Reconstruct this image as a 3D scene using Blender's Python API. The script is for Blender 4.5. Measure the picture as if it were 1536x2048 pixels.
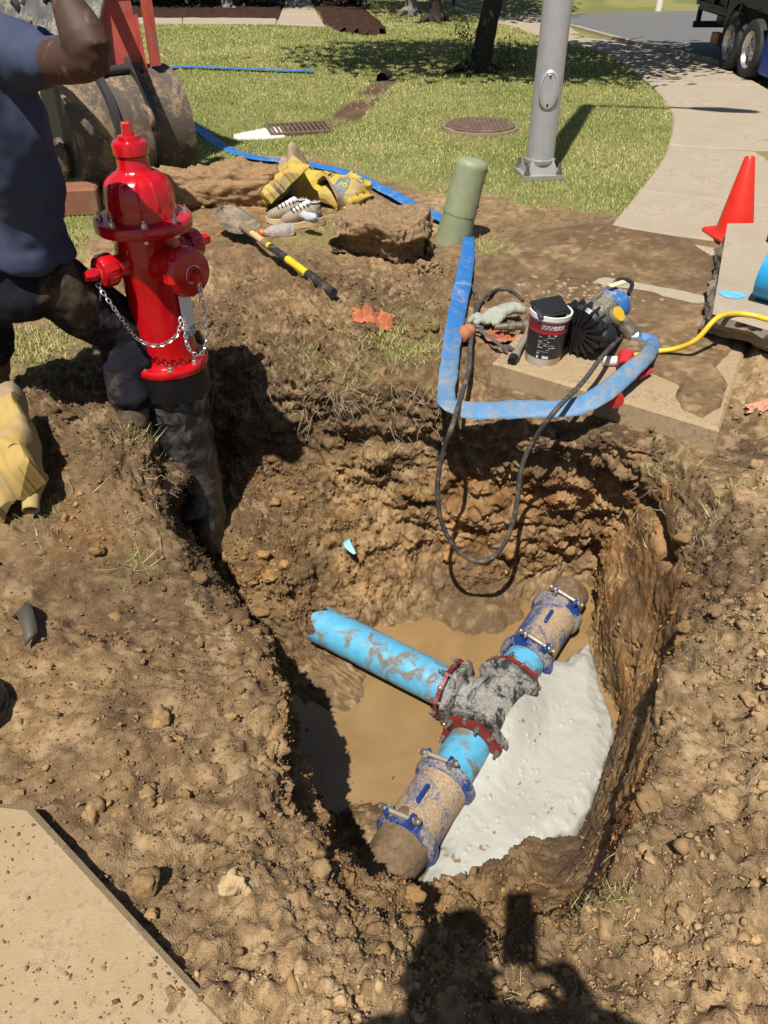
import bpy, math, random
import numpy as np
from mathutils import Vector, Matrix, Euler
random.seed(7); np.random.seed(7)
S = bpy.context.scene
COL = S.collection
for o in list(bpy.data.objects): bpy.data.objects.remove(o)

# ------------------------------------------------------------------ camera, light
CAM_H = 1.6
FPX = 1560.0
PITCH = math.atan(1194 / 1560)          # below the horizon
cam = bpy.data.cameras.new('camera'); co = bpy.data.objects.new('camera', cam); COL.objects.link(co)
co.location = (0, 0, CAM_H); co.rotation_euler = (math.pi / 2 - PITCH, 0, 0)
cam.sensor_fit = 'VERTICAL'; cam.sensor_height = 24.0; cam.lens = FPX / 2048 * 24.0
cam.clip_start = 0.03; cam.clip_end = 600
S.camera = co
S.render.resolution_x = 768; S.render.resolution_y = 1024

LDIR = Vector((0.171, 0.492, -1.002)).normalized()     # the way sunlight travels
W = bpy.data.worlds.new('World'); S.world = W; W.use_nodes = True
wn = W.node_tree.nodes; wl = W.node_tree.links
for n in list(wn): wn.remove(n)
sky = wn.new('ShaderNodeTexSky'); sky.sky_type = 'NISHITA'; sky.sun_disc = False
sky.sun_elevation = math.asin(-LDIR.z); sky.sun_rotation = math.atan2(-LDIR.x, -LDIR.y)
bgn = wn.new('ShaderNodeBackground'); bgn.inputs['Strength'].default_value = 0.055
wo = wn.new('ShaderNodeOutputWorld')
wl.new(sky.outputs[0], bgn.inputs[0]); wl.new(bgn.outputs[0], wo.inputs[0])
sl = bpy.data.lights.new('sun', 'SUN'); sl.energy = 5.0; sl.angle = math.radians(0.53); sl.color = (1.0, 0.955, 0.89)
so = bpy.data.objects.new('sun', sl); COL.objects.link(so); so.location = (-3, -8, 16)
so.rotation_euler = LDIR.to_track_quat('-Z', 'Y').to_euler()
S.view_settings.view_transform = 'Standard'; S.view_settings.look = 'None'
S.view_settings.exposure = 0.52; S.view_settings.gamma = 1.0

_c, _s = math.cos(PITCH), math.sin(PITCH)
def P(px, py, z=0.0):
    a = (px - 768) / FPX; b = (py - 1024) / FPX
    d = (a, _c - b * _s, -_s - b * _c); t = (z - CAM_H) / d[2]
    return Vector((t * d[0], t * d[1], z))
def Y(px, py, y):
    a = (px - 768) / FPX; b = (py - 1024) / FPX
    d = (a, _c - b * _s, -_s - b * _c); t = y / d[1]
    return Vector((t * d[0], y, CAM_H + t * d[2]))

# ------------------------------------------------------------------ numpy noise
def _hash(ix, iy, iz, seed):
    h = (ix.astype(np.int64) * 374761393 + iy.astype(np.int64) * 668265263 + iz.astype(np.int64) * 2147483647 + seed * 1274126177) & 0xFFFFFFFF
    h = ((h ^ (h >> 13)) * 1274126177) & 0xFFFFFFFF
    h = ((h ^ (h >> 16)) * 2246822519) & 0xFFFFFFFF
    return (h ^ (h >> 15)) / 4294967295.0
def vn(p, seed=0):
    f = np.floor(p); i = f.astype(np.int64); t = p - f; t = t * t * t * (t * (t * 6 - 15) + 10)
    r = 0
    for dx in (0, 1):
        wx = t[:, 0] if dx else 1 - t[:, 0]
        for dy in (0, 1):
            wy = t[:, 1] if dy else 1 - t[:, 1]
            for dz in (0, 1):
                wz = t[:, 2] if dz else 1 - t[:, 2]
                r = r + wx * wy * wz * _hash(i[:, 0] + dx, i[:, 1] + dy, i[:, 2] + dz, seed)
    return r
def fbm(p, sc, oct=4, seed=0, gain=.5):
    a = 1; s = 0; n = 0
    for k in range(oct):
        s = s + a * (vn(p * sc + 17.3 * k, seed + k) * 2 - 1); n += a; a *= gain; sc *= 2.03
    return s / n
def worley(p, sc, seed=0):
    q = p * sc; f = np.floor(q); i = f.astype(np.int64); t = q - f
    d1 = np.full(len(p), 9.0); ident = np.zeros(len(p))
    for dx in (-1, 0, 1):
        for dy in (-1, 0, 1):
            for dz in (-1, 0, 1):
                a, b, c = i[:, 0] + dx, i[:, 1] + dy, i[:, 2] + dz
                h = _hash(a, b, c, seed)
                vx = dx + h - t[:, 0]; vy = dy + (h * 57.31) % 1 - t[:, 1]; vz = dz + (h * 913.7) % 1 - t[:, 2]
                d = vx * vx + vy * vy + vz * vz
                m = d < d1; d1[m] = d[m]; ident[m] = h[m]
    return np.sqrt(d1), ident
def sstep(a, b, x):
    t = np.clip((x - a) / (b - a), 0, 1); return t * t * (3 - 2 * t)
def gauss(x, y, cx, cy, r): return np.exp(-((x - cx) ** 2 + (y - cy) ** 2) / (r * r))

# ------------------------------------------------------------------ materials
MATS = {}
class NT:
    def __init__(s, name):
        s.m = bpy.data.materials.new(name); s.m.use_nodes = True; s.t = s.m.node_tree
        s.n = s.t.nodes; s.l = s.t.links; s.b = s.n['Principled BSDF']
    def node(s, typ, **k):
        n = s.n.new(typ)
        for a, v in k.items(): setattr(n, a, v)
        return n
    def put(s, src, dst):
        s.l.new(src, dst)
    def coord(s, out='Object'):
        if not hasattr(s, '_tc'): s._tc = s.node('ShaderNodeTexCoord')
        return s._tc.outputs[out]
    def noise(s, scale, detail=4, rough=.55, vec=None, dist=0):
        n = s.node('ShaderNodeTexNoise'); n.inputs['Scale'].default_value = scale
        n.inputs['Detail'].default_value = detail; n.inputs['Roughness'].default_value = rough; n.inputs['Distortion'].default_value = dist
        s.put(vec or s.coord(), n.inputs['Vector']); return n.outputs['Fac']
    def voro(s, scale, feat='F1', vec=None, out='Distance'):
        n = s.node('ShaderNodeTexVoronoi', feature=feat); n.inputs['Scale'].default_value = scale
        s.put(vec or s.coord(), n.inputs['Vector']); return n.outputs[out]
    def ramp(s, fac, stops):
        r = s.node('ShaderNodeValToRGB'); e = r.color_ramp.elements
        while len(e) < len(stops): e.new(.5)
        for k, (p_, c_) in enumerate(stops):
            e[k].position = p_; e[k].color = (*c_, 1) if not isinstance(c_, (int, float)) else (c_, c_, c_, 1)
        s.put(fac, r.inputs[0]); return r.outputs[0]
    def mix(s, fac, a, b, blend='MIX'):
        n = s.node('ShaderNodeMix', data_type='RGBA', blend_type=blend)
        for sock, v in ((n.inputs[0], fac), (n.inputs[6], a), (n.inputs[7], b)):
            if isinstance(v, (int, float)): sock.default_value = v
            elif isinstance(v, tuple): sock.default_value = (*v, 1)
            else: s.put(v, sock)
        return n.outputs[2]
    def math(s, op, a, b=None):
        n = s.node('ShaderNodeMath', operation=op)
        for k, v in enumerate((a, b)):
            if v is None: continue
            if isinstance(v, (int, float)): n.inputs[k].default_value = v
            else: s.put(v, n.inputs[k])
        return n.outputs[0]
    def attr(s, name, out='Fac'):
        return s.node('ShaderNodeAttribute', attribute_name=name).outputs[out]
    def bump(s, h, strength=.5, dist=.01, prev=None):
        n = s.node('ShaderNodeBump'); n.inputs['Strength'].default_value = strength; n.inputs['Distance'].default_value = dist
        s.put(h, n.inputs['Height'])
        if prev: s.put(prev, n.inputs['Normal'])
        return n.outputs[0]
    def set(s, color=None, rough=None, metal=None, normal=None, spec=None, coat=None):
        for nm, v in (('Base Color', color), ('Roughness', rough), ('Metallic', metal), ('Normal', normal), ('Specular IOR Level', spec), ('Coat Weight', coat)):
            if v is None: continue
            sock = s.b.inputs[nm]
            if isinstance(v, (int, float)): sock.default_value = v
            elif isinstance(v, tuple): sock.default_value = (*v, 1)
            else: s.put(v, sock)
        return s.m
DUST = (.20, .128, .066)
def dirty(name, col, rough=.5, metal=0, dirt=.35, dcol=DUST, scale=6, bump=.25, col2=None, fine=60, spec=.5, coat=0):
    """paint, plastic or metal with blotches of dried mud and slight relief"""
    if name in MATS: return MATS[name]
    t = NT(name)
    n1 = t.noise(scale, 6, .65, dist=.6); n2 = t.noise(fine, 3)
    base = t.mix(t.ramp(t.noise(scale * 2.3, 5), [(.3, 0.), (.7, 1.)]), col, col2 or tuple(c * .82 for c in col))
    lo = .72 - dirt * .55
    mask = t.ramp(t.mix(.16, n1, n2), [(lo, 0.), (lo + .1, 1.)])
    mask = t.math('MULTIPLY', mask, min(1, dirt * 2.2))
    c = t.mix(mask, base, t.mix(t.ramp(n2, [(.3, 0.), (.7, 1.)]), tuple(k * .62 for k in dcol), tuple(min(1, k * 1.12) for k in dcol)))
    r = t.mix(mask, (rough,) * 3, (.9,) * 3)
    nb = t.bump(t.mix(.5, n1, n2), bump, .004)
    m = t.set(c, r, metal, nb, spec, coat)
    if metal: t.put(t.math('SUBTRACT', metal, t.math('MULTIPLY', mask, metal)), t.b.inputs['Metallic'])
    MATS[name] = m; return m

# ------------------------------------------------------------------ mesh helpers
class MB:
    """collects verts and faces; build() links them as one mesh object"""
    def __init__(s): s.v = []; s.f = []
    def add(s, v, f):
        o = len(s.v); s.v += [tuple(x) for x in v]; s.f += [tuple(i + o for i in q) for q in f]; return s
    def xf(s, M):
        s.v = [tuple(M @ Vector(x)) for x in s.v]; return s
    def box(s, c, size, M=None, bev=0.0):
        x, y, z = (q / 2 for q in size); b = min(bev, x * .9, y * .9, z * .9)
        if b <= 0:
            v = [(sx * x, sy * y, sz * z) for sx in (-1, 1) for sy in (-1, 1) for sz in (-1, 1)]
            f = [(0, 1, 3, 2), (4, 6, 7, 5), (0, 4, 5, 1), (2, 3, 7, 6), (0, 2, 6, 4), (1, 5, 7, 3)]
        else:
            v = []; idx = {}
            for sx in (-1, 1):
                for sy in (-1, 1):
                    for sz in (-1, 1):
                        for ax in range(3):
                            q = [sx * (x - b), sy * (y - b), sz * (z - b)]; q[ax] += (sx, sy, sz)[ax] * b
                            idx[(sx, sy, sz, ax)] = len(v); v.append(tuple(q))
            f = []
            for ax in range(3):
                o1, o2 = [(1, 2), (2, 0), (0, 1)][ax]
                for sg in (-1, 1):
                    q = []
                    for a, b2 in ((-1, -1), (1, -1), (1, 1), (-1, 1)):
                        k = [0, 0, 0]; k[ax] = sg; k[o1] = a; k[o2] = b2; q.append(idx[(*k, ax)])
                    f.append(tuple(q if sg > 0 else q[::-1]))
            for ax in range(3):
                o1, o2 = [(1, 2), (2, 0), (0, 1)][ax]
                for a in (-1, 1):
                    for b2 in (-1, 1):
                        k0 = [0, 0, 0]; k0[o1] = a; k0[o2] = b2; k1 = k0[:]; k0[ax] = -1; k1[ax] = 1
                        f.append((idx[(*k0, o1)], idx[(*k1, o1)], idx[(*k1, o2)], idx[(*k0, o2)]))
            for sx in (-1, 1):
                for sy in (-1, 1):
                    for sz in (-1, 1): f.append(tuple(idx[(sx, sy, sz, a)] for a in range(3)))
        T = Matrix.Translation(c)
        if M is not None: T = T @ M.to_4x4()
        return s.add([T @ Vector(q) for q in v], f)
    def lathe(s, prof, seg=32, M=None, cap=True, mod=None):
        """prof: (r, z) list round the z axis; mod(angle, k) scales the radius"""
        v = []; f = []
        for k, (r, z) in enumerate(prof):
            for j in range(seg):
                a = 2 * math.pi * j / seg; rr = r * (mod(a, k) if mod else 1)
                v.append((rr * math.cos(a), rr * math.sin(a), z))
        for k in range(len(prof) - 1):
            for j in range(seg):
                j2 = (j + 1) % seg
                f.append((k * seg + j, k * seg + j2, (k + 1) * seg + j2, (k + 1) * seg + j))
        if cap:
            f.append(tuple(range(seg))[::-1]); f.append(tuple((len(prof) - 1) * seg + j for j in range(seg)))
        if M is not None: v = [M @ Vector(q) for q in v]
        return s.add(v, f)
    def tube(s, pts, rad, seg=10, flat=1.0, up=Vector((0, 0, 1)), cap=True):
        """rad: number or list; flat < 1 squashes the section along `up`"""
        pts = [Vector(q) for q in pts]; v = []; f = []; n = len(pts)
        side = None
        for k, q in enumerate(pts):
            t = (pts[min(k + 1, n - 1)] - pts[max(k - 1, 0)]).normalized()
            if side is None or True:
                u = up - t * up.dot(t)
                if u.length < 1e-3: u = Vector((1, 0, 0)) - t * t.x
                u.normalize(); side = t.cross(u)
            r = rad[k] if isinstance(rad, (list, tuple)) else rad
            for j in range(seg):
                a = 2 * math.pi * j / seg
                v.append(q + side * (r * math.cos(a)) + u * (r * flat * math.sin(a)))
        for k in range(n - 1):
            for j in range(seg):
                j2 = (j + 1) % seg
                f.append((k * seg + j, k * seg + j2, (k + 1) * seg + j2, (k + 1) * seg + j))
        if cap:
            f.append(tuple(range(seg))[::-1]); f.append(tuple((n - 1) * seg + j for j in range(seg)))
        return s.add(v, f)
    def prism(s, poly, h, M=None, z0=0.0):
        n = len(poly)
        v = [(x, y, z0) for x, y in poly] + [(x, y, z0 + h) for x, y in poly]
        f = [tuple(range(n))[::-1], tuple(range(n, 2 * n))] + [(k, (k + 1) % n, n + (k + 1) % n, n + k) for k in range(n)]
        if M is not None: v = [M @ Vector(q) for q in v]
        return s.add(v, f)
    def jitter(s, amp, sc, seed=0):
        p = np.array(s.v); d = np.stack([fbm(p + 31.7 * k, sc, 3, seed + k * 11) for k in range(3)], 1)
        s.v = [tuple(q) for q in p + d * amp]; return s
    def build(s, name, mat, parent=None, smooth=True, loc=None, rot=None, angle=40):
        me = bpy.data.meshes.new(name); me.from_pydata(s.v, [], s.f); me.update()
        return link(name, me, mat, parent, smooth, loc, rot, angle)
def link(name, me, mat, parent=None, smooth=True, loc=None, rot=None, angle=40):
    if mat is not None: me.materials.append(mat)
    if smooth:
        try: me.shade_smooth()
        except Exception: pass
        if angle < 179:
            try: me.set_sharp_from_angle(angle=math.radians(angle))
            except Exception: pass
    o = bpy.data.objects.new(name, me); COL.objects.link(o)
    if parent: o.parent = parent
    if loc is not None: o.location = loc
    if rot is not None: o.rotation_euler = rot
    return o
def empty(name, loc, rot=(0, 0, 0)):
    o = bpy.data.objects.new(name, None); COL.objects.link(o); o.location = loc; o.rotation_euler = rot
    o.empty_display_size = .1; return o
def tag(o, label=None, cat=None, group=None, kind=None):
    if label: o['label'] = label
    if cat: o['category'] = cat
    if group: o['group'] = group
    if kind: o['kind'] = kind
    return o
def copy_tree(o, parent=None):
    c = o.copy(); COL.objects.link(c); c.parent = parent
    for ch in list(o.children): copy_tree(ch, c)
    return c
def axisM(p, d, roll=0.0):
    """matrix whose z axis points along d, at p"""
    q = Vector(d).to_track_quat('Z', 'Y')
    return Matrix.Translation(p) @ q.to_matrix().to_4x4() @ Matrix.Rotation(roll, 4, 'Z')
def smooth_path(pts, n=8):
    """Catmull-Rom through pts"""
    pts = [Vector(q) for q in pts]; out = []
    for k in range(len(pts) - 1):
        a, b, c, d = pts[max(k - 1, 0)], pts[k], pts[k + 1], pts[min(k + 2, len(pts) - 1)]
        for j in range(n):
            t = j / n
            out.append(.5 * ((2 * b) + (c - a) * t + (2 * a - 5 * b + 4 * c - d) * t * t + (3 * b - a - 3 * c + d) * t ** 3))
    out.append(pts[-1]); return out
def np_mesh(name, v, quads=None, tris=None):
    me = bpy.data.meshes.new(name); v = np.asarray(v, np.float32)
    me.vertices.add(len(v)); me.vertices.foreach_set('co', v.ravel())
    fl = quads if quads is not None else tris; k = fl.shape[1]
    me.loops.add(fl.size); me.loops.foreach_set('vertex_index', fl.ravel().astype(np.int32))
    me.polygons.add(len(fl)); me.polygons.foreach_set('loop_start', (np.arange(len(fl)) * k).astype(np.int32))
    try: me.polygons.foreach_set('loop_total', np.full(len(fl), k, np.int32))
    except Exception: pass
    me.update(calc_edges=True); me.validate(); return me
def in_poly(x, y, poly):
    ins = np.zeros(len(x), bool); n = len(poly)
    for k in range(n):
        x1, y1 = poly[k][0], poly[k][1]; x2, y2 = poly[(k + 1) % n][0], poly[(k + 1) % n][1]
        m = ((y1 > y) != (y2 > y)) & (x < (x2 - x1) * (y - y1) / (y2 - y1 + 1e-12) + x1)
        ins ^= m
    return ins
def poly_sd(x, y, poly):
    """signed distance, positive inside"""
    d = np.full(len(x), 1e9); n = len(poly)
    for k in range(n):
        ax, ay = poly[k][0], poly[k][1]; bx, by = poly[(k + 1) % n][0], poly[(k + 1) % n][1]
        ex, ey = bx - ax, by - ay; L = ex * ex + ey * ey + 1e-12
        t = np.clip(((x - ax) * ex + (y - ay) * ey) / L, 0, 1)
        d = np.minimum(d, np.hypot(x - ax - t * ex, y - ay - t * ey))
    return np.where(in_poly(x, y, poly), d, -d)
def line_d(x, y, pts):
    d = np.full(len(x), 1e9)
    for k in range(len(pts) - 1):
        ax, ay = pts[k][0], pts[k][1]; bx, by = pts[k + 1][0], pts[k + 1][1]
        ex, ey = bx - ax, by - ay; L = ex * ex + ey * ey + 1e-12
        t = np.clip(((x - ax) * ex + (y - ay) * ey) / L, 0, 1)
        d = np.minimum(d, np.hypot(x - ax - t * ex, y - ay - t * ey))
    return d
# ------------------------------------------------------------------ ground: one lofted sheet, pit floor to horizon
ST = [  # floor edge, lower wall, upper wall, rim, outer rim: (px, py, z) of the photograph turned into metres
 [(800,1225,-1.03),(780,1085,-.80),(765,930,-.36),(770,750,-.05),(770,650,0)],
 [(920,1190,-1.02),(895,1080,-.80),(890,950,-.42),(880,800,-.06),(880,690,-.01)],
 [(1010,1165,-1.0),(1010,1060,-.72),(1015,950,-.42),(1010,858,-.13),(1010,775,-.11)],
 [(1110,1150,-1.0),(1115,1050,-.72),(1125,960,-.42),(1130,878,-.15),(1140,800,-.12)],
 [(1180,1165,-1.04),(1205,1060,-.72),(1225,960,-.40),(1255,895,-.14),(1330,838,-.10)],
 [(1188,1260,-1.07),(1208,1150,-.80),(1268,1050,-.52),(1340,965,-.20),(1500,880,-.02)],
 [(1205,1365,-1.07),(1225,1270,-.82),(1295,1180,-.56),(1375,1095,-.24),(1590,1030,.01)],
 [(1225,1450,-1.07),(1252,1390,-.82),(1310,1320,-.56),(1382,1240,-.24),(1640,1210,.02)],
 [(1197,1550,-1.07),(1230,1520,-.82),(1275,1470,-.55),(1335,1420,-.22),(1640,1420,.02)],
 [(1157,1640,-1.06),(1186,1640,-.80),(1235,1620,-.52),(1295,1585,-.18),(1600,1630,.02)],
 [(1130,1665,-1.04),(1152,1720,-.75),(1180,1760,-.42),(1220,1800,-.10),(1500,1930,.02)],
 [(1040,1690,-1.0),(1050,1770,-.80),(1055,1850,-.45),(1060,1915,-.12),(1200,2130,.0)],
 [(940,1750,-1.04),(935,1810,-.80),(920,1865,-.45),(900,1910,-.14),(880,2130,-.0)],
 [(850,1795,-1.07),(830,1815,-.80),(805,1830,-.45),(770,1850,-.20),(700,2090,-.04)],
 [(745,1760,-1.07),(715,1762,-.80),(692,1750,-.45),(672,1730,-.20),(540,1930,-.06)],
 [(652,1650,-1.07),(622,1640,-.80),(602,1600,-.42),(577,1560,-.21),(340,1700,-.10)],
 [(598,1545,-1.07),(584,1520,-.80),(576,1465,-.42),(552,1410,-.22),(230,1500,-.11)],
 [(562,1435,-1.07),(555,1405,-.80),(548,1358,-.44),(522,1308,-.24),(180,1330,-.12)],
 [(535,1365,-1.06),(478,1325,-.97),(462,1258,-.52),(440,1215,-.24),(130,1195,-.10)],
 [(560,1305,-1.04),(430,1210,-.98),(362,1090,-.80),(322,1045,-.10),(180,1000,.0)],
 [(605,1262,-1.0),(515,1148,-.79),(398,970,-.58),(330,850,-.12),(240,770,.02)],
 [(650,1240,-1.0),(555,1130,-.76),(470,940,-.54),(450,740,-.06),(420,660,.04)],
 [(730,1232,-1.02),(670,1110,-.80),(620,940,-.44),(610,748,-.06),(610,665,.01)],
]
SIDE_L = [(983,39),(1041,57),(1088,72),(1209,105),(1276,148),(1319,184),(1344,227),(1342,266),(1327,312),(1288,367),(1221,449)]
SIDE_L = [P(a, b, .02) for a, b in SIDE_L]
CUT_FAR = (P(985, 722, .0), P(1440, 858, .0))           # saw-cut end of the walk across the pit
CUT_NEAR = (P(62, 1608, .0), P(560, 2150, .0))
ROAD_N = [P(a, b, 0) for a, b in ((905,8),(1000,28),(1155,58),(1248,84),(1366,111),(1440,129),(1536,150),(1700,185))]
def arr(l): return np.array([tuple(v) for v in l])
SWALE = [P(a, b, -.1) for a, b in ((775,160),(735,195),(690,235),(600,258),(520,275))]
def lawn_z(x, y):
    d = line_d(x, y, SWALE)
    z = -.12 * np.exp(-(d / .8) ** 2) + .025 * np.sin(x * .9 + 1) * np.sin(y * .7) * sstep(4, 7, y)
    z = z + .05 * gauss(x, y, -.2, 6.2, 1.2)
    z = z - .05 * sstep(1.0, 3.0, line_side(x, y) - 1.9) * 0
    far = sstep(17, 26, y - .35 * (x - 3)) * 1.1 * sstep(1.5, 4, x); z = z + far
    return z
def line_side(x, y): return x * 0
NS = len(ST); NU = 1288; 
ringsA = []
for k in range(5): ringsA.append(arr([P(*ST[i][k]) for i in range(NS)]))
ringsA[2][0] += (0, .10, 0); ringsA[2][22] += (0, .08, 0); ringsA[2][1] += (0, .06, 0)     # hollow under the turf
cen = np.array([.36, 1.93, -1.12])
inner = [cen + (ringsA[0] - cen) * q + np.array([0, 0, (q - 1) * .03]) for q in (.02, .5, .88)]
for r in inner: r[:, 2] = -1.125
inner[2][:, 2] = -1.10
outc = np.array([.2, 1.9, 0])
o1 = ringsA[4].copy(); d = o1[:, :2] - outc[:2]; L = np.linalg.norm(d, axis=1, keepdims=True)
F1 = np.hstack([o1[:, :2] + d / L * .55, np.zeros((NS, 1))])
for i in range(NS):
    if ST[i][4][2] < -.1: F1[i, 2] = ST[i][4][2] * .45
ang = np.unwrap(np.arctan2(d[:, 1], d[:, 0]))
if ang[-1] > ang[0]: sgn = 1
else: sgn = -1
# outer circles: angles blend towards even spacing
def circle(R, w):
    even = ang[0] + sgn * 2 * math.pi * np.arange(NS) / NS
    a = ang * (1 - w) + even * w
    return np.stack([outc[0] + R * np.cos(a), outc[1] + R * np.sin(a), np.zeros(NS)], 1)
rings = inner + ringsA + [F1, circle(2.9, .0), circle(4.2, .0), circle(7, .05), circle(12, .1), circle(20, .1), circle(45, .1), circle(260, .1)]
counts = [26, 24, 12, 46, 54, 54, 40, 44, 42, 36, 42, 40, 26, 14, 8]
def periodic(R, n):
    m = len(R); t = np.arange(n) / n * m; i = np.floor(t).astype(int); f = (t - i)[:, None]
    a, b, c, d_ = R[(i - 1) % m], R[i % m], R[(i + 1) % m], R[(i + 2) % m]
    return .5 * (2 * b + (c - a) * f + (2 * a - 5 * b + 4 * c - d_) * f * f + (3 * b - a - 3 * c + d_) * f ** 3)
RR = [periodic(r, NU) for r in rings]
rows = []; rid = []
for k in range(len(RR) - 1):
    a, b, c, d_ = RR[max(k - 1, 0)], RR[k], RR[k + 1], RR[min(k + 2, len(RR) - 1)]
    for j in range(counts[k]):
        t = j / counts[k]
        # damped Catmull-Rom: keeps corners fairly firm
        la = np.linalg.norm(c - b, axis=1, keepdims=True)
        m1 = (c - a); m1 = m1 / (np.linalg.norm(m1, axis=1, keepdims=True) + 1e-9) * la * .8
        m2 = (d_ - b); m2 = m2 / (np.linalg.norm(m2, axis=1, keepdims=True) + 1e-9) * la * .8
        if k > 8: m1 = m2 = c - b
        t2, t3 = t * t, t ** 3
        rows.append((2 * t3 - 3 * t2 + 1) * b + (t3 - 2 * t2 + t) * m1 + (-2 * t3 + 3 * t2) * c + (t3 - t2) * m2); rid.append(k + t)
rows.append(RR[-1]); rid.append(len(RR) - 1)
G = np.array(rows); NV = len(G); rid = np.array(rid)
RIDV = np.repeat(rid, NU)
def grid_normals(G):
    du = np.roll(G, -1, 1) - np.roll(G, 1, 1)
    dv = np.empty_like(G); dv[1:-1] = G[2:] - G[:-2]; dv[0] = G[1] - G[0]; dv[-1] = G[-1] - G[-2]
    n = np.cross(du, dv); n /= np.linalg.norm(n, axis=2, keepdims=True) + 1e-12
    if n[-60:, :, 2].mean() < 0: n = -n
    return n
V = G.reshape(-1, 3)
N = grid_normals(G).reshape(-1, 3)
x, y, z = V[:, 0], V[:, 1], V[:, 2]
near = (RIDV < 12.5)
dist = np.hypot(x - outc[0], y - outc[1])
# lawn heights beyond the dig
lw = sstep(9.2, 10.6, RIDV)
V[:, 2] = z * (1 - lw) + lawn_z(x, y) * lw; z = V[:, 2]
ni = np.where(near)[0]; q = V[ni]; nn = N[ni]; rq = RIDV[ni]
pit = sstep(1.6, 3.4, rq)                                # not the floor
wall = sstep(2.8, 3.6, rq) * (1 - sstep(5.7, 6.4, rq))
dug = 1 - sstep(3.1, 4.3, np.hypot((q[:, 0] - .1) * .9, q[:, 1] - 2.4))
soilw = np.clip(np.maximum(dug, .16), 0, 1) * (1 - sstep(4.0, 5.2, q[:, 1]) * .8)
u = q[:, 0]; w_ = q[:, 1]
# crumbly: the slope below the hydrant, the spoil behind it, the ground right of the pit; smooth: cut walls and the ledge
slope = gauss(u, w_, -.45, 2.6, .55) * (1 - sstep(-.1, .0, q[:, 2]))
spoil = gauss(u, w_, -.45, 3.75, .75) + gauss(u, w_, -1.25, 2.75, .6)
rightg = sstep(.85, 1.15, u + (2.0 - w_) * .25) * sstep(-.25, -.05, q[:, 2])
foreg = sstep(1.15, .8, w_) * sstep(-.5, -.1, q[:, 2])
crumb = np.clip(slope * 1.1 + spoil * .9 + rightg * .8 + foreg * .7 + .25 * wall, 0, 1.1)
crumb = np.maximum(crumb, .42 * soilw)
crumb *= .55 + .9 * sstep(.35, .6, fbm(q, 2.1, 3, 71) * .5 + .5)
warp = np.stack([fbm(q, 26, 2, 301 + k) for k in range(3)], 1) * .011
d1, id1 = worley(q + warp * 1.6, 13, 5)
d2, id2 = worley(q + warp, 36, 9)
big = fbm(q, 1.6, 3, 21) * .07 * wall + fbm(q, 3.3, 3, 22) * .045 * pit * soilw
ridge = (np.abs(fbm(q * np.array([1, 1, 1.6]), 4.6, 4, 33)) - .22) * .10 * wall
mid = (fbm(q, 9, 5, 41, .68) * .062 + fbm(q, 3, 2, 45) * .030) * soilw * (.25 + .75 * pit)
fine = fbm(q, 40, 2, 51, .7) * .011 * soilw * (.25 + .75 * pit)
lump = crumb * (np.clip(.46 - d1, 0, 1) * .085 * (id1 > .62) + np.clip(.50 - d2, 0, 1) * (.050 - .026 * np.clip(rightg + foreg, 0, 1)) * (id2 > .40) + fbm(q, 30, 2, 19, .8) * .012)
cr = np.abs(fbm(q, 5.5, 4, 61)); crack = -np.exp(-(cr / .018) ** 2) * .022 * np.clip(wall + rightg * .9 + foreg * .5, 0, 1) * sstep(.45, .6, fbm(q, 1.7, 2, 63) * .5 + .5)
led = -np.exp(-((q[:, 2] + .34 + .06 * fbm(q, 2.5, 2, 8)) / .035) ** 2) * .05 * wall * (w_ > 2.2) * (u > -.2)
mud = (1 - pit) * (fbm(q, 7, 4, 81) * .03 + fbm(q, 22, 3, 82) * .008)
floor_bank = (1 - pit) * (gauss(u, w_, .45, 2.75, .28) * .10 + gauss(u, w_, -.25, 2.3, .22) * .10 + gauss(u, w_, -.05, 1.55, .17) * .10 + gauss(u, w_, -.02, 1.30, .14) * .14 + gauss(u, w_, .04, 1.78, .06) * .05 + gauss(u, w_, .62, 1.45, .2) * .05 + gauss(u, w_, -.12, 2.02, .11) * .035)
flat_ok = 1 - .85 * (sstep(3.6, 4.1, w_) * sstep(.3, .9, u))         # trodden mud by the walk is smooth
COLST = np.tile(np.arange(NU) / NU * NS, NV); cs = COLST[ni]
rw = sstep(4.4, 5.0, cs) * (1 - sstep(10.3, 11.0, cs)) * sstep(2.9, 3.4, rq) * (1 - sstep(5.8, 6.12, rq))
calm = 1 - .80 * rw - .25 * ((1 - sstep(-.5, -.35, u)) * (w_ < 2.2))
big = big * calm; ridge = ridge * calm; mid = mid * calm; lump = lump * np.clip(calm - .2 * rw, 0, 1); fine = fine * (.4 + .6 * calm)
disp = (big + ridge + mid + fine + lump + crack + led) * flat_ok + mud
# nothing may poke through the concrete of the walk
V[ni] += nn * disp[:, None]; V[ni, 2] += floor_bank + .13 * gauss(u, w_, -.84, 2.86, .26) * sstep(-.35, -.5, q[:, 2])
# spoil heaped behind the pit and the lumpy ground by the worker
V[ni, 2] += (.05 * gauss(u, w_, -.35, 3.8, .4) + .06 * gauss(u, w_, -1.35, 2.75, .28) + .05 * gauss(u, w_, -1.0, 4.7, .5)) * (1 - sstep(-.12, -.3, -0 + 0 * u)) * (rq > 6.0)
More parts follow.
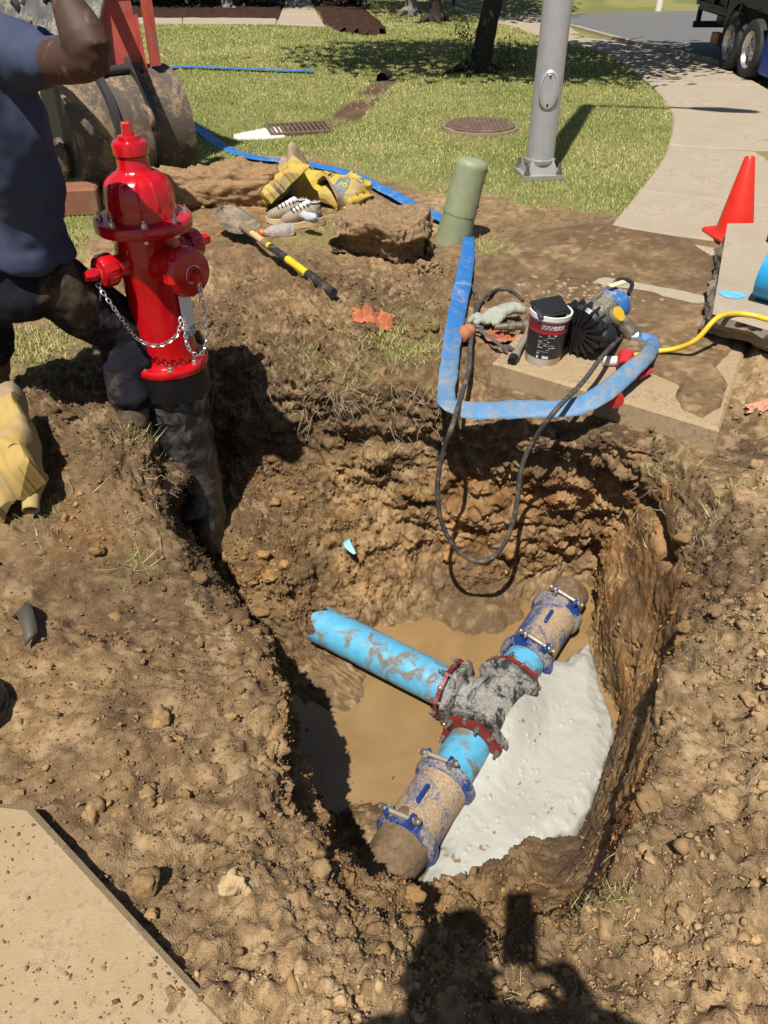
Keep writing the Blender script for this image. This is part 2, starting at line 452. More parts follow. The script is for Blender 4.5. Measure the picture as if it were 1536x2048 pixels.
# ---- places where the walk lies: keep the soil under its concrete, and mud spread over part of it
def side_frame(pts):
    return pts
WALK_W = 1.28
walk_poly_far = [CUT_FAR[0], CUT_FAR[1]] + [CUT_FAR[1] + (SIDE_L[-1] - CUT_FAR[0])] + [SIDE_L[-1]]
x, y, z = V[:, 0], V[:, 1], V[:, 2]
sd_far = poly_sd(x, y, [(p_[0], p_[1]) for p_ in walk_poly_far])
MUDDY = [(P(a, b, 0)) for a, b in ((830,600),(925,470),(1100,455),(1235,440),(1330,462),(1400,490),(1445,520),(1450,640),(1480,690),(1445,735),(1472,770),(1458,815),(1412,845),(1352,825),(1332,792),(1345,772),(1310,757),(1230,737),(1180,702),(1130,660),(1020,640),(960,620))]
sd_mud = poly_sd(x, y, [(p_[0], p_[1]) for p_ in MUDDY])
sd_mud = np.minimum(sd_mud, line_d(x, y, [P(1215, 566, 0), P(1300, 580, 0), P(1390, 600, 0)]) - .022)
wob = fbm(V, 5, 3, 91) * .035
film = sstep(-.03, .03, sd_mud + wob)
onwalk = sstep(-.06, .0, sd_far)
tgt = np.where(film > .5, .012 + .006 * film, -.045) + fbm(V, 12, 2, 95) * .004
fl = sstep(.0, .06, sd_mud + wob); tgt = -.03 + .046 * fl + fbm(V, 9, 3, 95) * .004 * fl
m = (RIDV > 6.2) & (RIDV < 12)
V[m, 2] = (V[:, 2] * (1 - onwalk) + tgt * onwalk)[m]
m2 = (sd_far > -.02) & (RIDV <= 6.2) & (V[:, 2] > -.13); V[m2, 2] = -.13
dcut = line_d(x, y, [CUT_FAR[0], CUT_FAR[1]]); mc = (dcut < .26) & (sd_far < .02) & (RIDV < 8.5) & (y < 3.25) & (x > .46)
V[mc, 2] = np.minimum(V[:, 2], -.105 + .05 * sstep(.05, .30, dcut) * (x > 1.1) + fbm(V, 12, 3, 98) * .02)[mc]
near_poly = [CUT_NEAR[0], CUT_NEAR[1], CUT_NEAR[1] + Vector((-1.4, -1.3, 0)), P(-420, 1560, 0)]
sdn = poly_sd(x, y, [(p_[0], p_[1]) for p_ in near_poly])
m3 = sdn > -.03
cov = sstep(.30, .48, fbm(V, 3.1, 3, 97) * .5 + .5) * gauss(x, y, -.30, .62, .22) * 1.6
V[m3, 2] = np.minimum(V[:, 2], -.06 + np.clip(cov, 0, 1) * .075)[m3]
G = V.reshape(NV, NU, 3)
N = grid_normals(G).reshape(-1, 3)
# ---- what the soil is like, per vertex
x, y, z = V[:, 0], V[:, 1], V[:, 2]
n1 = fbm(V, 1.3, 4, 101); n2 = NZ2 = fbm(V, 4.0, 4, 102); n3 = fbm(V, 14, 3, 103)
LAWN_EDGE = [P(a, b, 0) for a, b in ((-900,800),(-100,640),(90,560),(180,470),(350,420),(430,360),(560,330),(700,345),(800,372),(880,390),(1000,395),(1120,410),(1235,425),(1300,400),(1500,480),(2300,520),(2500,-80),(-900,-80))]
sdl = poly_sd(x, y, [(p_[0], p_[1]) for p_ in LAWN_EDGE])
lawn = sstep(-.12, .12, sdl + n2 * .22 + n3 * .1)
# thin turf left on the near ground: behind the pit, and by the shovel
patch = gauss(x, y, -.05, 3.75, .33) * .42 + gauss(x, y, -.35, 4.9, .45) * .8 + gauss(x, y, .62, 4.75, .2) * .7 + gauss(x, y, .15, 3.45, .3) * .5 + gauss(x, y, -1.5, 3.4, .5) * .7 + gauss(x, y, -1.9, 2.9, .5) * .5
thin = sstep(.32, .7, patch + n3 * .35 + n2 * .1) * (z > -.12)
bare = np.clip(gauss(x, y, -.85, 6.5, .6) * 1.1 + gauss(x, y, .55, 5.4, .3) * 1.2 + sstep(.28, .06, line_d(x, y, SWALE[:4])) * 1.15 * (n2 * .9 + .75) + gauss(x, y, .5, 6.0, .5) * .5, 0, 1)
lawn = lawn * (1 - sstep(.45, .75, bare + n3 * .25))
lawn[sd_far > -.05] *= 0
wet = np.clip(sstep(-.86, -1.06, z + n2 * .07) * .95 + .45 * (RIDV < 3.2), 0, 1)
under = sstep(-.02, -.09, z + n3 * .03) * sstep(-.50, -.26, z + n2 * .09)
humus = under * (.35 + .65 * sstep(1.4, 2.2, y)) * np.clip(sstep(3.5, 4.5, RIDV), 0, 1) * np.clip(.75 + n2, 0, 1)
humus = np.maximum(humus, np.clip(gauss(x, y, -.35, 3.75, .75) * 1.3 + gauss(x, y, -1.3, 2.75, .6) * 1.1 + gauss(x, y, .3, 3.25, .22) * .5, 0, 1) * (z > -.14) * np.clip(.85 + n2 * 1.2, 0, 1) * .85)
humus = np.clip(humus + .5 * gauss(x, y, -.75, 2.9, .35) * (z > -.7), 0, 1)
clay = np.clip(gauss(x, y, 1.0, 2.25, .22) * sstep(-.75, -.6, z) * sstep(-.35, -.5, z) * 1.3 + sstep(.12, .4, n1 + n2 * .5) * wall_all if False else 0 * x, 0, 1)
wallv = sstep(2.9, 3.5, RIDV) * (1 - sstep(5.6, 6.2, RIDV))
clay = np.clip(wallv * (gauss(x, y, 1.02, 1.95, .3) * np.exp(-((z + .58 + n2 * .1) / .16) ** 2) * 1.2 + sstep(.2, .5, x) * sstep(2.2, 2.5, y) * (.45 + sstep(-.05, .3, n2) * .8) * sstep(-.28, -.42, z)
     + gauss(x, y, .62, 1.05, .22) * sstep(.05, .3, n3 + .1) * .8 + sstep(.1, .4, n2) * .25) + sstep(6, 6.6, RIDV) * gauss(x, y, -1.1, 1.9, .5) * sstep(.1, .35, n2) * .7 + gauss(x, y, -.95, 5.1, .55) * .55 * (1 - lawn), 0, 1)
dust = np.clip(sstep(5.4, 6.3, RIDV) * (.22 + .5 * sstep(-.05, .35, N[:, 2] - .55 + n2 * .4)) + sstep(0.1, .4, n1) * .2, 0, 1)
dust = np.clip(dust + .12 * gauss(x, y, .4, .5, .8) * (z > -.3) + .35 * gauss(x, y, 1.4, 1.7, .8) * (z > -.2), 0, 1) * (1 - humus * .6) * (1 - wet) * (1 - .6 * gauss(x, y, -.75, 1.65, .55) * (n2 < .25))
film_m = film * (sd_far > -.5) * (z > -.05) * (RIDV > 6)
rwall = sstep(4.4, 5.0, COLST) * (1 - sstep(10.3, 11.0, COLST)) * sstep(2.9, 3.5, RIDV) * (1 - sstep(5.85, 6.1, RIDV))
dust = np.where(RIDV > 5.9, np.clip(dust + .35 * sstep(.8, 1.1, x + (2 - y) * .25) * (RIDV < 9), 0, 1), dust * (1 - rwall)); humus = humus * (1 - .75 * rwall); clay = np.clip(clay + rwall * (.12 + .75 * sstep(.02, .3, n2)), 0, 1)
damp = np.clip(sstep(.15, .6, fbm(V, 1.9, 3, 131) + film_m * .9) * film_m + sstep(0, .35, n1 + .1) * wallv * .5, 0, 1)
def hidden_dark(): pass
quads = []
i = np.arange(NV - 1)[:, None] * NU; j = np.arange(NU)[None, :]; j2 = (j + 1) % NU
Q = np.stack([i + j, i + j2, i + NU + j2, i + NU + j], 2).reshape(-1, 4)
tri = V[Q[::997]]
fnz = np.cross(tri[:, 1] - tri[:, 0], tri[:, 2] - tri[:, 1])[:, 2]
if np.median(fnz) < 0: Q = Q[:, ::-1]
gm = np_mesh('ground', V, quads=Q)
def put_attr(me, name, a, b, c):
    at = me.attributes.new(name, 'FLOAT_COLOR', 'POINT')
    d_ = np.ones((len(a), 4), np.float32); d_[:, 0] = a; d_[:, 1] = b; d_[:, 2] = c
    at.data.foreach_set('color', d_.ravel())
thin_l = np.clip(np.maximum(lawn, thin * .40), 0, 1)
put_attr(gm, 'm1', thin_l, wet, humus); put_attr(gm, 'm2', clay, dust, damp); put_attr(gm, 'm3', np.clip(.5 + fbm(V, 7, 4, 201) * .95, 0, 1), np.clip(.5 + fbm(V, 2.2, 3, 205) * .95, 0, 1), np.clip(.5 + fbm(V, 30, 3, 209) * .95, 0, 1))

def soil_material():
    t = NT('soil')
    a1 = t.node('ShaderNodeSeparateColor'); t.put(t.attr('m1', 'Color'), a1.inputs[0])
    a2 = t.node('ShaderNodeSeparateColor'); t.put(t.attr('m2', 'Color'), a2.inputs[0])
    lawn_, wet_, hum_ = a1.outputs; clay_, dust_, damp_ = a2.outputs
    a3 = t.node('ShaderNodeSeparateColor'); t.put(t.attr('m3', 'Color'), a3.inputs[0])
    nA, nD, nE = a3.outputs; nB = t.noise(44, 3, .65); nC = t.noise(210, 2, .6)
    base = t.ramp(nA, [(.2, (.120, .070, .029)), (.5, (.208, .125, .054)), (.8, (.305, .190, .085))])
    base = t.mix(t.math('MULTIPLY', dust_, .85), base, t.ramp(nB, [(.25, (.210, .132, .060)), (.5, (.325, .215, .109)), (.8, (.470, .335, .188))]))
    base = t.mix(clay_, base, t.ramp(nA, [(.2, (.205, .088, .021)), (.5, (.330, .155, .044)), (.8, (.41, .220, .080))]))
    base = t.mix(hum_, base, t.ramp(nB, [(.3, (.040, .024, .012)), (.55, (.092, .056, .028)), (.8, (.19, .120, .062))]))
    base = t.mix(t.math('MULTIPLY', damp_, .85), base, t.ramp(nA, [(.3, (.120, .071, .032)), (.7, (.19, .120, .058))]))
    base = t.mix(t.math('MULTIPLY', wet_, .8), base, t.ramp(nD, [(.3, (.105, .063, .027)), (.7, (.175, .110, .050))]))
    # speckle: pale grains and dark crumbs
    sp = t.ramp(t.voro(230), [(.0, 1.), (.13, 0.)])
    base = t.mix(t.math('MULTIPLY', sp, .35), base, (.42, .325, .205))
    base = t.mix(t.math('MULTIPLY', t.ramp(nC, [(.30, 1.), (.46, 0.)]), .42), base, (.034, .021, .011))
    turf = t.ramp(t.mix(.5, nB, nC), [(.25, (.075, .080, .022)), (.45, (.155, .150, .050)), (.6, (.26, .23, .085)), (.8, (.40, .33, .16))])
    turf = t.mix(t.ramp(nD, [(.35, 0.), (.65, .55)]), turf, (.090, .105, .022))
    base = t.mix(t.math('MULTIPLY', t.ramp(nE, [(.2, 1.), (.45, 0.)]), .45), base, (.075, .044, .020))
    base = t.mix(t.math('MULTIPLY', t.ramp(nE, [(.6, 0.), (.85, 1.)]), .35), base, (.42, .30, .17))
    base = t.mix(t.math('MULTIPLY', t.ramp(nD, [(.30, 1.), (.52, 0.)]), .50), base, t.ramp(nB, [(.3, (.060, .036, .017)), (.7, (.135, .082, .040))]))
    col = t.mix(lawn_, base, turf)
    rough = t.mix(wet_, (.92,) * 3, t.ramp(nB, [(.35, .22), (.65, .6)]))
    rough = t.mix(t.math('MULTIPLY', damp_, .4), rough, (.55,) * 3)
    h = t.mix(.5, nB, nC)
    b1 = t.bump(h, .8, .013)
    return t.set(col, rough, 0, b1, .3)
M_SOIL = soil_material()
ground = link('ground', gm, M_SOIL, smooth=True, angle=180)
tag(ground, kind='structure')

# a height lookup on the finished sheet
from mathutils.bvhtree import BVHTree
_keep = np.where((RIDV[Q[:, 0]] < 12.6))[0]
_tris = Q[_keep]
_bvh = BVHTree.FromPolygons(V.tolist(), _tris.tolist())
def gz(x, y, top=3.0):
    h = _bvh.ray_cast(Vector((x, y, top)), Vector((0, 0, -1)))
    return h[0].z if h[0] is not None else float(lawn_z(np.array([x]), np.array([y]))[0])
def hit(px, py):
    """the ground point seen at a pixel of the photograph"""
    a = (px - 768) / FPX; b = (py - 1024) / FPX
    h = _bvh.ray_cast(Vector((0, 0, CAM_H)), Vector((a, _c - b * _s, -_s - b * _c)).normalized())
    return h[0] if h[0] is not None else P(px, py, 0)
# ------------------------------------------------------------------ walk, road, beds
def concrete_mat(name, a, b, stain, sc=1.0, rough=.88):
    t = NT(name)
    n1 = t.noise(2.3 * sc, 5, .6); n2 = t.noise(26 * sc, 4, .65); n3 = t.noise(150 * sc, 2)
    c = t.mix(t.ramp(n1, [(.3, 0.), (.7, 1.)]), a, b)
    c = t.mix(t.ramp(t.mix(.5, n1, n2), [(.50, 0.), (.66, .75)]), c, stain)
    c = t.mix(t.math('MULTIPLY', t.ramp(n3, [(.3, 1.), (.45, 0.)]), .35), c, tuple(k * .55 for k in a))
    return t.set(c, rough, 0, t.bump(t.mix(.5, n2, n3), .55, .006), .3)
M_WALK = concrete_mat('walk_concrete', (.285, .232, .165), (.360, .305, .230), (.235, .170, .102))
M_WALKNEAR = concrete_mat('muddied_concrete', (.28, .195, .105), (.365, .275, .165), (.145, .092, .045), 1.9)
WL = smooth_path(SIDE_L, 6)[::-1]                    # near to far
def offset(pts, w):
    out = []
    for k in range(len(pts)):
        t = (pts[min(k + 1, len(pts) - 1)] - pts[max(k - 1, 0)]); t.z = 0; t.normalize()
        out.append(pts[k] + Vector((t.y, -t.x, 0)) * w)
    return out
def far_more(pts, n, bend):
    t = (pts[-1] - pts[-2]).normalized(); out = list(pts)
    for k in range(n):
        t = Matrix.Rotation(bend, 3, 'Z') @ t; out.append(out[-1] + t * 1.5)
    return out
WL = far_more(WL, 8, .03)
for p_ in WL: p_.z = 0
WR = offset(WL, WALK_W)
sidewalk = tag(empty('sidewalk', (0, 0, 0)), kind='structure')
def slab(poly, top, thick, mat, parent, name='slab', bev=.012, jit=0):
    """a flat stone with a chamfered top edge"""
    c = sum((Vector((p_[0], p_[1], 0)) for p_ in poly), Vector()) / len(poly)
    m = MB(); n = len(poly); v = []
    for zz, s_ in ((top - thick, 0), (top - bev, 0), (top, bev)):
        for p_ in poly:
            q_ = Vector((p_[0], p_[1], 0)); dd = (c - q_).normalized() * s_ * 1.4
            v.append((q_.x + dd.x, q_.y + dd.y, zz))
    f = [tuple(range(n))[::-1], tuple(range(2 * n, 3 * n))]
    for k in range(2):
        for j_ in range(n): f.append((k * n + j_, k * n + (j_ + 1) % n, (k + 1) * n + (j_ + 1) % n, (k + 1) * n + j_))
    m.add(v, f)
    return m.build(name, mat, parent, angle=25)
# slabs of the curved part, cut at joints
acc = 0; start = 0; jn = [0]; nextj = .78
for k in range(1, len(WL)):
    acc += (WL[k] - WL[k - 1]).length
    if acc >= nextj: jn.append(k); nextj = acc + 1.5
jn.append(len(WL) - 1)
for a, b in zip(jn[:-1], jn[1:]):
    if b - a < 1: continue
    L_ = [w.copy() for w in WL[a:b + 1]]; R_ = [w.copy() for w in WR[a:b + 1]]
    for Q_ in (L_, R_):
        if len(Q_) > 1:
            Q_[0] += (Q_[1] - Q_[0]).normalized() * .006; Q_[-1] += (Q_[-2] - Q_[-1]).normalized() * .006
    slab(R_ + L_[::-1], .018 + random.uniform(-.004, .004), .13, M_WALK, sidewalk)
# the straight part by the pit, half under mud
wp = walk_poly_far
mid_a = wp[0].lerp(wp[3], .52); mid_b = wp[1].lerp(wp[2], .52)
slab([wp[0], wp[1], mid_b - (mid_b - mid_a).orthogonal().normalized() * 0, mid_a], -.002, .12, M_WALKNEAR, sidewalk)
g_ = (wp[3] - wp[0]).normalized() * .012
slab([mid_a + g_, mid_b + g_, wp[2] - g_, wp[3] - g_], .006, .12, M_WALK, sidewalk)
pn = near_poly
slab([pn[0], pn[1], pn[2], pn[3]], .0, .085, M_WALKNEAR, sidewalk)

# road and its kerb
ROADL = far_more(ROAD_N[::-1], 6, .05)
ROADL = [Vector((p_.x, p_.y, 0)) for p_ in [ROAD_N[-1] + Vector((2.0, -3.2, 0)), ROAD_N[-1] + Vector((1.0, -1.4, 0))] + ROADL]
t = NT('asphalt'); n1 = t.noise(.9, 4); n2 = t.noise(90, 3, .7); n3 = t.noise(7, 4)
M_ROAD = t.set(t.mix(t.ramp(n2, [(.3, 0.), (.7, 1.)]), t.mix(n1, (.07, .069, .068), (.105, .103, .10)), t.mix(n3, (.12, .117, .113), (.165, .16, .153))), .9, 0, t.bump(n2, .5, .01))
RO = offset(ROADL, 5.6); 
def ribbon_obj(A, B, z, name, mat, sub=6):
    m = MB(); v = []; f = []
    for a, b in zip(A, B):
        for j_ in range(sub + 1):
            p_ = a.lerp(b, j_ / sub); v.append((p_.x, p_.y, float(lawn_z(np.array([p_.x]), np.array([p_.y]))[0]) * 0 + z))
    for k in range(len(A) - 1):
        for j_ in range(sub): f.append((k * (sub + 1) + j_, k * (sub + 1) + j_ + 1, (k + 1) * (sub + 1) + j_ + 1, (k + 1) * (sub + 1) + j_))
    m.add(v, f); return m.build(name, mat)
road = ribbon_obj(ROADL, RO, .035, 'road', M_ROAD); tag(road, kind='structure')
def kerb(A, w, z0, z1, name):
    B = offset(A, w); m = MB(); v = []; f = []
    for a, b in zip(A, B):
        v += [(a.x, a.y, z0), (a.x, a.y, z1), (b.x, b.y, z1 - .01), (b.x, b.y, z0)]
    for k in range(len(A) - 1):
        for j_ in range(3): f.append((4 * k + j_, 4 * k + j_ + 1, 4 * k + 5 + j_, 4 * k + 4 + j_))
    m.add(v, f); o = m.build(name, M_WALK, smooth=False); tag(o, kind='structure'); return o
kerb(offset(ROADL, -.12), .14, -.2, .06, 'kerb')
kerb(RO, .3, -.2, .085, 'kerb')
# the strip walk on the far side
FS = offset(ROADL, 7.3); 

# planting beds and the entrance walk, top left
M_MULCH = NT('mulch'); t = M_MULCH; n1 = t.noise(60, 3, .7); n2 = t.noise(9, 3)
M_MULCH = t.set(t.ramp(t.mix(.4, n1, n2), [(.3, (.018, .009, .006)), (.55, (.070, .032, .020)), (.75, (.17, .085, .052))]), .95, 0, t.bump(n1, 1, .05), .2)
def bed(pix, z, name, bumps=.05):
    poly = [P(a, b, 0) for a, b in pix]; xs = [p_.x for p_ in poly]; ys = [p_.y for p_ in poly]
    nx, ny = 90, 70
    X, Y_ = np.meshgrid(np.linspace(min(xs), max(xs), nx), np.linspace(min(ys), max(ys), ny)); X = X.ravel(); Y_ = Y_.ravel()
    sd = poly_sd(X, Y_, [(p_.x, p_.y) for p_ in poly]); pp = np.stack([X, Y_, X * 0], 1)
    Z = z + sstep(-.12, .1, sd) * .10 - .06 + fbm(pp, 7, 3, 5) * bumps
    k = np.arange(ny - 1)[:, None] * nx + np.arange(nx - 1)[None, :]
    qd = np.stack([k, k + 1, k + nx + 1, k + nx], 2).reshape(-1, 4)
    qd = qd[(sd[qd] > -.12).all(1)]
    o = link(name, np_mesh(name, np.stack([X, Y_, Z], 1), quads=qd), M_MULCH, angle=180); tag(o, kind='structure'); return o
bed([(180,40),(560,40),(575,-40),(180,-60)], .03, 'mulch_bed')
bed([(652,48),(690,64),(735,69),(772,66),(752,40),(705,10),(690,-40),(612,-40)], .04, 'mulch_bed')
entry = tag(empty('entrance_walk', (0, 0, 0)), kind='structure')
def pslab(pix, z=.035, mat=M_WALK): return slab([P(a, b, 0) for a, b in pix], z, .12, mat, entry)
pslab([(180,49),(365,50),(365,38),(180,36)]); pslab([(366,50),(552,52),(553,41),(366,38)])
pslab([(553,52),(650,56),(637,34),(561,33)]); pslab([(561,32),(636,33),(622,6),(572,6)]); pslab([(572,5),(622,5),(612,-16),(578,-16)]); pslab([(578,-17),(611,-17),(604,-34),(582,-34)])

# ------------------------------------------------------------------ grass: blades over the lawn
GT = NT('grass_blades')
gc = GT.attr('gcol', 'Color')
GT.set(gc, .75, 0, None, .25); M_GRASS = GT.m
def gcolor(k, rng, dry):
    g = np.array([.145, .20, .042]); s_ = np.array([.48, .42, .19]); m_ = np.array([.28, .295, .080])
    r = rng.random(k)[:, None]; dry = dry[:, None]
    c = np.where(r < .46 - .28 * dry, g, np.where(r < .84 - .3 * dry, m_, s_)); return c * rng.uniform(.8, 1.16, (k, 1))
def blades(pos, h, w, lean, rng, dry, name, two=False):
    k = len(pos); a = rng.uniform(0, 2 * np.pi, k); la = rng.uniform(0, 2 * np.pi, k); ln = lean * rng.random(k) * h
    dx = np.cos(a) * w; dy = np.sin(a) * w
    b0 = pos + np.stack([dx, dy, dx * 0], 1); b1 = pos - np.stack([dx, dy, dx * 0], 1)
    tip = pos + np.stack([np.cos(la) * ln, np.sin(la) * ln, h], 1)
    v = np.stack([b0, b1, tip], 1).reshape(-1, 3); tr = np.arange(3 * k).reshape(-1, 3)
    me = np_mesh(name, v, tris=tr); at = me.attributes.new('gcol', 'FLOAT_COLOR', 'POINT')
    c = np.repeat(gcolor(k, rng, dry), 3, 0); c[2::3] *= 1.25
    at.data.foreach_set('color', np.hstack([c, np.ones((len(c), 1))]).astype(np.float32).ravel())
    return link(name, me, M_GRASS, smooth=False)
rng = np.random.default_rng(4)
K = 520000
uu = rng.random(K); yy = 3.2 / (1 - uu * (1 - 3.2 / 24.0)); yy = np.where(rng.random(K) < .5, yy, rng.uniform(3.2, 21, K))
hw = .56 * (yy * .794 + .97) + .4; xx = rng.uniform(-1, 1, K) * hw
q = np.stack([xx, yy, xx * 0], 1)
gn2 = fbm(q, 4.0, 4, 102); gn3 = fbm(q, 14, 3, 103)
gsdl = poly_sd(xx, yy, [(p_[0], p_[1]) for p_ in LAWN_EDGE])
gl = sstep(-.12, .12, gsdl + gn2 * .22 + gn3 * .1)
gpatch = gauss(xx, yy, -.05, 3.75, .33) * .42 + gauss(xx, yy, -.35, 4.9, .45) * .8 + gauss(xx, yy, .62, 4.75, .2) * .7 + gauss(xx, yy, .15, 3.45, .3) * .5 + gauss(xx, yy, -1.5, 3.4, .5) * .7 + gauss(xx, yy, -1.9, 2.9, .5) * .5
gthin = sstep(.32, .7, gpatch + gn3 * .35 + gn2 * .1) * .5
gbare = np.clip(gauss(xx, yy, -.85, 6.5, .6) * 1.1 + gauss(xx, yy, .55, 5.4, .3) * 1.2 + sstep(.28, .06, line_d(xx, yy, SWALE[:4])) * 1.15 * (gn2 * .9 + .75) + gauss(xx, yy, .5, 6.0, .5) * .5, 0, 1)
gl = gl * (1 - sstep(.45, .75, gbare + gn3 * .25))
gl = np.maximum(gl, gthin)
wk = [(p_.x, p_.y) for p_ in WL] + [(p_.x, p_.y) for p_ in WR[::-1]]
gl[poly_sd(xx, yy, wk) > .025] = 0
gl[poly_sd(xx, yy, [(p_[0], p_[1]) for p_ in walk_poly_far]) > -.03] = 0
gl[poly_sd(xx, yy, [(p_.x, p_.y) for p_ in ROADL] + [(p_.x, p_.y) for p_ in RO[::-1]]) > -.03] = 0
for pix in ([(180,52),(560,52),(650,56),(604,-34),(582,-34),(575,-40),(180,-60)], [(652,48),(690,64),(735,69),(772,66),(752,40),(705,10),(690,-40),(612,-40)]):
    gl[poly_sd(xx, yy, [(P(a, b, 0).x, P(a, b, 0).y) for a, b in pix]) > 0] = 0
sel = rng.random(K) < gl
xx, yy, gl = xx[sel], yy[sel], gl[sel]; gn1 = fbm(np.stack([xx, yy, xx * 0], 1), .9, 3, 7)
dd = np.hypot(xx - outc[0], yy - outc[1]); lwg = sstep(3.16, 5.88, dd)
zz = lawn_z(xx, yy) * lwg - .004
dep = yy * .794 + .97
dry = np.clip(.35 + gn1 * 1.6 + (1 - gl) * .5 + .35 * gauss(xx, yy, .3, 5.8, 1.0), 0, 1)
hgt = rng.uniform(.010, .025, len(xx)) * (1 + dep * .045); wid = .0011 + .00042 * dep
grass = blades(np.stack([xx, yy, zz], 1), hgt, wid, 1.0, rng, dry, 'grass')
tag(grass, 'short half-dry lawn grass around the dig', 'grass', kind='stuff')
# ------------------------------------------------------------------ pit: water, concrete, pipes
t = NT('muddy_water'); n1 = t.noise(3.2, 4, .5, dist=1.2); n2 = t.noise(26, 3)
rg = t.ramp(t.voro(17), [(.0, 0.), (.05, .0), (.075, .55), (.10, 0.)])
wc = t.mix(t.ramp(n1, [(.3, 0.), (.7, 1.)]), (.185, .113, .046), (.25, .160, .070))
wc = t.mix(t.math('MULTIPLY', rg, .55), wc, (.30, .21, .11))
M_WATER = t.set(wc, .09, 0, t.bump(t.mix(.7, n1, n2), .3, .012), .55)
wpoly = [P(*ST[i][0][:2], -1.07) for i in range(NS)]
cw = sum(wpoly, Vector()) / NS
m = MB(); m.add([cw] + [cw + (p_ - cw) * 1.12 for p_ in wpoly], [(0, k + 1, (k + 1) % NS + 1) for k in range(NS)])
for k in range(len(m.v)): m.v[k] = (m.v[k][0], m.v[k][1], -1.062)
water = m.build('muddy_water', M_WATER, smooth=False); tag(water, kind='structure')

T = P(988, 1396, -.87); T.z = -.945; FS_ = .77
MD = (P(1112, 1225, -.83) - P(838, 1640, -.83)); MD.z = 0; MD.normalize()
BD = Vector((-MD.y, MD.x, 0))                                   # branch: left and away
PR = .112
def along(d, s_, z=None): 
    q_ = T + d * s_
    return q_
CP = [(1178,1285),(1200,1390),(1222,1440),(1208,1520),(1182,1580),(1140,1645),(1062,1690),(965,1750),(905,1775),(872,1812),(848,1800),(846,1760),(872,1715),(892,1690),(880,1640),(905,1560),(950,1490),(985,1440),(960,1405),(1010,1365),(1060,1345),(1100,1325),(1140,1318)]
CPW = [P(a, b, -.985) for a, b in CP]
nx, ny = 270, 330
X, Y_ = np.meshgrid(np.linspace(-.05, 1.1, nx), np.linspace(1.05, 2.65, ny)); X = X.ravel(); Y_ = Y_.ravel()
pp = np.stack([X, Y_, X * 0], 1)
sd = poly_sd(X, Y_, [(p_.x, p_.y) for p_ in CPW]) + fbm(pp, 16, 3, 3) * .022
fx = (Y_ - 1.3) / 1.2
Z = -.988 - .03 * (1 - sstep(-.03, .05, sd)) - .16 * (1 - sstep(-.07, -.005, sd)) + fbm(pp, 5, 3, 6) * .004 + fbm(pp, 30, 2, 9) * .0025
wd, wi = worley(pp, 46, 4); Z += np.where(wi > .75, np.clip(.33 - wd, 0, 1) * .035, 0) * sstep(0, .04, sd)
dT = (X - T.x) * BD.x + (Y_ - T.y) * BD.y                       # banked up against the tee
sM = (X - T.x) * MD.x + (Y_ - T.y) * MD.y
Z += .075 * np.exp(-((dT + .085) / .10) ** 2) * np.exp(-(sM / .20) ** 2) + .03 * np.exp(-((dT + .10) / .12) ** 2) * np.exp(-(sM / .5) ** 2)
k = np.arange(ny - 1)[:, None] * nx + np.arange(nx - 1)[None, :]
qd = np.stack([k, k + 1, k + nx + 1, k + nx], 2).reshape(-1, 4); qd = qd[(sd[qd] > -.08).all(1)]
t = NT('wet_concrete'); n1 = t.noise(4, 4); n2 = t.noise(70, 3); n3 = t.noise(16, 3, .6)
c = t.mix(t.ramp(n1, [(.3, 0.), (.7, 1.)]), (.29, .284, .245), (.345, .337, .293))
c = t.mix(t.ramp(n3, [(.66, 0.), (.69, 1.)]), c, (.19, .12, .06))
c = t.mix(t.ramp(n2, [(.72, 0.), (.76, .6)]), c, (.36, .35, .31))
M_POUR = t.set(c, .6, 0, t.bump(t.mix(.5, n2, n3), .35, .005), .4)
pour = link('poured_concrete', np_mesh('poured_concrete', np.stack([X, Y_, Z], 1), quads=qd), M_POUR, angle=180)
tag(pour, 'pale grey wet concrete poured around the black pipe tee', 'concrete')

M_BLUE = dirty('blue_pvc', (.062, .29, .46), .38, dirt=.42, scale=13, fine=60, col2=(.10, .35, .52), dcol=(.16, .13, .085), bump=.15)
M_IRON = dirty('black_iron', (.024, .024, .023), .5, dirt=.50, dcol=(.24, .228, .20), scale=9, fine=70, bump=.6)
M_GLAND = dirty('red_gland', (.16, .018, .014), .45, dirt=.16, scale=10, bump=.4, dcol=(.20, .13, .09))
M_BOLT = dirty('bolt_steel', (.24, .22, .19), .4, .7, dirt=.3, scale=20, dcol=(.20, .15, .10))
M_CPBODY = dirty('coupling_body', (.045, .075, .18), .5, dirt=.56, dcol=(.33, .24, .145), scale=4, fine=90, bump=.4)
M_CPRING = dirty('coupling_ring', (.012, .038, .17), .35, dirt=.44, dcol=(.24, .21, .175), scale=9, fine=70, bump=.5)
M_HANDLE = dirty('coupling_handle', (.012, .038, .20), .35, dirt=.15, scale=20)
M_OLD = dirty('muddy_pipe', (.10, .062, .028), .6, dirt=.6, dcol=(.16, .105, .055), scale=5, fine=50, bump=1.0)
def bolt_mb(p_, d_, L, r=.010, head=.017, seg=8):
    m = MB(); Mx = axisM(p_, d_)
    m.lathe([(r, 0), (r, L)], seg, Mx); m.lathe([(head, -.002), (head, .016), (head * .8, .018)], 6, Mx)
    m.lathe([(head, L - .022), (head, L - .004)], 6, Mx); m.lathe([(r * .9, L), (r * .8, L + .018)], seg, Mx); return m

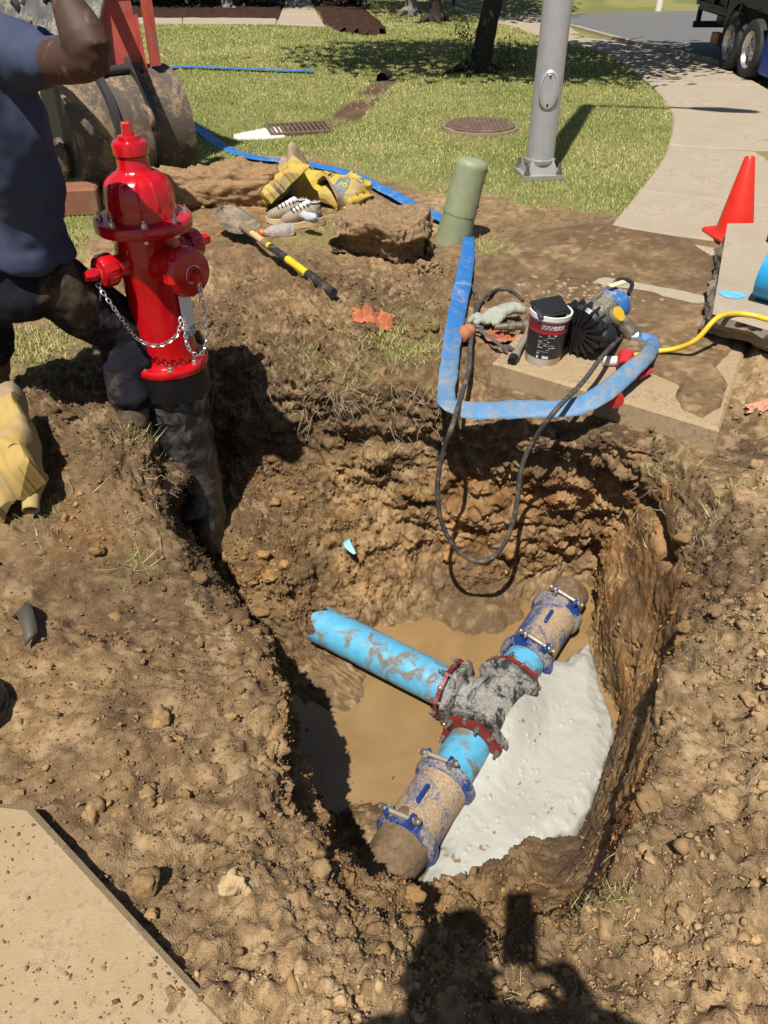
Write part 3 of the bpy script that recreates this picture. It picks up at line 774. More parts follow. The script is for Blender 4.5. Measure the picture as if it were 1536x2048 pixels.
def joint(parent, d_, s0, roll=0.0, n=6):
    """mechanical joint on the tee: iron bell flange, red gland, bolts; d_ points out of the tee"""
    Mx = axisM(T + d_ * s0, d_, roll)
    def lob(a, k): return 1 + .075 * (math.cos(a * n) > .55) - .02
    m = MB(); m.lathe([(PR + .012, -.055), (PR + .035, -.045), (PR + .060, -.022), (PR + .062, 0), (PR + .03, .001)], 48, Mx, mod=lambda a, k: lob(a, k) if k >= 2 else 1)
    fl = m.build('bell_flange', M_IRON, parent)
    m = MB(); m.lathe([(PR + .004, .022), (PR + .050, .022), (PR + .052, .044), (PR + .020, .052), (PR + .004, .052)], 60, Mx, cap=False, mod=lambda a, k: (1 + .10 * max(0, math.cos(a * n)) ** 3 - .04) if k in (1, 2) else 1)
    gl_ = m.build('gland', M_GLAND, parent)
    for k in range(n):
        a = 2 * math.pi * k / n
        o_ = Mx @ Vector(((PR + .042) * math.cos(a), (PR + .042) * math.sin(a), -.03))
        bolt_mb(o_, d_, .10, .009, .015).build('bolt', M_BOLT, gl_)
        a2 = a + math.pi / n                                   # wedge set screws
        w = Mx @ Vector(((PR + .033) * math.cos(a2), (PR + .033) * math.sin(a2), .036))
        out = (w - (Mx @ Vector((0, 0, .036)))).normalized()
        mm = MB(); mm.lathe([(.018, 0), (.016, .012), (.010, .014), (.010, .026), (.006, .028)], 8, axisM(w - out * .006, out)); mm.build('wedge_screw', M_BOLT, gl_)
    return fl

tee = empty('pipe_tee', (T.x, T.y, T.z - PR)); tag(tee, 'black iron pipe tee with red bolted glands in the pit', 'pipe fitting')
tee_inv = Matrix.Translation(-tee.location)
class _TP:  # children are modelled in world space; move them into the tee's frame
    pass
m = MB()
m.lathe([(PR + .008, -.17), (PR + .012, -.10), (PR + .014, 0), (PR + .012, .10), (PR + .008, .17)], 40, axisM(T, MD), cap=False)
m.lathe([(PR + .010, .02), (PR + .012, .10), (PR + .008, .17)], 40, axisM(T, BD), cap=False)
m.lathe([(PR + .026, .085), (PR + .03, .10), (PR + .026, .115)], 40, axisM(T, BD), cap=False)
body = m.build('body', M_IRON, tee)
m = MB(); m.lathe([(.02, 0), (.02, .012), (.012, .014)], 16, axisM(T + Vector((0, 0, PR + .012)) + MD * .04, Vector((0, 0, 1)))); m.build('cast_boss', M_IRON, tee)
joint(tee, MD, .205, .3); joint(tee, -MD, .205, .3); joint(tee, BD, .225, .3)
def to_local(root):
    for o in list(root.children):
        o.matrix_parent_inverse = Matrix.Translation(-root.location)
    root.scale = (FS_,) * 3; root.location.z = T.z - PR * FS_
to_local(tee)

def pipe_shell(p0, p1, r, wall=.012, seg=40, rag0=0, rag1=0, rings=30):
    ax = (p1 - p0); L = ax.length; Mx = axisM(p0, ax)
    v = []; f = []
    for layer, rr in ((0, r), (1, r - wall)):
        for k in range(rings + 1):
            for j_ in range(seg):
                a = 2 * math.pi * j_ / seg
                e0 = rag0 * (.5 + .5 * math.sin(a * 3 + 1) * math.sin(a * 7)) if rag0 else 0
                e1 = rag1 * (.5 + .5 * math.sin(a * 4)) if rag1 else 0
                zz_ = e0 + (L - e0 - e1) * k / rings
                v.append(Mx @ Vector((rr * math.cos(a), rr * math.sin(a), zz_)))
    n_ = (rings + 1) * seg
    for layer in (0, 1):
        for k in range(rings):
            for j_ in range(seg):
                q_ = (layer * n_ + k * seg + j_, layer * n_ + k * seg + (j_ + 1) % seg, layer * n_ + (k + 1) * seg + (j_ + 1) % seg, layer * n_ + (k + 1) * seg + j_)
                f.append(q_ if layer == 0 else q_[::-1])
    for k in (0, rings):
        for j_ in range(seg):
            a, b = k * seg + j_, k * seg + (j_ + 1) % seg
            f.append((a, n_ + a, n_ + b, b) if k == 0 else (a, b, n_ + b, n_ + a))
    m = MB(); m.add(v, f); return m
pb = T + BD * .25
pe = P(628, 1252, -.84); sB = (pe - T).dot(BD)
PB = PR * FS_
br = pipe_shell(T + BD * .18, T + BD * (sB + .06) + Vector((0, 0, .015)), PB, rag1=.05).build('blue_pipe', M_BLUE)
tag(br, 'long mud-spattered light blue branch pipe running left from the tee', 'pipe', 'blue pipes joined to the tee')
def sM_of(px, py): return (P(px, py, -.83) - T).dot(MD)
f0, f1 = sM_of(1078, 1288), sM_of(1130, 1195)
n0, n1_ = sM_of(912, 1538), sM_of(832, 1652)
pfar = pipe_shell(T + MD * .17, T + MD * (f0 + .06), PB).build('blue_pipe', M_BLUE); tag(pfar, 'short blue pipe piece between tee and far coupling', 'pipe', 'blue pipes joined to the tee')
pnear = pipe_shell(T - MD * .17, T + MD * (n0 - .06), PB).build('blue_pipe', M_BLUE); tag(pnear, 'short blue pipe piece between tee and near coupling', 'pipe', 'blue pipes joined to the tee')
old = pipe_shell(T + MD * (n1_ + .06), T + MD * (n1_ - .62) + Vector((0, 0, -.02)), PB + .012, rings=40)
old.jitter(.014, 9, 5); old = old.build('old_pipe', M_OLD); tag(old, 'mud-caked old water main entering the near coupling', 'pipe')
oldf = pipe_shell(T + MD * (f1 - .05), T + MD * (f1 + .17), PB + .004); oldf = oldf.build('old_pipe', M_OLD); tag(oldf, 'mud-caked old water main leaving the far coupling', 'pipe')

def coupling(sa, sb, label, up=.25):
    """sleeve coupling between two stations on the main: barrel, two clamp rings with cross bolts, a lifting handle"""
    base = T + MD * ((sa + sb) / 2); root = empty('sleeve_coupling', (base.x, base.y, T.z - PR)); tag(root, label, 'coupling', 'couplings on the water main')
    mid_ = (sa + sb) / 2; sa, sb = mid_ + (sa - mid_) / FS_, mid_ + (sb - mid_) / FS_
    d_ = (MD * (1 if sb > sa else -1)); L = abs(sb - sa); o0 = T + MD * sa
    Mx = axisM(o0, d_)
    m = MB(); m.lathe([(PR + .026, .0), (PR + .020, .03), (PR + .018, L * .5), (PR + .020, L - .03), (PR + .026, L)], 48, Mx, cap=False); m.build('barrel', M_CPBODY, root)
    side = d_.cross(Vector((0, 0, 1))).normalized()
    for e in (0, 1):
        c0 = o0 + d_ * (L * e); dd_ = d_ * (-1 if e == 0 else 1)
        Mr = axisM(c0, dd_)
        m = MB(); m.lathe([(PR + .019, -.036), (PR + .036, -.028), (PR + .043, -.008), (PR + .043, .016), (PR + .030, .026), (PR + .006, .028), (PR + .002, .016)], 48, Mr, cap=False); rg_ = m.build('clamp_ring', M_CPRING, root)
        tl = (Vector((0, 0, 1)) + side * up).normalized(); tg = tl.cross(d_).normalized()
        top = c0 + tl * (PR + .060)
        for s_ in (-1, 1):
            lug = top + tg * (.062 * s_) - tl * .012
            mm = MB(); R3 = Matrix((tg, d_, tl)).transposed()
            mm.box(lug, (.022, .055, .05), R3, .006); mm.build('lug', M_CPRING, rg_)
        bb = MB(); bb.lathe([(.011, -.105), (.011, .105)], 10, axisM(top, tg)); bb.build('clamp_bolt', dirty('galvanised_bolt', (.42, .36, .27), .45, .4, dirt=.35, scale=20), rg_)
        for s_ in (-1, 1):
            nb_ = MB(); nb_.lathe([(.019, 0), (.019, .018)], 6, axisM(top + tg * (.078 * s_), tg * s_)); nb_.build('nut', M_BOLT, rg_)
    cc = o0 + d_ * (L * .55); tl = (Vector((0, 0, 1)) + side * (up * .4)).normalized()
    m = MB(); R3 = Matrix((d_, tl.cross(d_), tl)).transposed()
    m.box(cc + tl * (PR + .038), (.105, .020, .022), R3, .006); m.box(cc + tl * (PR + .022) + d_ * .04, (.014, .016, .02), R3, .002); m.box(cc + tl * (PR + .022) - d_ * .04, (.014, .016, .02), R3, .002)
    m.build('lifting_handle', M_HANDLE, root)
    to_local(root); return root
coupling(f0, f1, 'blue ringed coupling on the far end of the main, against the pit wall')
coupling(n0, n1_, 'tan mud-coated coupling with blue rings nearest the camera in the pit')
# a curved scrap of blue pipe on the slope
sh = hit(705, 1090)
m = MB(); v = []; f = []
for k in range(13):
    a = -.9 + 1.8 * k / 12; 
    for rr, w_ in ((.09, 0), (.082, 0), (.082, 1), (.09, 1)):
        v.append((rr * math.sin(a) * 1.0 , w_ * .035 * (1 - (a / 1.0) ** 2 * .8), rr * math.cos(a) - .07))
for k in range(12):
    for j_ in range(4): f.append((4 * k + j_, 4 * k + (j_ + 1) % 4, 4 * k + 4 + (j_ + 1) % 4, 4 * k + 4 + j_))
f += [(0, 1, 2, 3), (48, 51, 50, 49)]
m.add(v, f); o = m.build('pipe_shard', dirty('pale_blue_pvc', (.25, .55, .68), .5, dirt=.2), loc=sh + Vector((0, -.02, .025)), rot=(-.5, .2, 1.75)); tag(o, 'small curved shard of pale blue pipe stuck in the back slope', 'pipe piece')
# ------------------------------------------------------------------ fire hydrant
M_RED = dirty('hydrant_red', (.46, .004, .008), .22, dirt=.10, scale=8, bump=.2, col2=(.38, .003, .006), fine=130, coat=.4)
M_STEEL = dirty('bright_steel', (.62, .60, .56), .28, .9, dirt=.05, scale=30)
M_CHAIN = dirty('zinc_chain', (.70, .70, .68), .25, .9, dirt=.02, scale=30)
t = NT('black_wrap'); n1 = t.noise(5, 5, .65, dist=1.5); n2 = t.noise(3.2, 4, .6)
gm_ = t.node('ShaderNodeSeparateXYZ'); t.put(t.coord(), gm_.inputs[0])
mk = t.math('MULTIPLY', t.ramp(n1, [(.44, 0.), (.64, 1.)]), t.ramp(n2, [(.36, 0.), (.58, 1.)]))
M_WRAP = t.set(t.mix(mk, (.010, .010, .011), (.30, .275, .24)), t.mix(mk, (.32,) * 3, (.9,) * 3), 0, t.bump(n1, .35, .02), .5)
HX, HY = -.845, 2.80; FZ = .20
hyd = empty('fire_hydrant', (HX, HY, FZ)); tag(hyd, 'glossy red fire hydrant with chained caps on a black riser pipe', 'fire hydrant')
H = lambda prof: [(r, z - FZ) for r, z in prof]
def bolt_head(parent, p_, r=.012, h=.010, mat=None):
    m = MB(); m.lathe([(r * 1.25, -.001), (r * 1.25, .003)], 12, Matrix.Translation(p_)); m.lathe([(r, .003), (r, .003 + h), (r * .75, .005 + h)], 6, Matrix.Translation(p_)); m.lathe([(r * .45, h), (r * .42, h + .014)], 8, Matrix.Translation(p_))
    return m.build('bolt', mat or M_STEEL, parent)
m = MB(); m.lathe(H([(.118, .225), (.112, .245), (.110, .30), (.111, .45), (.113, .56), (.122, .60), (.119, .65), (.112, .70), (.115, .725)]), 48); barrel = m.build('barrel', M_RED, hyd)
m = MB(); m.lathe(H([(.149, .195), (.152, .20), (.152, .222), (.147, .228), (.116, .230)]), 48); gf = m.build('ground_flange', M_RED, hyd)
m = MB(); m.lathe(H([(.166, .725), (.170, .731), (.170, .757), (.165, .764), (.118, .768)]), 56); bf = m.build('bonnet_flange', M_RED, hyd)
def ribs(a, k): return 1 + (.05 if (abs(((a * 12 / (2 * math.pi)) % 1) - .5) < .09 and 3 <= k <= 9) else 0)
prof = H([(.121, .765), (.120, .785), (.117, .80), (.116, .806), (.1155, .83), (.110, .862), (.100, .885), (.085, .90), (.070, .908), (.060, .914), (.054, .925), (.052, .962)])
m = MB(); m.lathe(prof, 120, mod=ribs); bonnet = m.build('bonnet', M_RED, hyd, angle=55)
m = MB(); m.lathe(H([(.050, .962), (.058, .966), (.059, .998), (.055, 1.006), (.038, 1.010), (.036, 1.022), (.030, 1.024)]), 40); m.build('weather_cap', M_RED, hyd)
m = MB(); m.lathe(H([(.022, 1.022), (.019, 1.060), (.016, 1.064)]), 5, Matrix.Rotation(.5, 4, 'Z')); m.build('operating_nut', M_RED, hyd, angle=20)
for k in range(8):
    a = 2 * math.pi * (k + .35) / 8
    bolt_head(bf, (.146 * math.cos(a), .146 * math.sin(a), .766 - FZ), .011)
    mm = MB(); mm.lathe([(.011, -.012), (.011, 0)], 6, Matrix.Translation((.146 * math.cos(a), .146 * math.sin(a), .725 - FZ))); mm.build('nut', M_STEEL, bf)
    bolt_head(gf, (.133 * math.cos(a), .133 * math.sin(a), .228 - FZ), .011)
def nozzle(d_, zc, rs, rc, L, name):
    Mx = axisM(Vector((0, 0, zc - FZ)), d_)
    m = MB(); m.lathe([(rs * 1.15, .06), (rs * 1.18, .10), (rs * 1.02, .125), (rs, .15), (rs * 1.08, L - .055), (rs * 1.12, L - .05)], 40, Mx, cap=False); m.build(name, M_RED, hyd)
    def lug(a, k): return 1 + (.045 if (abs(((a * 14 / (2 * math.pi)) % 1) - .5) < .16 and k in (1, 2, 3)) else 0)
    m = MB(); m.lathe([(rc * .96, L - .048), (rc, L - .044), (rc, L - .03), (rc * .99, L - .006), (rc * .90, L + .006), (rc * .55, L + .013), (rc * .36, L + .015)], 84, Mx, mod=lug); cap_ = m.build('cap', M_RED, hyd)
    m = MB(); m.lathe([(rc * .36, L + .008), (rc * .34, L + .026), (rc * .30, L + .028)], 24, Mx); m.lathe([(.024, L + .022), (.019, L + .058), (.015, L + .061)], 5, Mx); m.build('cap_nut', M_RED, cap_, angle=20)
    return Mx
PD = Vector((.75, -.66, 0)).normalized(); HD = Vector((-.66, -.75, 0)).normalized()
nozzle(PD, .615, .064, .084, .235, 'pumper_nozzle'); nozzle(HD, .62, .040, .055, .205, 'hose_nozzle'); nozzle(-HD, .62, .040, .055, .205, 'hose_nozzle')
def chain(pts, name='chain', lk=.021):
    pts = smooth_path(pts, 24); L = [0]
    for a, b in zip(pts[:-1], pts[1:]): L.append(L[-1] + (b - a).length)
    n_ = int(L[-1] / (lk * .72)); m = MB()
    for k in range(n_):
        s_ = (k + .5) / n_ * L[-1]; i = max(j_ for j_ in range(len(L)) if L[j_] <= s_); i = min(i, len(pts) - 2)
        p_ = pts[i].lerp(pts[i + 1], (s_ - L[i]) / max(1e-9, L[i + 1] - L[i])); tg = (pts[i + 1] - pts[i]).normalized()
        Mx = axisM(p_, tg, (math.pi / 2) * (k % 2) + .4)
        ring = []
        for j_ in range(10):
            a = 2 * math.pi * j_ / 10; ring.append(Mx @ Vector((.0065 * math.cos(a), 0, lk * .5 * math.sin(a))))
        ring.append(ring[0]); m.tube(ring, .0021, 5, up=Mx.to_3x3() @ Vector((0, 1, 0)), cap=False)
    o = m.build(name, M_CHAIN, hyd, smooth=True); o['kind'] = 'stuff'; return o
capP = PD * .262 + Vector((0, 0, .615 - FZ)); capH = HD * .228 + Vector((0, 0, .62 - FZ))
rightv = Vector((.958, .287, 0))
eye = Vector((.10, -.095, .395 - FZ))                          # where the chains hook on, front right of the barrel
chain([capH + Vector((-.0, -.0, -.035)), capH + Vector((.06, -.03, -.13)), Vector((-.055, -.16, .375 - FZ)), Vector((.02, -.155, .345 - FZ)), Vector((.085, -.125, .375 - FZ)), eye + Vector((0, 0, .03))])
chain([capP + Vector((.01, 0, -.03)), capP + Vector((.012, .0, -.13)), capP + Vector((.005, .0, -.24)), capP + Vector((-.03, 0, -.30)), capP + Vector((-.07, .01, -.27)), eye + Vector((.01, 0, .03))])
for cp_, d_ in ((capP, PD), (capH, HD)):
    m = MB(); rr = []
    Mx = axisM(cp_ + d_ * -.012, d_)
    for j_ in range(17):
        a = 2 * math.pi * j_ / 16; rr.append(Mx @ Vector((.030 * math.cos(a), .030 * math.sin(a), 0)))
    m.tube(rr, .0026, 6, cap=False); m.tube([Mx @ Vector((.01, -.028, 0)), cp_ + Vector((.004, 0, -.055)), cp_ + Vector((.0, 0, -.095))], .0024, 6); m.build('chain_hook', M_CHAIN, hyd)
# paper tag on the barrel, right side
m = MB(); v = []; f = []
a0 = math.atan2(-.30, .95)
for k in range(9):
    a = a0 - .36 + .72 * k / 8
    for zz_ in (.33, .50): v.append((.1185 * math.cos(a) + .004, .1185 * math.sin(a), zz_ - FZ))
for k in range(8): f.append((2 * k, 2 * k + 2, 2 * k + 3, 2 * k + 1))
m.add(v, f); t = NT('paper_tag'); gmx = t.node('ShaderNodeSeparateXYZ'); t.put(t.coord(), gmx.inputs[0])
bars = t.math('MULTIPLY', t.ramp(t.noise(260, 0, vec=None), [(.48, 0.), (.52, 1.)]), t.ramp(gmx.outputs[2], [(.165, 1.), (.17, 0.)]))
lab = m.build('paper_tag', t.set(t.mix(bars, (.72, .72, .70), (.05, .05, .05)), .6), hyd)
# riser below ground
m = MB(); m.lathe(H([(.125, .085), (.150, .09), (.150, .150), (.149, .192), (.118, .193)]), 40); m.jitter(.006, 30, 3); lf = m.build('lower_flange', dirty('tar_black', (.008, .008, .009), .3, dirt=.12, dcol=(.10, .095, .085), scale=7, bump=.6), hyd)
for k in range(8):
    a = 2 * math.pi * (k + .35) / 8; mm = MB(); mm.lathe([(.013, -.03), (.013, .0)], 6, Matrix.Translation((.133 * math.cos(a), .133 * math.sin(a), .105 - FZ))); mm.build('nut', dirty('tar_black', (0, 0, 0)), lf)
pr = [(.128, .10 - .04 * k) for k in range(22)]
m = MB(); m.lathe(H(pr), 40); m.jitter(.010, 11, 8); m.build('riser_pipe', M_WRAP, hyd)

# ------------------------------------------------------------------ people
def fuse(m, voxel, smooth_it=6, disp=None):
    """join overlapping volumes of a mesh builder into one skin"""
    me = bpy.data.meshes.new('tmp'); me.from_pydata(m.v, [], m.f); me.update()
    o = bpy.data.objects.new('tmp', me); COL.objects.link(o)
    r = o.modifiers.new('r', 'REMESH'); r.mode = 'VOXEL'; r.voxel_size = voxel
    s_ = o.modifiers.new('s', 'SMOOTH'); s_.factor = .5; s_.iterations = smooth_it
    dg = bpy.context.evaluated_depsgraph_get(); ev = o.evaluated_get(dg)
    nm = bpy.data.meshes.new_from_object(ev, depsgraph=dg)
    bpy.data.objects.remove(o); bpy.data.meshes.remove(me)
    if disp:
        n_ = len(nm.vertices); a = np.empty(n_ * 3); nm.vertices.foreach_get('co', a); a = a.reshape(-1, 3)
        b = np.empty(n_ * 3); nm.vertices.foreach_get('normal', b); b = b.reshape(-1, 3)
        a = a + b * disp(a)[:, None]; nm.vertices.foreach_set('co', a.ravel()); nm.update()
    return nm
def limb(m, pts, rads, seg=16, n=5, flat=1.0, up=Vector((0, 0, 1))):
    P_ = smooth_path(pts, n); R_ = []
    for k in range(len(pts) - 1):
        for j_ in range(n): R_.append(rads[k] + (rads[k + 1] - rads[k]) * j_ / n)
    R_.append(rads[-1]); 
    # rounded ends
    t0 = (P_[0] - P_[1]).normalized(); t1 = (P_[-1] - P_[-2]).normalized()
    P_ = [P_[0] + t0 * R_[0] * .6] + P_ + [P_[-1] + t1 * R_[-1] * .6]; R_ = [R_[0] * .5] + R_ + [R_[-1] * .5]
    m.tube(P_, R_, seg, flat, up); return m
def loft(m, secs, seg=28):
    """secs: (centre, rx, ry, angle) horizontal ellipses"""
    v = []; f = []
    for (c_, rx, ry, an) in secs:
        for j_ in range(seg):
            a = 2 * math.pi * j_ / seg; ca, sa_ = math.cos(a), math.sin(a)
            ex = rx * math.copysign(abs(ca) ** .85, ca); ey = ry * math.copysign(abs(sa_) ** .85, sa_)
            v.append((c_[0] + ex * math.cos(an) - ey * math.sin(an), c_[1] + ex * math.sin(an) + ey * math.cos(an), c_[2]))
    n_ = len(secs)
    for k in range(n_ - 1):
        for j_ in range(seg): f.append((k * seg + j_, k * seg + (j_ + 1) % seg, (k + 1) * seg + (j_ + 1) % seg, (k + 1) * seg + j_))
    f.append(tuple(range(seg))[::-1]); f.append(tuple((n_ - 1) * seg + j_ for j_ in range(seg)))
    m.add(v, f); return m
def hand(m, wrist, d_, palm_n, s_=1.0, curl=.9):
    """palm and five bent fingers; d_ along the hand, palm_n out of the palm"""
    d_ = d_.normalized(); palm_n = (palm_n - d_ * palm_n.dot(d_)).normalized(); sd_ = d_.cross(palm_n)
    limb(m, [wrist, wrist + d_ * .05 * s_, wrist + d_ * .095 * s_], [.027 * s_, .034 * s_, .036 * s_], 12, 4, .5, palm_n)
    for k, (o_, L) in enumerate(((-.030, .068), (-.010, .080), (.010, .076), (.028, .060))):
        b = wrist + d_ * .090 * s_ + sd_ * o_ * s_; dir_ = d_.copy(); pts = [b]
        for j_ in range(3):
            dir_ = (dir_ + palm_n * (.28 + curl * .42)).normalized(); b = b + dir_ * L * s_ * (.42, .33, .25)[j_]; pts.append(b)
        limb(m, pts, [.0105 * s_, .0098 * s_, .009 * s_, .0075 * s_], 8, 2)
    b = wrist + d_ * .03 * s_ - sd_ * .028 * s_
    limb(m, [b, b - sd_ * .030 * s_ + d_ * .030 * s_ + palm_n * .01, b - sd_ * .030 * s_ + d_ * .062 * s_ + palm_n * .025 * s_], [.014 * s_, .0115 * s_, .009 * s_], 8, 3)
def head(m, c_, yaw, tilt=0.0):
    Mx = Matrix.Translation(c_) @ Matrix.Rotation(yaw, 4, 'Z') @ Matrix.Rotation(tilt, 4, 'X')       # faces +y
    v0 = len(m.v)
    loft(m, [((0, .0, -.115), .030, .030, 0), ((0, .022, -.105), .048, .055, 0), ((0, .018, -.075), .060, .078, 0), ((0, .008, -.03), .070, .092, 0), ((0, .0, .02), .076, .098, 0), ((0, -.004, .07), .070, .092, 0), ((0, -.006, .105), .045, .060, 0), ((0, -.006, .118), .015, .02, 0)])
    limb(m, [(0, .098, .012), (0, .112, -.02), (0, .106, -.034)], [.010, .014, .012], 8, 3)               # nose
    limb(m, [(-.024, .094, -.062), (0, .101, -.06), (.024, .094, -.062)], [.007, .010, .007], 8, 3)        # lips
    limb(m, [(-.05, .082, .024), (0, .098, .022), (.05, .082, .024)], [.010, .009, .010], 8, 3)            # brow
    for s_ in (-1, 1):
        limb(m, [(s_ * .075, -.01, .022), (s_ * .086, -.016, .0), (s_ * .077, -.006, -.03)], [.011, .015, .009], 8, 3, .6)
        limb(m, [(s_ * .031, .083, .002), (s_ * .031, .088, .002)], [.012, .012], 8, 2)
    for k in range(v0, len(m.v)): m.v[k] = tuple(Mx @ Vector(m.v[k]))
def wrinkle(amp, sc, seed):
    return lambda a: (np.abs(fbm(a * np.array([1, 1, .45]), sc, 3, seed)) * 2 - .4) * amp + fbm(a, sc * 3, 2, seed + 5) * amp * .25
def person(name, J, mats, label, cat='person', extra=None):
    """J: joints in metres; body, shirt, trousers, boots and hair are separate skins on one figure"""
    root = empty(name, J['root']); tag(root, label, cat)
    sk, sh_, tr, bo, hr = mats; yaw = J['yaw']
    Wz = Vector((0, 0, 1))
    b = MB()
    loft(b, [(J['pelvis'] - Wz * .03, .12, .085, yaw), (J['waist'], .12, .085, yaw), (J['chest'], .14, .095, yaw), (J['collar'], .10, .07, yaw), (J['neck'], .055, .058, yaw), (J['neck'] + Wz * .05, .052, .056, yaw)])
    limb(b, [J['collar'], J['neck'] + Wz * .02, J['head'] - Wz * .06], [.06, .055, .052])
    head(b, J['head'], J.get('face', yaw), J.get('tilt', 0))
    for s_ in 'RL':
        limb(b, [J['sh' + s_], J['el' + s_], J['wr' + s_]], [.060, .050, .030])
        el = J['el' + s_]; fo = J['wr' + s_] - el
        limb(b, [el + fo * .02, el + fo * .3, el + fo * .6, J['wr' + s_]], [.054, .060, .050, .033])
        hand(b, J['wr' + s_], J['hd' + s_], J['pn' + s_])
        limb(b, [J['hip' + s_], J['kn' + s_], J['an' + s_]], [.072, .052, .040])
    link('body', fuse(b, .0075, 4), sk, root, angle=180)
    c = MB()
    secs = [(J['hem'], .205, .15, yaw), (J['hem'] + Wz * .07, .195, .145, yaw), (J['waist'], .178, .132, yaw), (J['chest'], .197, .142, yaw), (J['chest'] + (J['collar'] - J['chest']) * .6, .19, .128, yaw), (J['collar'], .12, .088, yaw), (J['collar'] + (J['neck'] - J['collar']) * .6, .078, .072, yaw)]
    loft(c, secs)
    for s_ in 'RL':
        sh1 = J['sh' + s_]; e = J['el' + s_]
        limb(c, [J['collar'].lerp(sh1, .45), sh1, sh1.lerp(e, .35), sh1.lerp(e, J.get('sleeve', .62))], [.085, .085, .078, .080])
    link('shirt', fuse(c, .011, 5, wrinkle(J.get('fold', .012), 4.5, 3)), sh_, root, angle=180)
    d_ = MB()
    loft(d_, [(J['pelvis'] - Wz * .12, .15, .125, yaw), (J['pelvis'] - Wz * .05, .172, .135, yaw), (J['pelvis'] + Wz * .04, .165, .122, yaw), (J['pelvis'] + Wz * .085, .158, .116, yaw)])
    for s_ in 'RL':
        a = J['an' + s_]; k_ = J['kn' + s_]
        limb(d_, [J['hip' + s_] + Wz * .02, J['hip' + s_].lerp(k_, .5), k_, k_.lerp(a, .5), k_.lerp(a, J.get('cuff', .8))], [.122, .118, .102, .092, .094])
    trou = link('trousers', fuse(d_, .011, 4, wrinkle(.024, 7, 9)), tr, root, angle=180)
    for s_ in 'RL':
        e = MB(); a = J['an' + s_]; k_ = J['kn' + s_]; toe = J['toe' + s_]
        limb(e, [k_.lerp(a, .55), k_.lerp(a, .8), a], [.074, .066, .056])
        limb(e, [a - Wz * .025, a.lerp(toe, .5) - Wz * .035, toe], [.052, .047, .040], 14, 4, .8)
        bt = link('boot', fuse(e, .008, 3, lambda q_: fbm(q_, 22, 3, 4) * .004), bo, root, angle=180)
        so_ = MB(); tt = (toe - a); tt.z = 0; tt.normalize(); base_z = min(toe.z, a.z - .05) - .045
        sl_ = [Vector((a.x, a.y, base_z)) - tt * .045, Vector((a.x, a.y, base_z)) + tt * .03, Vector((toe.x, toe.y, base_z)) + tt * .02]
        so_.tube(smooth_path(sl_, 5), .048, 14, .28); so_.build('sole', dirty('boot_sole', (.04, .035, .03), .8, dirt=.6), bt)
    if hr is not None:
        h = MB(); Mx = Matrix.Translation(J['head']) @ Matrix.Rotation(J.get('face', yaw), 4, 'Z')
        v0 = len(h.v); loft(h, [((0, -.02, -.05), .070, .080, 0), ((0, -.016, .0), .080, .092, 0), ((0, -.010, .045), .083, .102, 0), ((0, -.008, .09), .068, .088, 0), ((0, -.008, .118), .045, .06, 0), ((0, -.008, .130), .014, .02, 0)])
        for k in range(v0, len(h.v)): h.v[k] = tuple(Mx @ Vector(h.v[k]))
        link(J.get('headwear', 'hair'), fuse(h, .010, 2, lambda q_: fbm(q_, 50, 2, 4) * .003), hr, root, angle=180)
    if extra: extra(root)
    for o in list(root.children): o.matrix_parent_inverse = Matrix.Translation(-root.location)
    return root
M_SKIN = dirty('dark_skin', (.060, .031, .021), .62, spec=.3, dirt=.36, dcol=(.16, .11, .075), scale=9, bump=.12)
t = NT('navy_shirt'); n1 = t.noise(3, 4); n2 = t.noise(900, 1)
M_SHIRT = t.set(t.mix(t.ramp(n1, [(.3, 0.), (.7, 1.)]), (.034, .043, .078), (.047, .058, .100)), .9, 0, t.bump(n2, .2, .002), .2)
M_TROU = dirty('work_trousers', (.014, .013, .018), .95, spec=.1, dirt=.44, dcol=(.07, .052, .036), scale=5, fine=60, bump=.3)
M_BOOT = dirty('muddy_boot', (.022, .019, .015), .6, dirt=.55, dcol=(.10, .070, .040), scale=8, bump=.6)
M_HAIR = dirty('black_hair', (.01, .008, .007), .7, dirt=0)
J = dict(root=Vector((-1.24, 2.75, 0)), yaw=.25, pelvis=Vector((-1.275, 2.63, .62)), hem=Vector((-1.265, 2.61, .675)), waist=Vector((-1.25, 2.58, .86)), chest=Vector((-1.21, 2.52, 1.12)), collar=Vector((-1.18, 2.50, 1.34)), neck=Vector((-1.19, 2.52, 1.42)), head=Vector((-1.19, 2.57, 1.58)), tilt=-.2,
    shR=Vector((-.995, 2.45, 1.285)), elR=Y(186, 112, 2.24), wrR=Y(126, -12, 2.30), hdR=Vector((-.1, .02, .09)), pnR=Vector((-.6, .2, -.2)),
    shL=Vector((-1.38, 2.52, 1.28)), elL=Vector((-1.55, 2.62, 1.06)), wrL=Vector((-1.45, 2.85, 1.0)), hdL=Vector((.1, .2, -.02)), pnL=Vector((.2, 0, -1)),
    hipR=Vector((-1.17, 2.64, .59)), knR=Vector((-1.00, 2.76, .34)), anR=Vector((-.985, 2.66, -.00)), toeR=Vector((-.955, 2.58, -.055)),
    hipL=Vector((-1.39, 2.67, .59)), knL=Vector((-1.565, 2.90, .40)), anL=Vector((-1.60, 2.90, .10)), toeL=Vector((-1.68, 2.96, .05)), sleeve=.40, cuff=.72, fold=.042)
def work_extra(root):
    yaw = .25
    b = MB(); loft(b, [(Vector((-1.275, 2.63, .655)), .178, .138, yaw), (Vector((-1.275, 2.63, .662)), .181, .141, yaw), (Vector((-1.275, 2.63, .690)), .179, .139, yaw), (Vector((-1.275, 2.63, .697)), .176, .136, yaw)], 40)
    b.build('belt', dirty('belt', (.015, .012, .010), .5, dirt=.3), root)
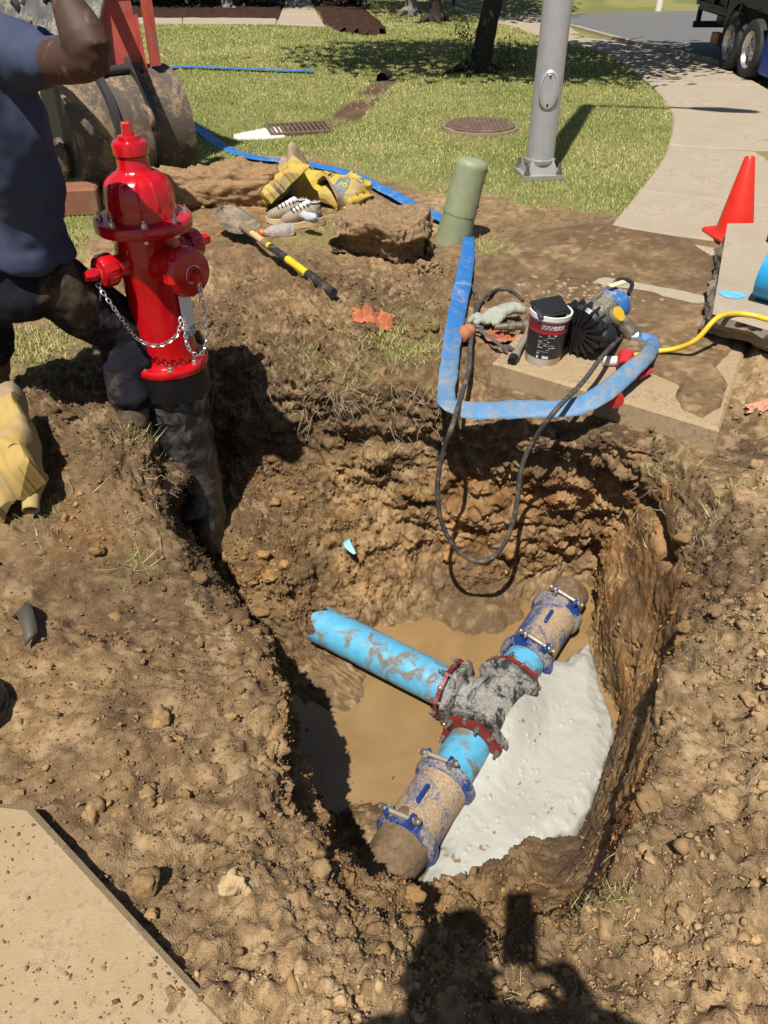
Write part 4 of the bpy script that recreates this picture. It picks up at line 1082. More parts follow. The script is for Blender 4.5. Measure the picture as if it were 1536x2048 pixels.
work = person('person', J, (M_SKIN, M_SHIRT, M_TROU, M_BOOT, M_HAIR), 'person in navy t-shirt and dark work trousers beside the hydrant, elbow raised')

M_JEANS = dirty('jeans', (.03, .045, .09), .85, dirt=.2); M_TAN = dirty('pale_skin', (.36, .20, .13), .5, dirt=0); M_GREY = dirty('grey_shirt', (.12, .12, .12), .9, dirt=0)
J2 = dict(root=Vector((-.05, -.30, 0)), yaw=0.0, pelvis=Vector((-.03, -.36, .96)), hem=Vector((-.03, -.36, .90)), waist=Vector((-.03, -.32, 1.12)), chest=Vector((-.04, -.26, 1.29)), collar=Vector((-.06, -.20, 1.45)), neck=Vector((-.10, -.17, 1.50)), head=Vector((-.16, -.145, 1.60)), tilt=-.15,
    shR=Vector((.16, -.20, 1.39)), elR=Vector((.33, -.16, 1.22)), wrR=Vector((.145, -.15, 1.44)), hdR=Vector((-.10, .11, .10)), pnR=Vector((-.5, -.4, .2)),
    shL=Vector((-.24, -.20, 1.39)), elL=Vector((-.40, -.16, 1.22)), wrL=Vector((-.145, -.15, 1.43)), hdL=Vector((.10, .11, .10)), pnL=Vector((.5, -.4, .2)),
    hipR=Vector((.06, -.36, .93)), knR=Vector((.10, -.30, .50)), anR=Vector((.11, -.34, .09)), toeR=Vector((.13, -.17, .05)),
    hipL=Vector((-.12, -.36, .93)), knL=Vector((-.15, -.30, .50)), anL=Vector((-.16, -.34, .09)), toeL=Vector((-.20, -.17, .05)), sleeve=.8, cuff=.95)
person('person', J2, (M_TAN, M_GREY, M_JEANS, M_BOOT, M_HAIR), 'person holding up a phone, seen only as the shadow in the near pit wall')
m = MB(); Rc = Euler((math.pi / 2 - PITCH, 0, 0)).to_matrix()
m.box(Vector((0, 0, CAM_H)) + Rc @ Vector((.0, -.045, .022)), (.078, .155, .009), Rc, .003)
o = m.build('phone', dirty('phone_black', (.02, .02, .022), .2, dirt=0)); tag(o, 'dark phone held up at eye level, seen only as a rectangular shadow', 'phone')

# ------------------------------------------------------------------ excavator arm and bucket
M_XRED = dirty('excavator_red', (.30, .045, .032), .55, dirt=.38, dcol=(.16, .10, .065), scale=5, bump=.3, col2=(.40, .075, .05))
M_XSTEEL = dirty('bucket_steel', (.045, .042, .040), .5, .3, dirt=.22, dcol=(.22, .155, .090), scale=3.2, fine=40, bump=.5)
M_XMUD = dirty('bucket_mud', (.085, .066, .046), .75, dirt=.46, dcol=(.24, .17, .10), scale=5, fine=50, bump=1.0)
M_XDARK = dirty('dark_and_shaded_steel', (.020, .019, .018), .6, .2, dirt=.15, dcol=(.12, .085, .055), scale=5, bump=.4)
exc = empty('excavator', (-1.90, 6.05, .02)); exc.scale = (.86,) * 3; tag(exc, 'red excavator arm with a mud-caked steel bucket resting behind the worker', 'excavator')
th = math.radians(38); A_ = Vector((math.cos(th), math.sin(th), 0)); Nn = Vector((math.sin(th), -math.cos(th), 0)); U_ = Vector((0, 0, 1))
BW = .98
ctr = Vector((0, 0, 0))
BP = [(-.12, .86), (.05, .87), (.22, .83), (.35, .73), (.43, .58), (.45, .42), (.42, .27), (.34, .14), (.20, .05), (.02, .015), (-.20, .03), (-.42, .10)]
def bk(n_, z_, a_): return A_ * a_ + Nn * n_ + U_ * z_
fine_ = smooth_path([Vector((a, b, 0)) for a, b in BP], 4)
m = MB(); v = []; f = []; K_ = len(fine_); NA = 14
for layer in (0, 1):
    for k, q_ in enumerate(fine_):
        tq = (fine_[min(k + 1, K_ - 1)] - fine_[max(k - 1, 0)]).normalized(); nq = Vector((-tq.y, tq.x, 0)) * (-1)
        for j_ in range(NA + 1):
            e = q_ - (Vector((tq.y, -tq.x, 0)) * 0 if layer == 0 else (Vector((-.05, .45, 0)) - q_).normalized() * -.022)
            v.append(bk(e.x, e.y, -BW / 2 + BW * j_ / NA))
n_ = K_ * (NA + 1)
for layer in (0, 1):
    for k in range(K_ - 1):
        for j_ in range(NA):
            q_ = (layer * n_ + k * (NA + 1) + j_, layer * n_ + k * (NA + 1) + j_ + 1, layer * n_ + (k + 1) * (NA + 1) + j_ + 1, layer * n_ + (k + 1) * (NA + 1) + j_)
            f.append(q_[::-1] if layer == 0 else q_)
m.add(v, f); bucket = m.build('bucket', M_XMUD, exc)
side_poly = [(q_.x, q_.y) for q_ in fine_]
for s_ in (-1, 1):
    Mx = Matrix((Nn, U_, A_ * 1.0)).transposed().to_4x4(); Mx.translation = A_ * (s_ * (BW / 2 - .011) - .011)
    mm = MB(); mm.prism([(a * .985, b * .985 + .008) for a, b in side_poly], .022, Mx); mm.build('side_plate', M_XDARK if s_ < 0 else M_XSTEEL, bucket)  # left plate coloured darker: the shade on that end is painted in
for a_ in (-.155, .15):                                       # wear straps down the back, rising into the hinge ears
    mm = MB(); v = []; f = []
    for k, q_ in enumerate(fine_[:38]):
        out = (q_ - Vector((-.05, .45, 0))).normalized(); hgt_ = .05 if k < 14 else .05 * max(.25, 1 - (k - 14) / 16)
        for w_ in (-.028, .028):
            for hh in (-.004, hgt_): e = q_ + out * hh; v.append(bk(e.x, e.y, a_ + w_))
    for k in range(37):
        b4 = 4 * k
        for q4 in ((0, 1, 5, 4), (1, 3, 7, 5), (3, 2, 6, 7)): f.append(tuple(b4 + i_ for i_ in q4))
    mm.add(v, f); mm.build('wear_strap', M_XSTEEL, bucket, angle=30)
    Mx = Matrix((Nn, U_, A_)).transposed().to_4x4(); Mx.translation = A_ * (a_ - .02)
    mm = MB(); mm.prism([(-.16, .84), (.20, .80), (.26, .80), (.17, .90), (.07, .98), (-.05, .98), (-.15, .90)], .04, Mx); mm.build('hinge_ear', M_XSTEEL, bucket, angle=30)
for k in range(5):                                            # teeth on the lip
    a_ = -BW / 2 + .06 + (BW - .12) * k / 4; mm = MB(); mm.box(bk(-.48, .125, a_), (.05, .15, .04), Matrix((A_, (Nn * -.93 + U_ * .36), A_.cross(Nn * -.93 + U_ * .36))).transposed(), .01); mm.build('tooth', M_XSTEEL, bucket)
mm = MB(); Lk = bk(.40, .55, .12)                             # lifting eye on the back
ring = [Lk + (Nn * .8 + U_ * .6) * (.035 + .05 * math.sin(a * math.pi / 8)) + (U_ * .8 - Nn * .6) * (.065 * math.cos(a * math.pi / 8)) for a in range(9)]
mm.tube(ring, .024, 10, up=A_); mm.build('lifting_eye', M_XMUD, bucket)
mm = MB(); mm.lathe([(.045, -.26), (.045, .26)], 20, axisM(bk(.0, 0.90, 0), A_)); mm.lathe([(.075, -.27), (.075, -.235)], 20, axisM(bk(.0, 0.90, 0), A_)); mm.lathe([(.075, .235), (.075, .27)], 20, axisM(bk(.0, 0.90, 0), A_)); mm.build('pin', M_XSTEEL, bucket)
# mud stuck in the bucket's near end
bl = MB(); bl.lathe([(.02, -.15), (.08, -.12), (.12, -.03), (.11, .06), (.06, .12), (.01, .14)], 20, Matrix.Translation(bk(.10, .30, -BW / 2 - .03))); bl.jitter(.05, 9, 4); bl.jitter(.02, 30, 5); bl.build('caked_mud', M_XMUD, bucket)
# dipper arm: boxed red beam up from the bucket pin
up_d = (U_ * 1.0 + Vector((-.10, .22, 0))).normalized(); 
def beam(p0, p1, w, d0, d1, name, mat, parent):
    ax = (p1 - p0).normalized(); sx = A_; sy = ax.cross(sx).normalized(); m_ = MB(); v = []
    for p_, dd_ in ((p0, d0), (p1, d1)):
        for a, b in ((-1, -1), (1, -1), (1, 1), (-1, 1)): v.append(p_ + sx * (w / 2 * a) + sy * (dd_ / 2 * b))
    m_.add(v, [(0, 3, 2, 1), (4, 5, 6, 7)] + [(k, (k + 1) % 4, 4 + (k + 1) % 4, 4 + k) for k in range(4)])
    return m_.build(name, mat, parent, angle=20)
pin = bk(.0, 0.90, .12)
arm = beam(pin - up_d * .07, pin + up_d * 2.4, .30, .22, .42, 'dipper_arm', M_XRED, exc)
for s_ in (-1, 1): beam(pin - up_d * .10 + A_ * (.168 * s_), pin + up_d * .30 + A_ * (.168 * s_), .03, .24, .26, 'cheek_plate', M_XRED, arm)
lk0 = bk(.17, .88, 0); lk1 = pin + up_d * .75 + Nn * .26
for s_ in (-1, 1): beam(lk0 + A_ * (.12 + .235 * s_), lk1 + A_ * (.235 * s_), .045, .12, .12, 'bucket_link', M_XRED, exc)
for q_ in (lk0, lk1): mm = MB(); mm.lathe([(.035, -.24), (.035, .24)], 16, axisM(q_, A_)); mm.build('link_pin', M_XSTEEL, exc)
mm = MB(); cy0 = lk1; cy1 = pin + up_d * 2.1 + Nn * .34
mm.lathe([(.032, 0), (.032, .55)], 18, axisM(cy0, cy1 - cy0)); mm.build('ram_rod', M_STEEL, exc)
mm = MB(); mm.lathe([(.055, .5), (.058, .52), (.058, (cy1 - cy0).length)], 18, axisM(cy0, cy1 - cy0)); mm.build('ram_barrel', M_XDARK, exc)
boom0 = pin + up_d * 2.2; beam(boom0, boom0 + Vector((-2.6, 2.6, .9)), .26, .36, .5, 'boom', M_XRED, exc)
# grey thumb plate with slots, left of the arm
tp = MB(); Rt = Euler((.35, .25, -.35)).to_matrix()
hole = [(-.30, .02), (-.08, .06), (.14, .03)]
outer = []
for k in range(28):
    xk = -.5 + 1.0 * k / 27
    for lay, yy_ in ((0, -.17 + .06 * math.sin(k * 1.9)), (1, .20 + .03 * math.sin(k * .9))):
        outer.append((xk, yy_))
v = []; f = []
NX, NY = 44, 20
for i_ in range(NX + 1):
    for j_ in range(NY + 1):
        xk = -.55 + 1.1 * i_ / NX; yk = -.2 + .42 * j_ / NY
        v.append((xk, yk + .10 * xk * xk - .1 * xk, -.10 * (yk * 2.4) ** 2))
for i_ in range(NX):
    for j_ in range(NY):
        cx = -.55 + 1.1 * (i_ + .5) / NX; cy_ = -.2 + .42 * (j_ + .5) / NY
        if any(((cx - hx) / .035) ** 2 + ((cy_ - hy) / .05) ** 2 < 1 for hx, hy in ((-.42, .10), (-.25, .12), (-.05, .05), (.13, .12), (.28, .02), (.42, .10), (-.33, -.08), (.05, -.1))): continue
        f.append((i_ * (NY + 1) + j_, (i_ + 1) * (NY + 1) + j_, (i_ + 1) * (NY + 1) + j_ + 1, i_ * (NY + 1) + j_ + 1))
tp.add(v, f); tp.jitter(.012, 14, 3)
tl_ = (Y(55, 20, 5.0) - Vector(exc.location)) / .86
th_o = tp.build('thumb_plate', dirty('dusty_grey_steel', (.10, .098, .092), .6, .2, dirt=.45, dcol=(.26, .225, .18), scale=6, fine=60, bump=.8), exc, loc=tl_, rot=(1.15, .15, -.5))
sm = th_o.modifiers.new('thickness', 'SOLIDIFY'); sm.thickness = .03
tb = MB(); tb.tube([tl_ + Vector((-.1, .05, 0)), tl_ + Vector((.35, .45, .1)), pin + up_d * .6 - Vector((0, 0, 0))], .05, 10); tb.build('thumb_arm', M_XDARK, exc)
# ------------------------------------------------------------------ things by the walk: broken slab, cone, pipe, cords
M_BROKEN = concrete_mat('broken_concrete', (.18, .15, .11), (.25, .21, .16), (.13, .095, .06), 3)
def rough_slab(corners_top, corners_bot, n=26, amp=.02):
    """a lifted slab: smooth trowelled top, rough broken flanks and underside. corners: FL, FR, NR, NL"""
    m = MB(); v = []; f = []
    def bil(c_, a, b): return c_[0].lerp(c_[1], a).lerp(c_[3].lerp(c_[2], a), b)
    idx = {}
    for lay, c_ in ((0, corners_top), (1, corners_bot)):
        for i_ in range(n + 1):
            for j_ in range(n + 1):
                idx[(lay, i_, j_)] = len(v); p_ = bil(c_, i_ / n, j_ / n)
                if lay: p_ = p_ + Vector((0, 0, float(fbm(np.array([[p_.x, p_.y, 3.0]]), 6, 3, 17)[0]) * amp * .8))
                v.append(p_)
    for lay in (0, 1):
        for i_ in range(n):
            for j_ in range(n):
                q_ = (idx[(lay, i_, j_)], idx[(lay, i_, j_ + 1)], idx[(lay, i_ + 1, j_ + 1)], idx[(lay, i_ + 1, j_)])
                f.append(q_ if lay == 0 else q_[::-1])
    # flanks in rows, pushed in and out
    per = [(i_, 0) for i_ in range(n)] + [(n, j_) for j_ in range(n)] + [(i_, n) for i_ in range(n, 0, -1)] + [(0, j_) for j_ in range(n, 0, -1)]
    R = 7; cen_ = bil(corners_top, .5, .5); rowi = []
    for r in range(R + 1):
        row = []
        for (i_, j_) in per:
            if r == 0: row.append(idx[(0, i_, j_)]); continue
            if r == R: row.append(idx[(1, i_, j_)]); continue
            p_ = v[idx[(0, i_, j_)]].lerp(v[idx[(1, i_, j_)]], r / R); o_ = (p_ - cen_); o_.z = 0; o_.normalize()
            h = float(fbm(np.array([[p_.x, p_.y, p_.z * 1.5]]), 10, 4, 5, .6)[0]) * 1.5
            row.append(len(v)); v.append(p_ + o_ * (h * amp + .004 * random.random()))
        rowi.append(row)
    for r in range(R):
        for k in range(len(per)):
            k2 = (k + 1) % len(per); f.append((rowi[r][k], rowi[r + 1][k], rowi[r + 1][k2], rowi[r][k2]))
    m.add(v, f); return m
FLt = P(1455, 447, .16); FLb = P(1437, 495, .01); NLt = P(1425, 628, .165); NLb = P(1403, 662, .035)
dr = Vector((1.15, .12, -.02)); ne = Vector((.44, -.90, -.01)) * .85
brk = rough_slab([FLt, FLt + dr, NLt + ne + Vector((.35, .1, 0)), NLt], [FLb, FLb + dr, NLb + ne + Vector((.35, .1, -.02)), NLb], n=34, amp=.05)
o = brk.build('broken_slab', M_WALK, angle=28); o.data.materials.append(M_BROKEN)
zl = FLt.z
for p_ in o.data.polygons:
    if p_.normal.z < .8: p_.material_index = 1
tag(o, 'lifted sidewalk slab with rough broken edges under the blue pipe', 'concrete slab')
TOPN = (NLt - FLt).cross(dr).normalized(); TOPN = TOPN if TOPN.z > 0 else -TOPN
def on_slab(px, py):
    a = (px - 768) / FPX; b = (py - 1024) / FPX; d_ = Vector((a, _c - b * _s, -_s - b * _c)); o_ = Vector((0, 0, CAM_H))
    return o_ + d_ * ((FLt - o_).dot(TOPN) / d_.dot(TOPN))
# blue spray mark and the cut length of big pipe
m = MB(); c0 = on_slab(1466, 590); ring = []
for k in range(24):
    a = 2 * math.pi * k / 24; r = .045 * (1 + .12 * math.sin(a * 3 + 1) + .06 * math.sin(a * 7)); ring.append(c0 + Vector((math.cos(a) * r * 1.5, math.sin(a) * r, 0)) + Vector((0, 0, .0)))
for q_ in ring: q_.z = FLt.z - ((q_ - FLt).x * TOPN.x + (q_ - FLt).y * TOPN.y) / TOPN.z + .003
c0.z += .003
m.add([c0] + ring, [(0, k + 1, (k + 1) % 24 + 1) for k in range(24)])
o = m.build('paint_mark', dirty('blue_marking_paint', (.06, .42, .75), .7, dirt=.4, dcol=(.42, .36, .28), scale=30, fine=120)); tag(o, 'bright blue spray paint mark on the lifted slab', 'paint mark')
pc = on_slab(1495, 560) + Vector((.0, .0, .0)); pd = Vector((.76, -.65, -.03)).normalized()
r_ = .12; p0 = on_slab(1514, 594) + TOPN * (r_ + .004)
bp = pipe_shell(p0, p0 + pd * .9, r_, .012); o = bp.build('cut_pipe', dirty('clean_blue_pvc', (.018, .27, .52), .3, dirt=.06, scale=6)); tag(o, 'clean bright blue pipe length lying on the lifted slab', 'pipe')
# a dark blue object at the right edge
q_ = on_slab(1540, 486); m = MB(); m.box(q_ + Vector((.06, 0, .03)), (.14, .10, .06), Matrix.Rotation(.3, 3, 'Z'), .012); m.lathe([(.02, 0), (.02, .05), (.012, .055)], 14, Matrix.Translation(q_ + Vector((.06, 0, .055))))
o = m.build('tool_case', dirty('navy_plastic', (.012, .018, .07), .35, dirt=.1)); tag(o, 'dark navy case at the right edge on the lifted slab', 'case')
# traffic cone
M_CONE = dirty('cone_orange', (.66, .024, .010), .42, dirt=.04, scale=6)
cb = P(1466, 472, .02); cone = empty('traffic_cone', cb, (0, -.06, .15)); tag(cone, 'orange-red traffic cone on the walk behind the lifted slab', 'traffic cone')
m = MB(); m.box((0, 0, .015), (.28, .28, .03), None, .008); m.build('base', M_CONE, cone)
m = MB(); m.lathe([(.118, .03), (.112, .035), (.108, .05), (.03, .455), (.024, .462), (.018, .455)], 40); m.build('body', M_CONE, cone)
# cords and hose
def cord(pts, r, name, mat, label, cat, n=8, seg=8):
    m = MB(); m.tube(smooth_path(pts, n), r, seg); o = m.build(name, mat, angle=180); tag(o, label, cat); return o
def G_(px, py, h=.0): q_ = hit(px, py); return q_ + Vector((0, 0, h))
M_YEL = dirty('yellow_cord', (.72, .45, .02), .45, dirt=.12, scale=12)
cord([P(1262, 712, .035), P(1312, 703, .03), P(1352, 697, .05), P(1392, 680, .11), on_slab(1432, 650) + Vector((-.01, -.01, .035)), on_slab(1468, 634) + Vector((0, 0, .016)), on_slab(1505, 636) + Vector((0, 0, .012)), on_slab(1540, 645) + Vector((0, 0, .012)), on_slab(1640, 665) + Vector((0, 0, .012))], .0115, 'power_cord', M_YEL, 'yellow power cord from the pump over the lifted slab', 'cord')
t = NT('layflat_blue'); n1 = t.noise(7, 5, .65, dist=1); n2 = t.noise(40, 4)
mk = t.ramp(t.mix(.4, n1, n2), [(.53, 0.), (.66, .8)])
gyy = t.node('ShaderNodeSeparateXYZ'); t.put(t.coord(), gyy.inputs[0])
mudm = t.math('MULTIPLY', t.ramp(gyy.outputs[1], [(.0, 1.), (1., 1.)]), t.ramp(t.mix(.35, n1, n2), [(.44, 0.), (.62, 1.)]))
low = t.node('ShaderNodeMapRange'); t.put(gyy.outputs[1], low.inputs[0]); low.inputs[1].default_value = 3.9; low.inputs[2].default_value = 3.1; low.inputs[3].default_value = .12; low.inputs[4].default_value = .85
mudm = t.math('MULTIPLY', mudm, low.outputs[0])
fade = t.node('ShaderNodeMapRange'); t.put(gyy.outputs[1], fade.inputs[0]); fade.inputs[1].default_value = 3.6; fade.inputs[2].default_value = 3.0; fade.inputs[3].default_value = 0; fade.inputs[4].default_value = .8
M_HOSE = t.set(t.mix(mudm, t.mix(mk, t.mix(fade.outputs[0], t.mix(n1, (.010, .105, .34), (.025, .165, .42)), (.085, .20, .33)), (.26, .28, .28)), (.23, .20, .15)), .58, 0, t.bump(n2, .4, .006), .35)
M_HOSE2 = M_HOSE
def ribbon(pts, ups, hw, th, name, mat, n=10, seg=12):
    """a flattened hose; ups give the flat side's normal"""
    pp_ = smooth_path(pts, n); uu_ = smooth_path(ups, n); hh = smooth_path([Vector((a, b, 0)) for a, b in zip(hw, th)], n)
    m = MB(); v = []; f = []; prev = None
    for k, q_ in enumerate(pp_):
        tg = (pp_[min(k + 1, len(pp_) - 1)] - pp_[max(k - 1, 0)]).normalized(); u = uu_[k].normalized(); u = (u - tg * u.dot(tg)).normalized(); sd_ = tg.cross(u)
        for j_ in range(seg):
            a = 2 * math.pi * j_ / seg; ca, sa_ = math.cos(a), math.sin(a)
            wob_ = 1 + .03 * math.sin(k * .9 + j_)
            v.append(q_ + sd_ * (hh[k].x * math.copysign(abs(ca) ** .7, ca)) + u * (hh[k].y * wob_ * math.copysign(abs(sa_) ** .8, sa_)))
    for k in range(len(pp_) - 1):
        for j_ in range(seg): f.append((k * seg + j_, k * seg + (j_ + 1) % seg, (k + 1) * seg + (j_ + 1) % seg, (k + 1) * seg + j_))
    f.append(tuple(range(seg))[::-1]); f.append(tuple((len(pp_) - 1) * seg + j_ for j_ in range(seg)))
    m.add(v, f); m.jitter(.005, 12, 6); m.jitter(.002, 50, 9); return m.build(name, mat, angle=50)
ZU = Vector((0, 0, 1)); TC = Vector((-.1, -.75, .65))
hp = [G_(628, 147, .03), G_(560, 145, .03), G_(480, 142, .03), G_(400, 139, .03), G_(340, 141, .03), P(300, 170, .03), P(320, 215, .03), G_(398, 262, .02), G_(440, 294, .02), G_(500, 318, .02), G_(575, 329, .025), G_(640, 341, .03), G_(700, 356, .03), G_(770, 388, .03), G_(830, 421, .03), G_(880, 444, .03), G_(915, 462, .03), G_(936, 490, .04), P(930, 545, .06), P(917, 610, .06), P(905, 680, .06), P(898, 740, .05), P(893, 780, .03), P(897, 806, .03), P(925, 818, .01), P(970, 822, .0), P(1050, 818, .0), P(1140, 815, .02), P(1190, 795, .06), P(1245, 755, .08), P(1290, 715, .09), Y(1305, 690, 3.36), Y(1290, 680, 3.42), Y(1262, 676, 3.43)]
nh = len(hp)
ups = [ZU] * 17 + [ZU + Vector((.3, -.2, 0))] * 5 + [ZU, ZU + TC * .3] + [ZU + TC] * 6 + [TC, TC, TC, TC]
ups = ups[:nh] + [TC] * (nh - len(ups))
hw = [.055] * 7 + [.055] * 9 + [.055, .05] + [.056, .055, .052, .050, .046] + [.050, .052] + [.054] * 5 + [.044, .044, .042, .042, .042]
hw = [k_ * .80 if i_ > 16 else k_ for i_, k_ in enumerate(hw)]
hw = hw[:nh] + [.042] * (nh - len(hw))
th_ = [.007] * 24 + [.008] * 5 + [.014, .02, .028, .036, .04]; th_ = th_[:nh] + [.042] * (nh - len(th_))
hose = ribbon(hp, ups, hw, th_, 'discharge_hose', M_HOSE); tag(hose, 'flat blue discharge hose from the pump round the green pedestal and over the lawn', 'hose')
M_CABLE = dirty('grey_cable', (.045, .042, .038), .6, dirt=.4, dcol=(.15, .11, .07), scale=14)
cord([G_(912, 560, .012), G_(938, 570, .012), G_(952, 600, .012), G_(948, 650, .015), P(941, 690, .05), P(938, 740, .06), P(920, 800, .03), Y(905, 850, 2.60), Y(886, 905, 2.60), Y(875, 970, 2.58), Y(882, 1040, 2.56), Y(910, 1095, 2.55), Y(950, 1122, 2.55), Y(985, 1115, 2.55), Y(1015, 1075, 2.57), Y(1033, 1010, 2.60), Y(1042, 940, 2.64), Y(1065, 885, 2.66), P(1110, 822, .07), P(1165, 765, .10), P(1205, 712, .14), Y(1244, 672, 3.42)], .0105, 'pump_cable', M_CABLE, 'dark grey pump cable drooping in a loop into the pit', 'cable')
cord([G_(950, 640, .012), G_(960, 610, .012), G_(990, 585, .012), G_(1020, 585, .012), G_(1045, 605, .012)], .010, 'cable', M_CABLE, 'grey cable curling on the mud beside the glove', 'cable')

# ------------------------------------------------------------------ pump, pail and tools on the slab
M_BLK = dirty('black_plastic', (.012, .012, .013), .4, dirt=.10, scale=9, dcol=(.12, .09, .06))
M_PBODY = dirty('pump_body', (.13, .12, .10), .5, .3, dirt=.5, dcol=(.22, .18, .125), scale=9, bump=.6)
M_PBLUE = dirty('pump_blue', (.03, .13, .36), .45, dirt=.45, dcol=(.30, .26, .20), scale=11, bump=.4)
pp0 = P(1148, 712, .0); pp1 = P(1236, 655, .0); pz = .125
pax = (pp1 - pp0); pax.z = .03; pax.normalize()
pump = empty('water_pump', (pp0.x, pp0.y, 0)); tag(pump, 'muddy submersible pump with black finned base beside the pail', 'pump')
o_ = Vector((0, 0, pz)); Mp = axisM(o_, pax)
m = MB(); m.lathe([(.030, -.012), (.105, -.006), (.118, .010), (.112, .024), (.06, .026)], 40, Mp); disc = m.build('strainer_base', M_BLK, pump)
for k in range(18):
    a = 2 * math.pi * k / 18; mm = MB(); Mf = Mp @ Matrix.Rotation(a, 4, 'Z')
    mm.add([Mf @ Vector(q_) for q_ in ((.045, -.003, -.022), (.122, -.005, -.014), (.126, -.005, .055), (.09, -.004, .075), (.045, .003, -.022), (.122, .005, -.014), (.126, .005, .055), (.09, .004, .075))], [(0, 1, 2, 3), (7, 6, 5, 4), (0, 4, 5, 1), (1, 5, 6, 2), (2, 6, 7, 3), (3, 7, 4, 0)]); mm.build('fin', M_BLK, disc, smooth=False)
m = MB(); m.lathe([(.075, .03), (.082, .06), (.082, .10), (.090, .11), (.090, .13), (.078, .14), (.078, .20), (.086, .21), (.086, .225), (.070, .24)], 32, Mp); m.build('motor_housing', M_PBODY, pump)
m = MB(); m.lathe([(.074, .235), (.080, .25), (.080, .33), (.06, .35), (.02, .352)], 32, Mp); m.build('blue_housing', M_PBLUE, pump)
for k in range(6):
    a = 2 * math.pi * k / 6 + .3; mm = MB(); q_ = Mp @ Vector((.082 * math.cos(a), .082 * math.sin(a), .10)); mm.lathe([(.007, 0), (.007, .13)], 8, axisM(q_, pax)); mm.build('tie_bolt', M_BOLT, pump)
sdv = pax.cross(ZU).normalized()
q_ = o_ + pax * .15 + sdv * .085 + ZU * .03
m = MB(); m.lathe([(.046, -.03), (.048, 0), (.048, .02), (.040, .028)], 24, axisM(q_, (sdv + ZU * .8))); m.build('cable_gland', dirty('olive_grey', (.09, .085, .06), .6, dirt=.4), pump)
m = MB(); m.lathe([(.036, .028), (.034, .036), (.0, .037)], 24, axisM(q_, (sdv + ZU * .8)), cap=False); m.build('yellow_cap', dirty('cap_yellow', (.62, .36, .02), .5, dirt=.2), pump)
q_ = o_ + pax * .06 + sdv * .10 - ZU * .02
m = MB(); limb(m, [q_ - pax * .03, q_ + pax * .03], [.048, .048]); m.build('float_switch', M_BLK, pump)
m = MB(); e_ = o_ + pax * .345
m.tube(smooth_path([e_ + ZU * .05 - sdv * .05, e_ + pax * .05 + ZU * .085 - sdv * .03, e_ + pax * .06 + ZU * .08 + sdv * .03, e_ + ZU * .05 + sdv * .05], 6), .010, 8); m.build('handle', M_BLK, pump)
m = MB(); m.box(e_ + ZU * .10 - pax * .03, (.10, .03, .012), Matrix.Rotation(.6, 3, 'Z'), .004); m.build('maker_plate', dirty('cream_plate', (.62, .52, .30), .5, dirt=.2), pump)
e2 = Y(1262, 676, 3.43) - Vector(pump.location)
m = MB(); m.tube(smooth_path([o_ + pax * .20, (o_ + pax * .20).lerp(e2, .5) + Vector((0, .02, .03)), e2 + Vector((.02, 0, 0))], 6), .040, 16); m.build('outlet_pipe', M_PBODY, pump)
m = MB(); m.lathe([(.046, -.016), (.046, .016)], 24, axisM(e2 + Vector((.012, .0, .002)), Vector((1, -.15, .1))), cap=False); m.build('hose_clamp', M_STEEL, pump)
# white and red pipe stubs under the hose
a = P(1205, 722, .02); b = P(1300, 722, .02)
m = MB(); m.tube([a, b], .022, 16); o = m.build('white_pipe', dirty('white_pvc', (.66, .63, .56), .45, dirt=.2)); tag(o, 'white plastic pipe lying under the pump outlet', 'pipe')
drv = empty('red_handled_tool', P(1240, 760, 0)); tag(drv, 'black tool with red ends sticking out under the blue hose', 'tool')
L0 = Vector(drv.location)
q0 = P(1252, 712, .05) - L0; q1 = P(1240, 760, .04) - L0; q2 = P(1229, 796, .03) - L0
m = MB(); m.tube([q0, q0.lerp(q1, .45)], [.036, .028], 18); m.build('red_collar', dirty('red_plastic', (.50, .03, .03), .4, dirt=.15), drv)
m = MB(); m.tube([q0.lerp(q1, .5), q1, q2], [.026, .026, .024], 16); m.build('black_grip', M_BLK, drv)
m = MB(); m.lathe([(.026, 0), (.040, .008), (.040, .016), (.030, .017)], 22, axisM(q2, q2 - q1)); m.build('red_end_cap', dirty('red_plastic', (.5, .03, .03)), drv)
m = MB(); m.box(P(1285, 745, .03) - L0, (.05, .10, .02), Matrix.Rotation(-.8, 3, 'Z'), .006); m.build('red_foot', dirty('red_plastic', (.5, .03, .03)), drv)

def text_mesh(txt, size, align='CENTER'):
    cu = bpy.data.curves.new('txt', 'FONT'); cu.body = txt; cu.size = size; cu.align_x = align; cu.align_y = 'CENTER'; cu.resolution_u = 3
    ob = bpy.data.objects.new('txt', cu); COL.objects.link(ob)
    dg = bpy.context.evaluated_depsgraph_get(); me = bpy.data.meshes.new_from_object(ob.evaluated_get(dg), depsgraph=dg)
    bpy.data.objects.remove(ob); return me
def text_on_cyl(txt, size, R, ang, z, parent, mat, name='lettering'):
    me = text_mesh(txt, size)
    for v in me.vertices:
        a = ang + v.co.x / R; v.co = Vector((R * math.cos(a), R * math.sin(a), z + v.co.y))
    return link(name, me, mat, parent, smooth=False)
pl = P(1084, 716, 0.0); pail = empty('pail', pl); tag(pail, 'white pail with black and burgundy label, black tray in its top', 'pail')
m = MB(); m.lathe([(.076, .0), (.079, .004), (.088, .215), (.093, .217), (.094, .236), (.089, .238), (.086, .236), (.078, .01), (.0, .008)], 48, cap=False); m.add([(.0785 * math.cos(2 * math.pi * k / 48), .0785 * math.sin(2 * math.pi * k / 48), .001) for k in range(48)], [tuple(range(48))[::-1]])
m.build('tub', dirty('pail_white', (.70, .67, .60), .4, dirt=.18, dcol=(.55, .42, .22)), pail)
m = MB(); m.lathe([(.0812, .035), (.0872, .168)], 48, cap=False); lb = m.build('label', dirty('label_black', (.022, .022, .024), .45, dirt=.08), pail)
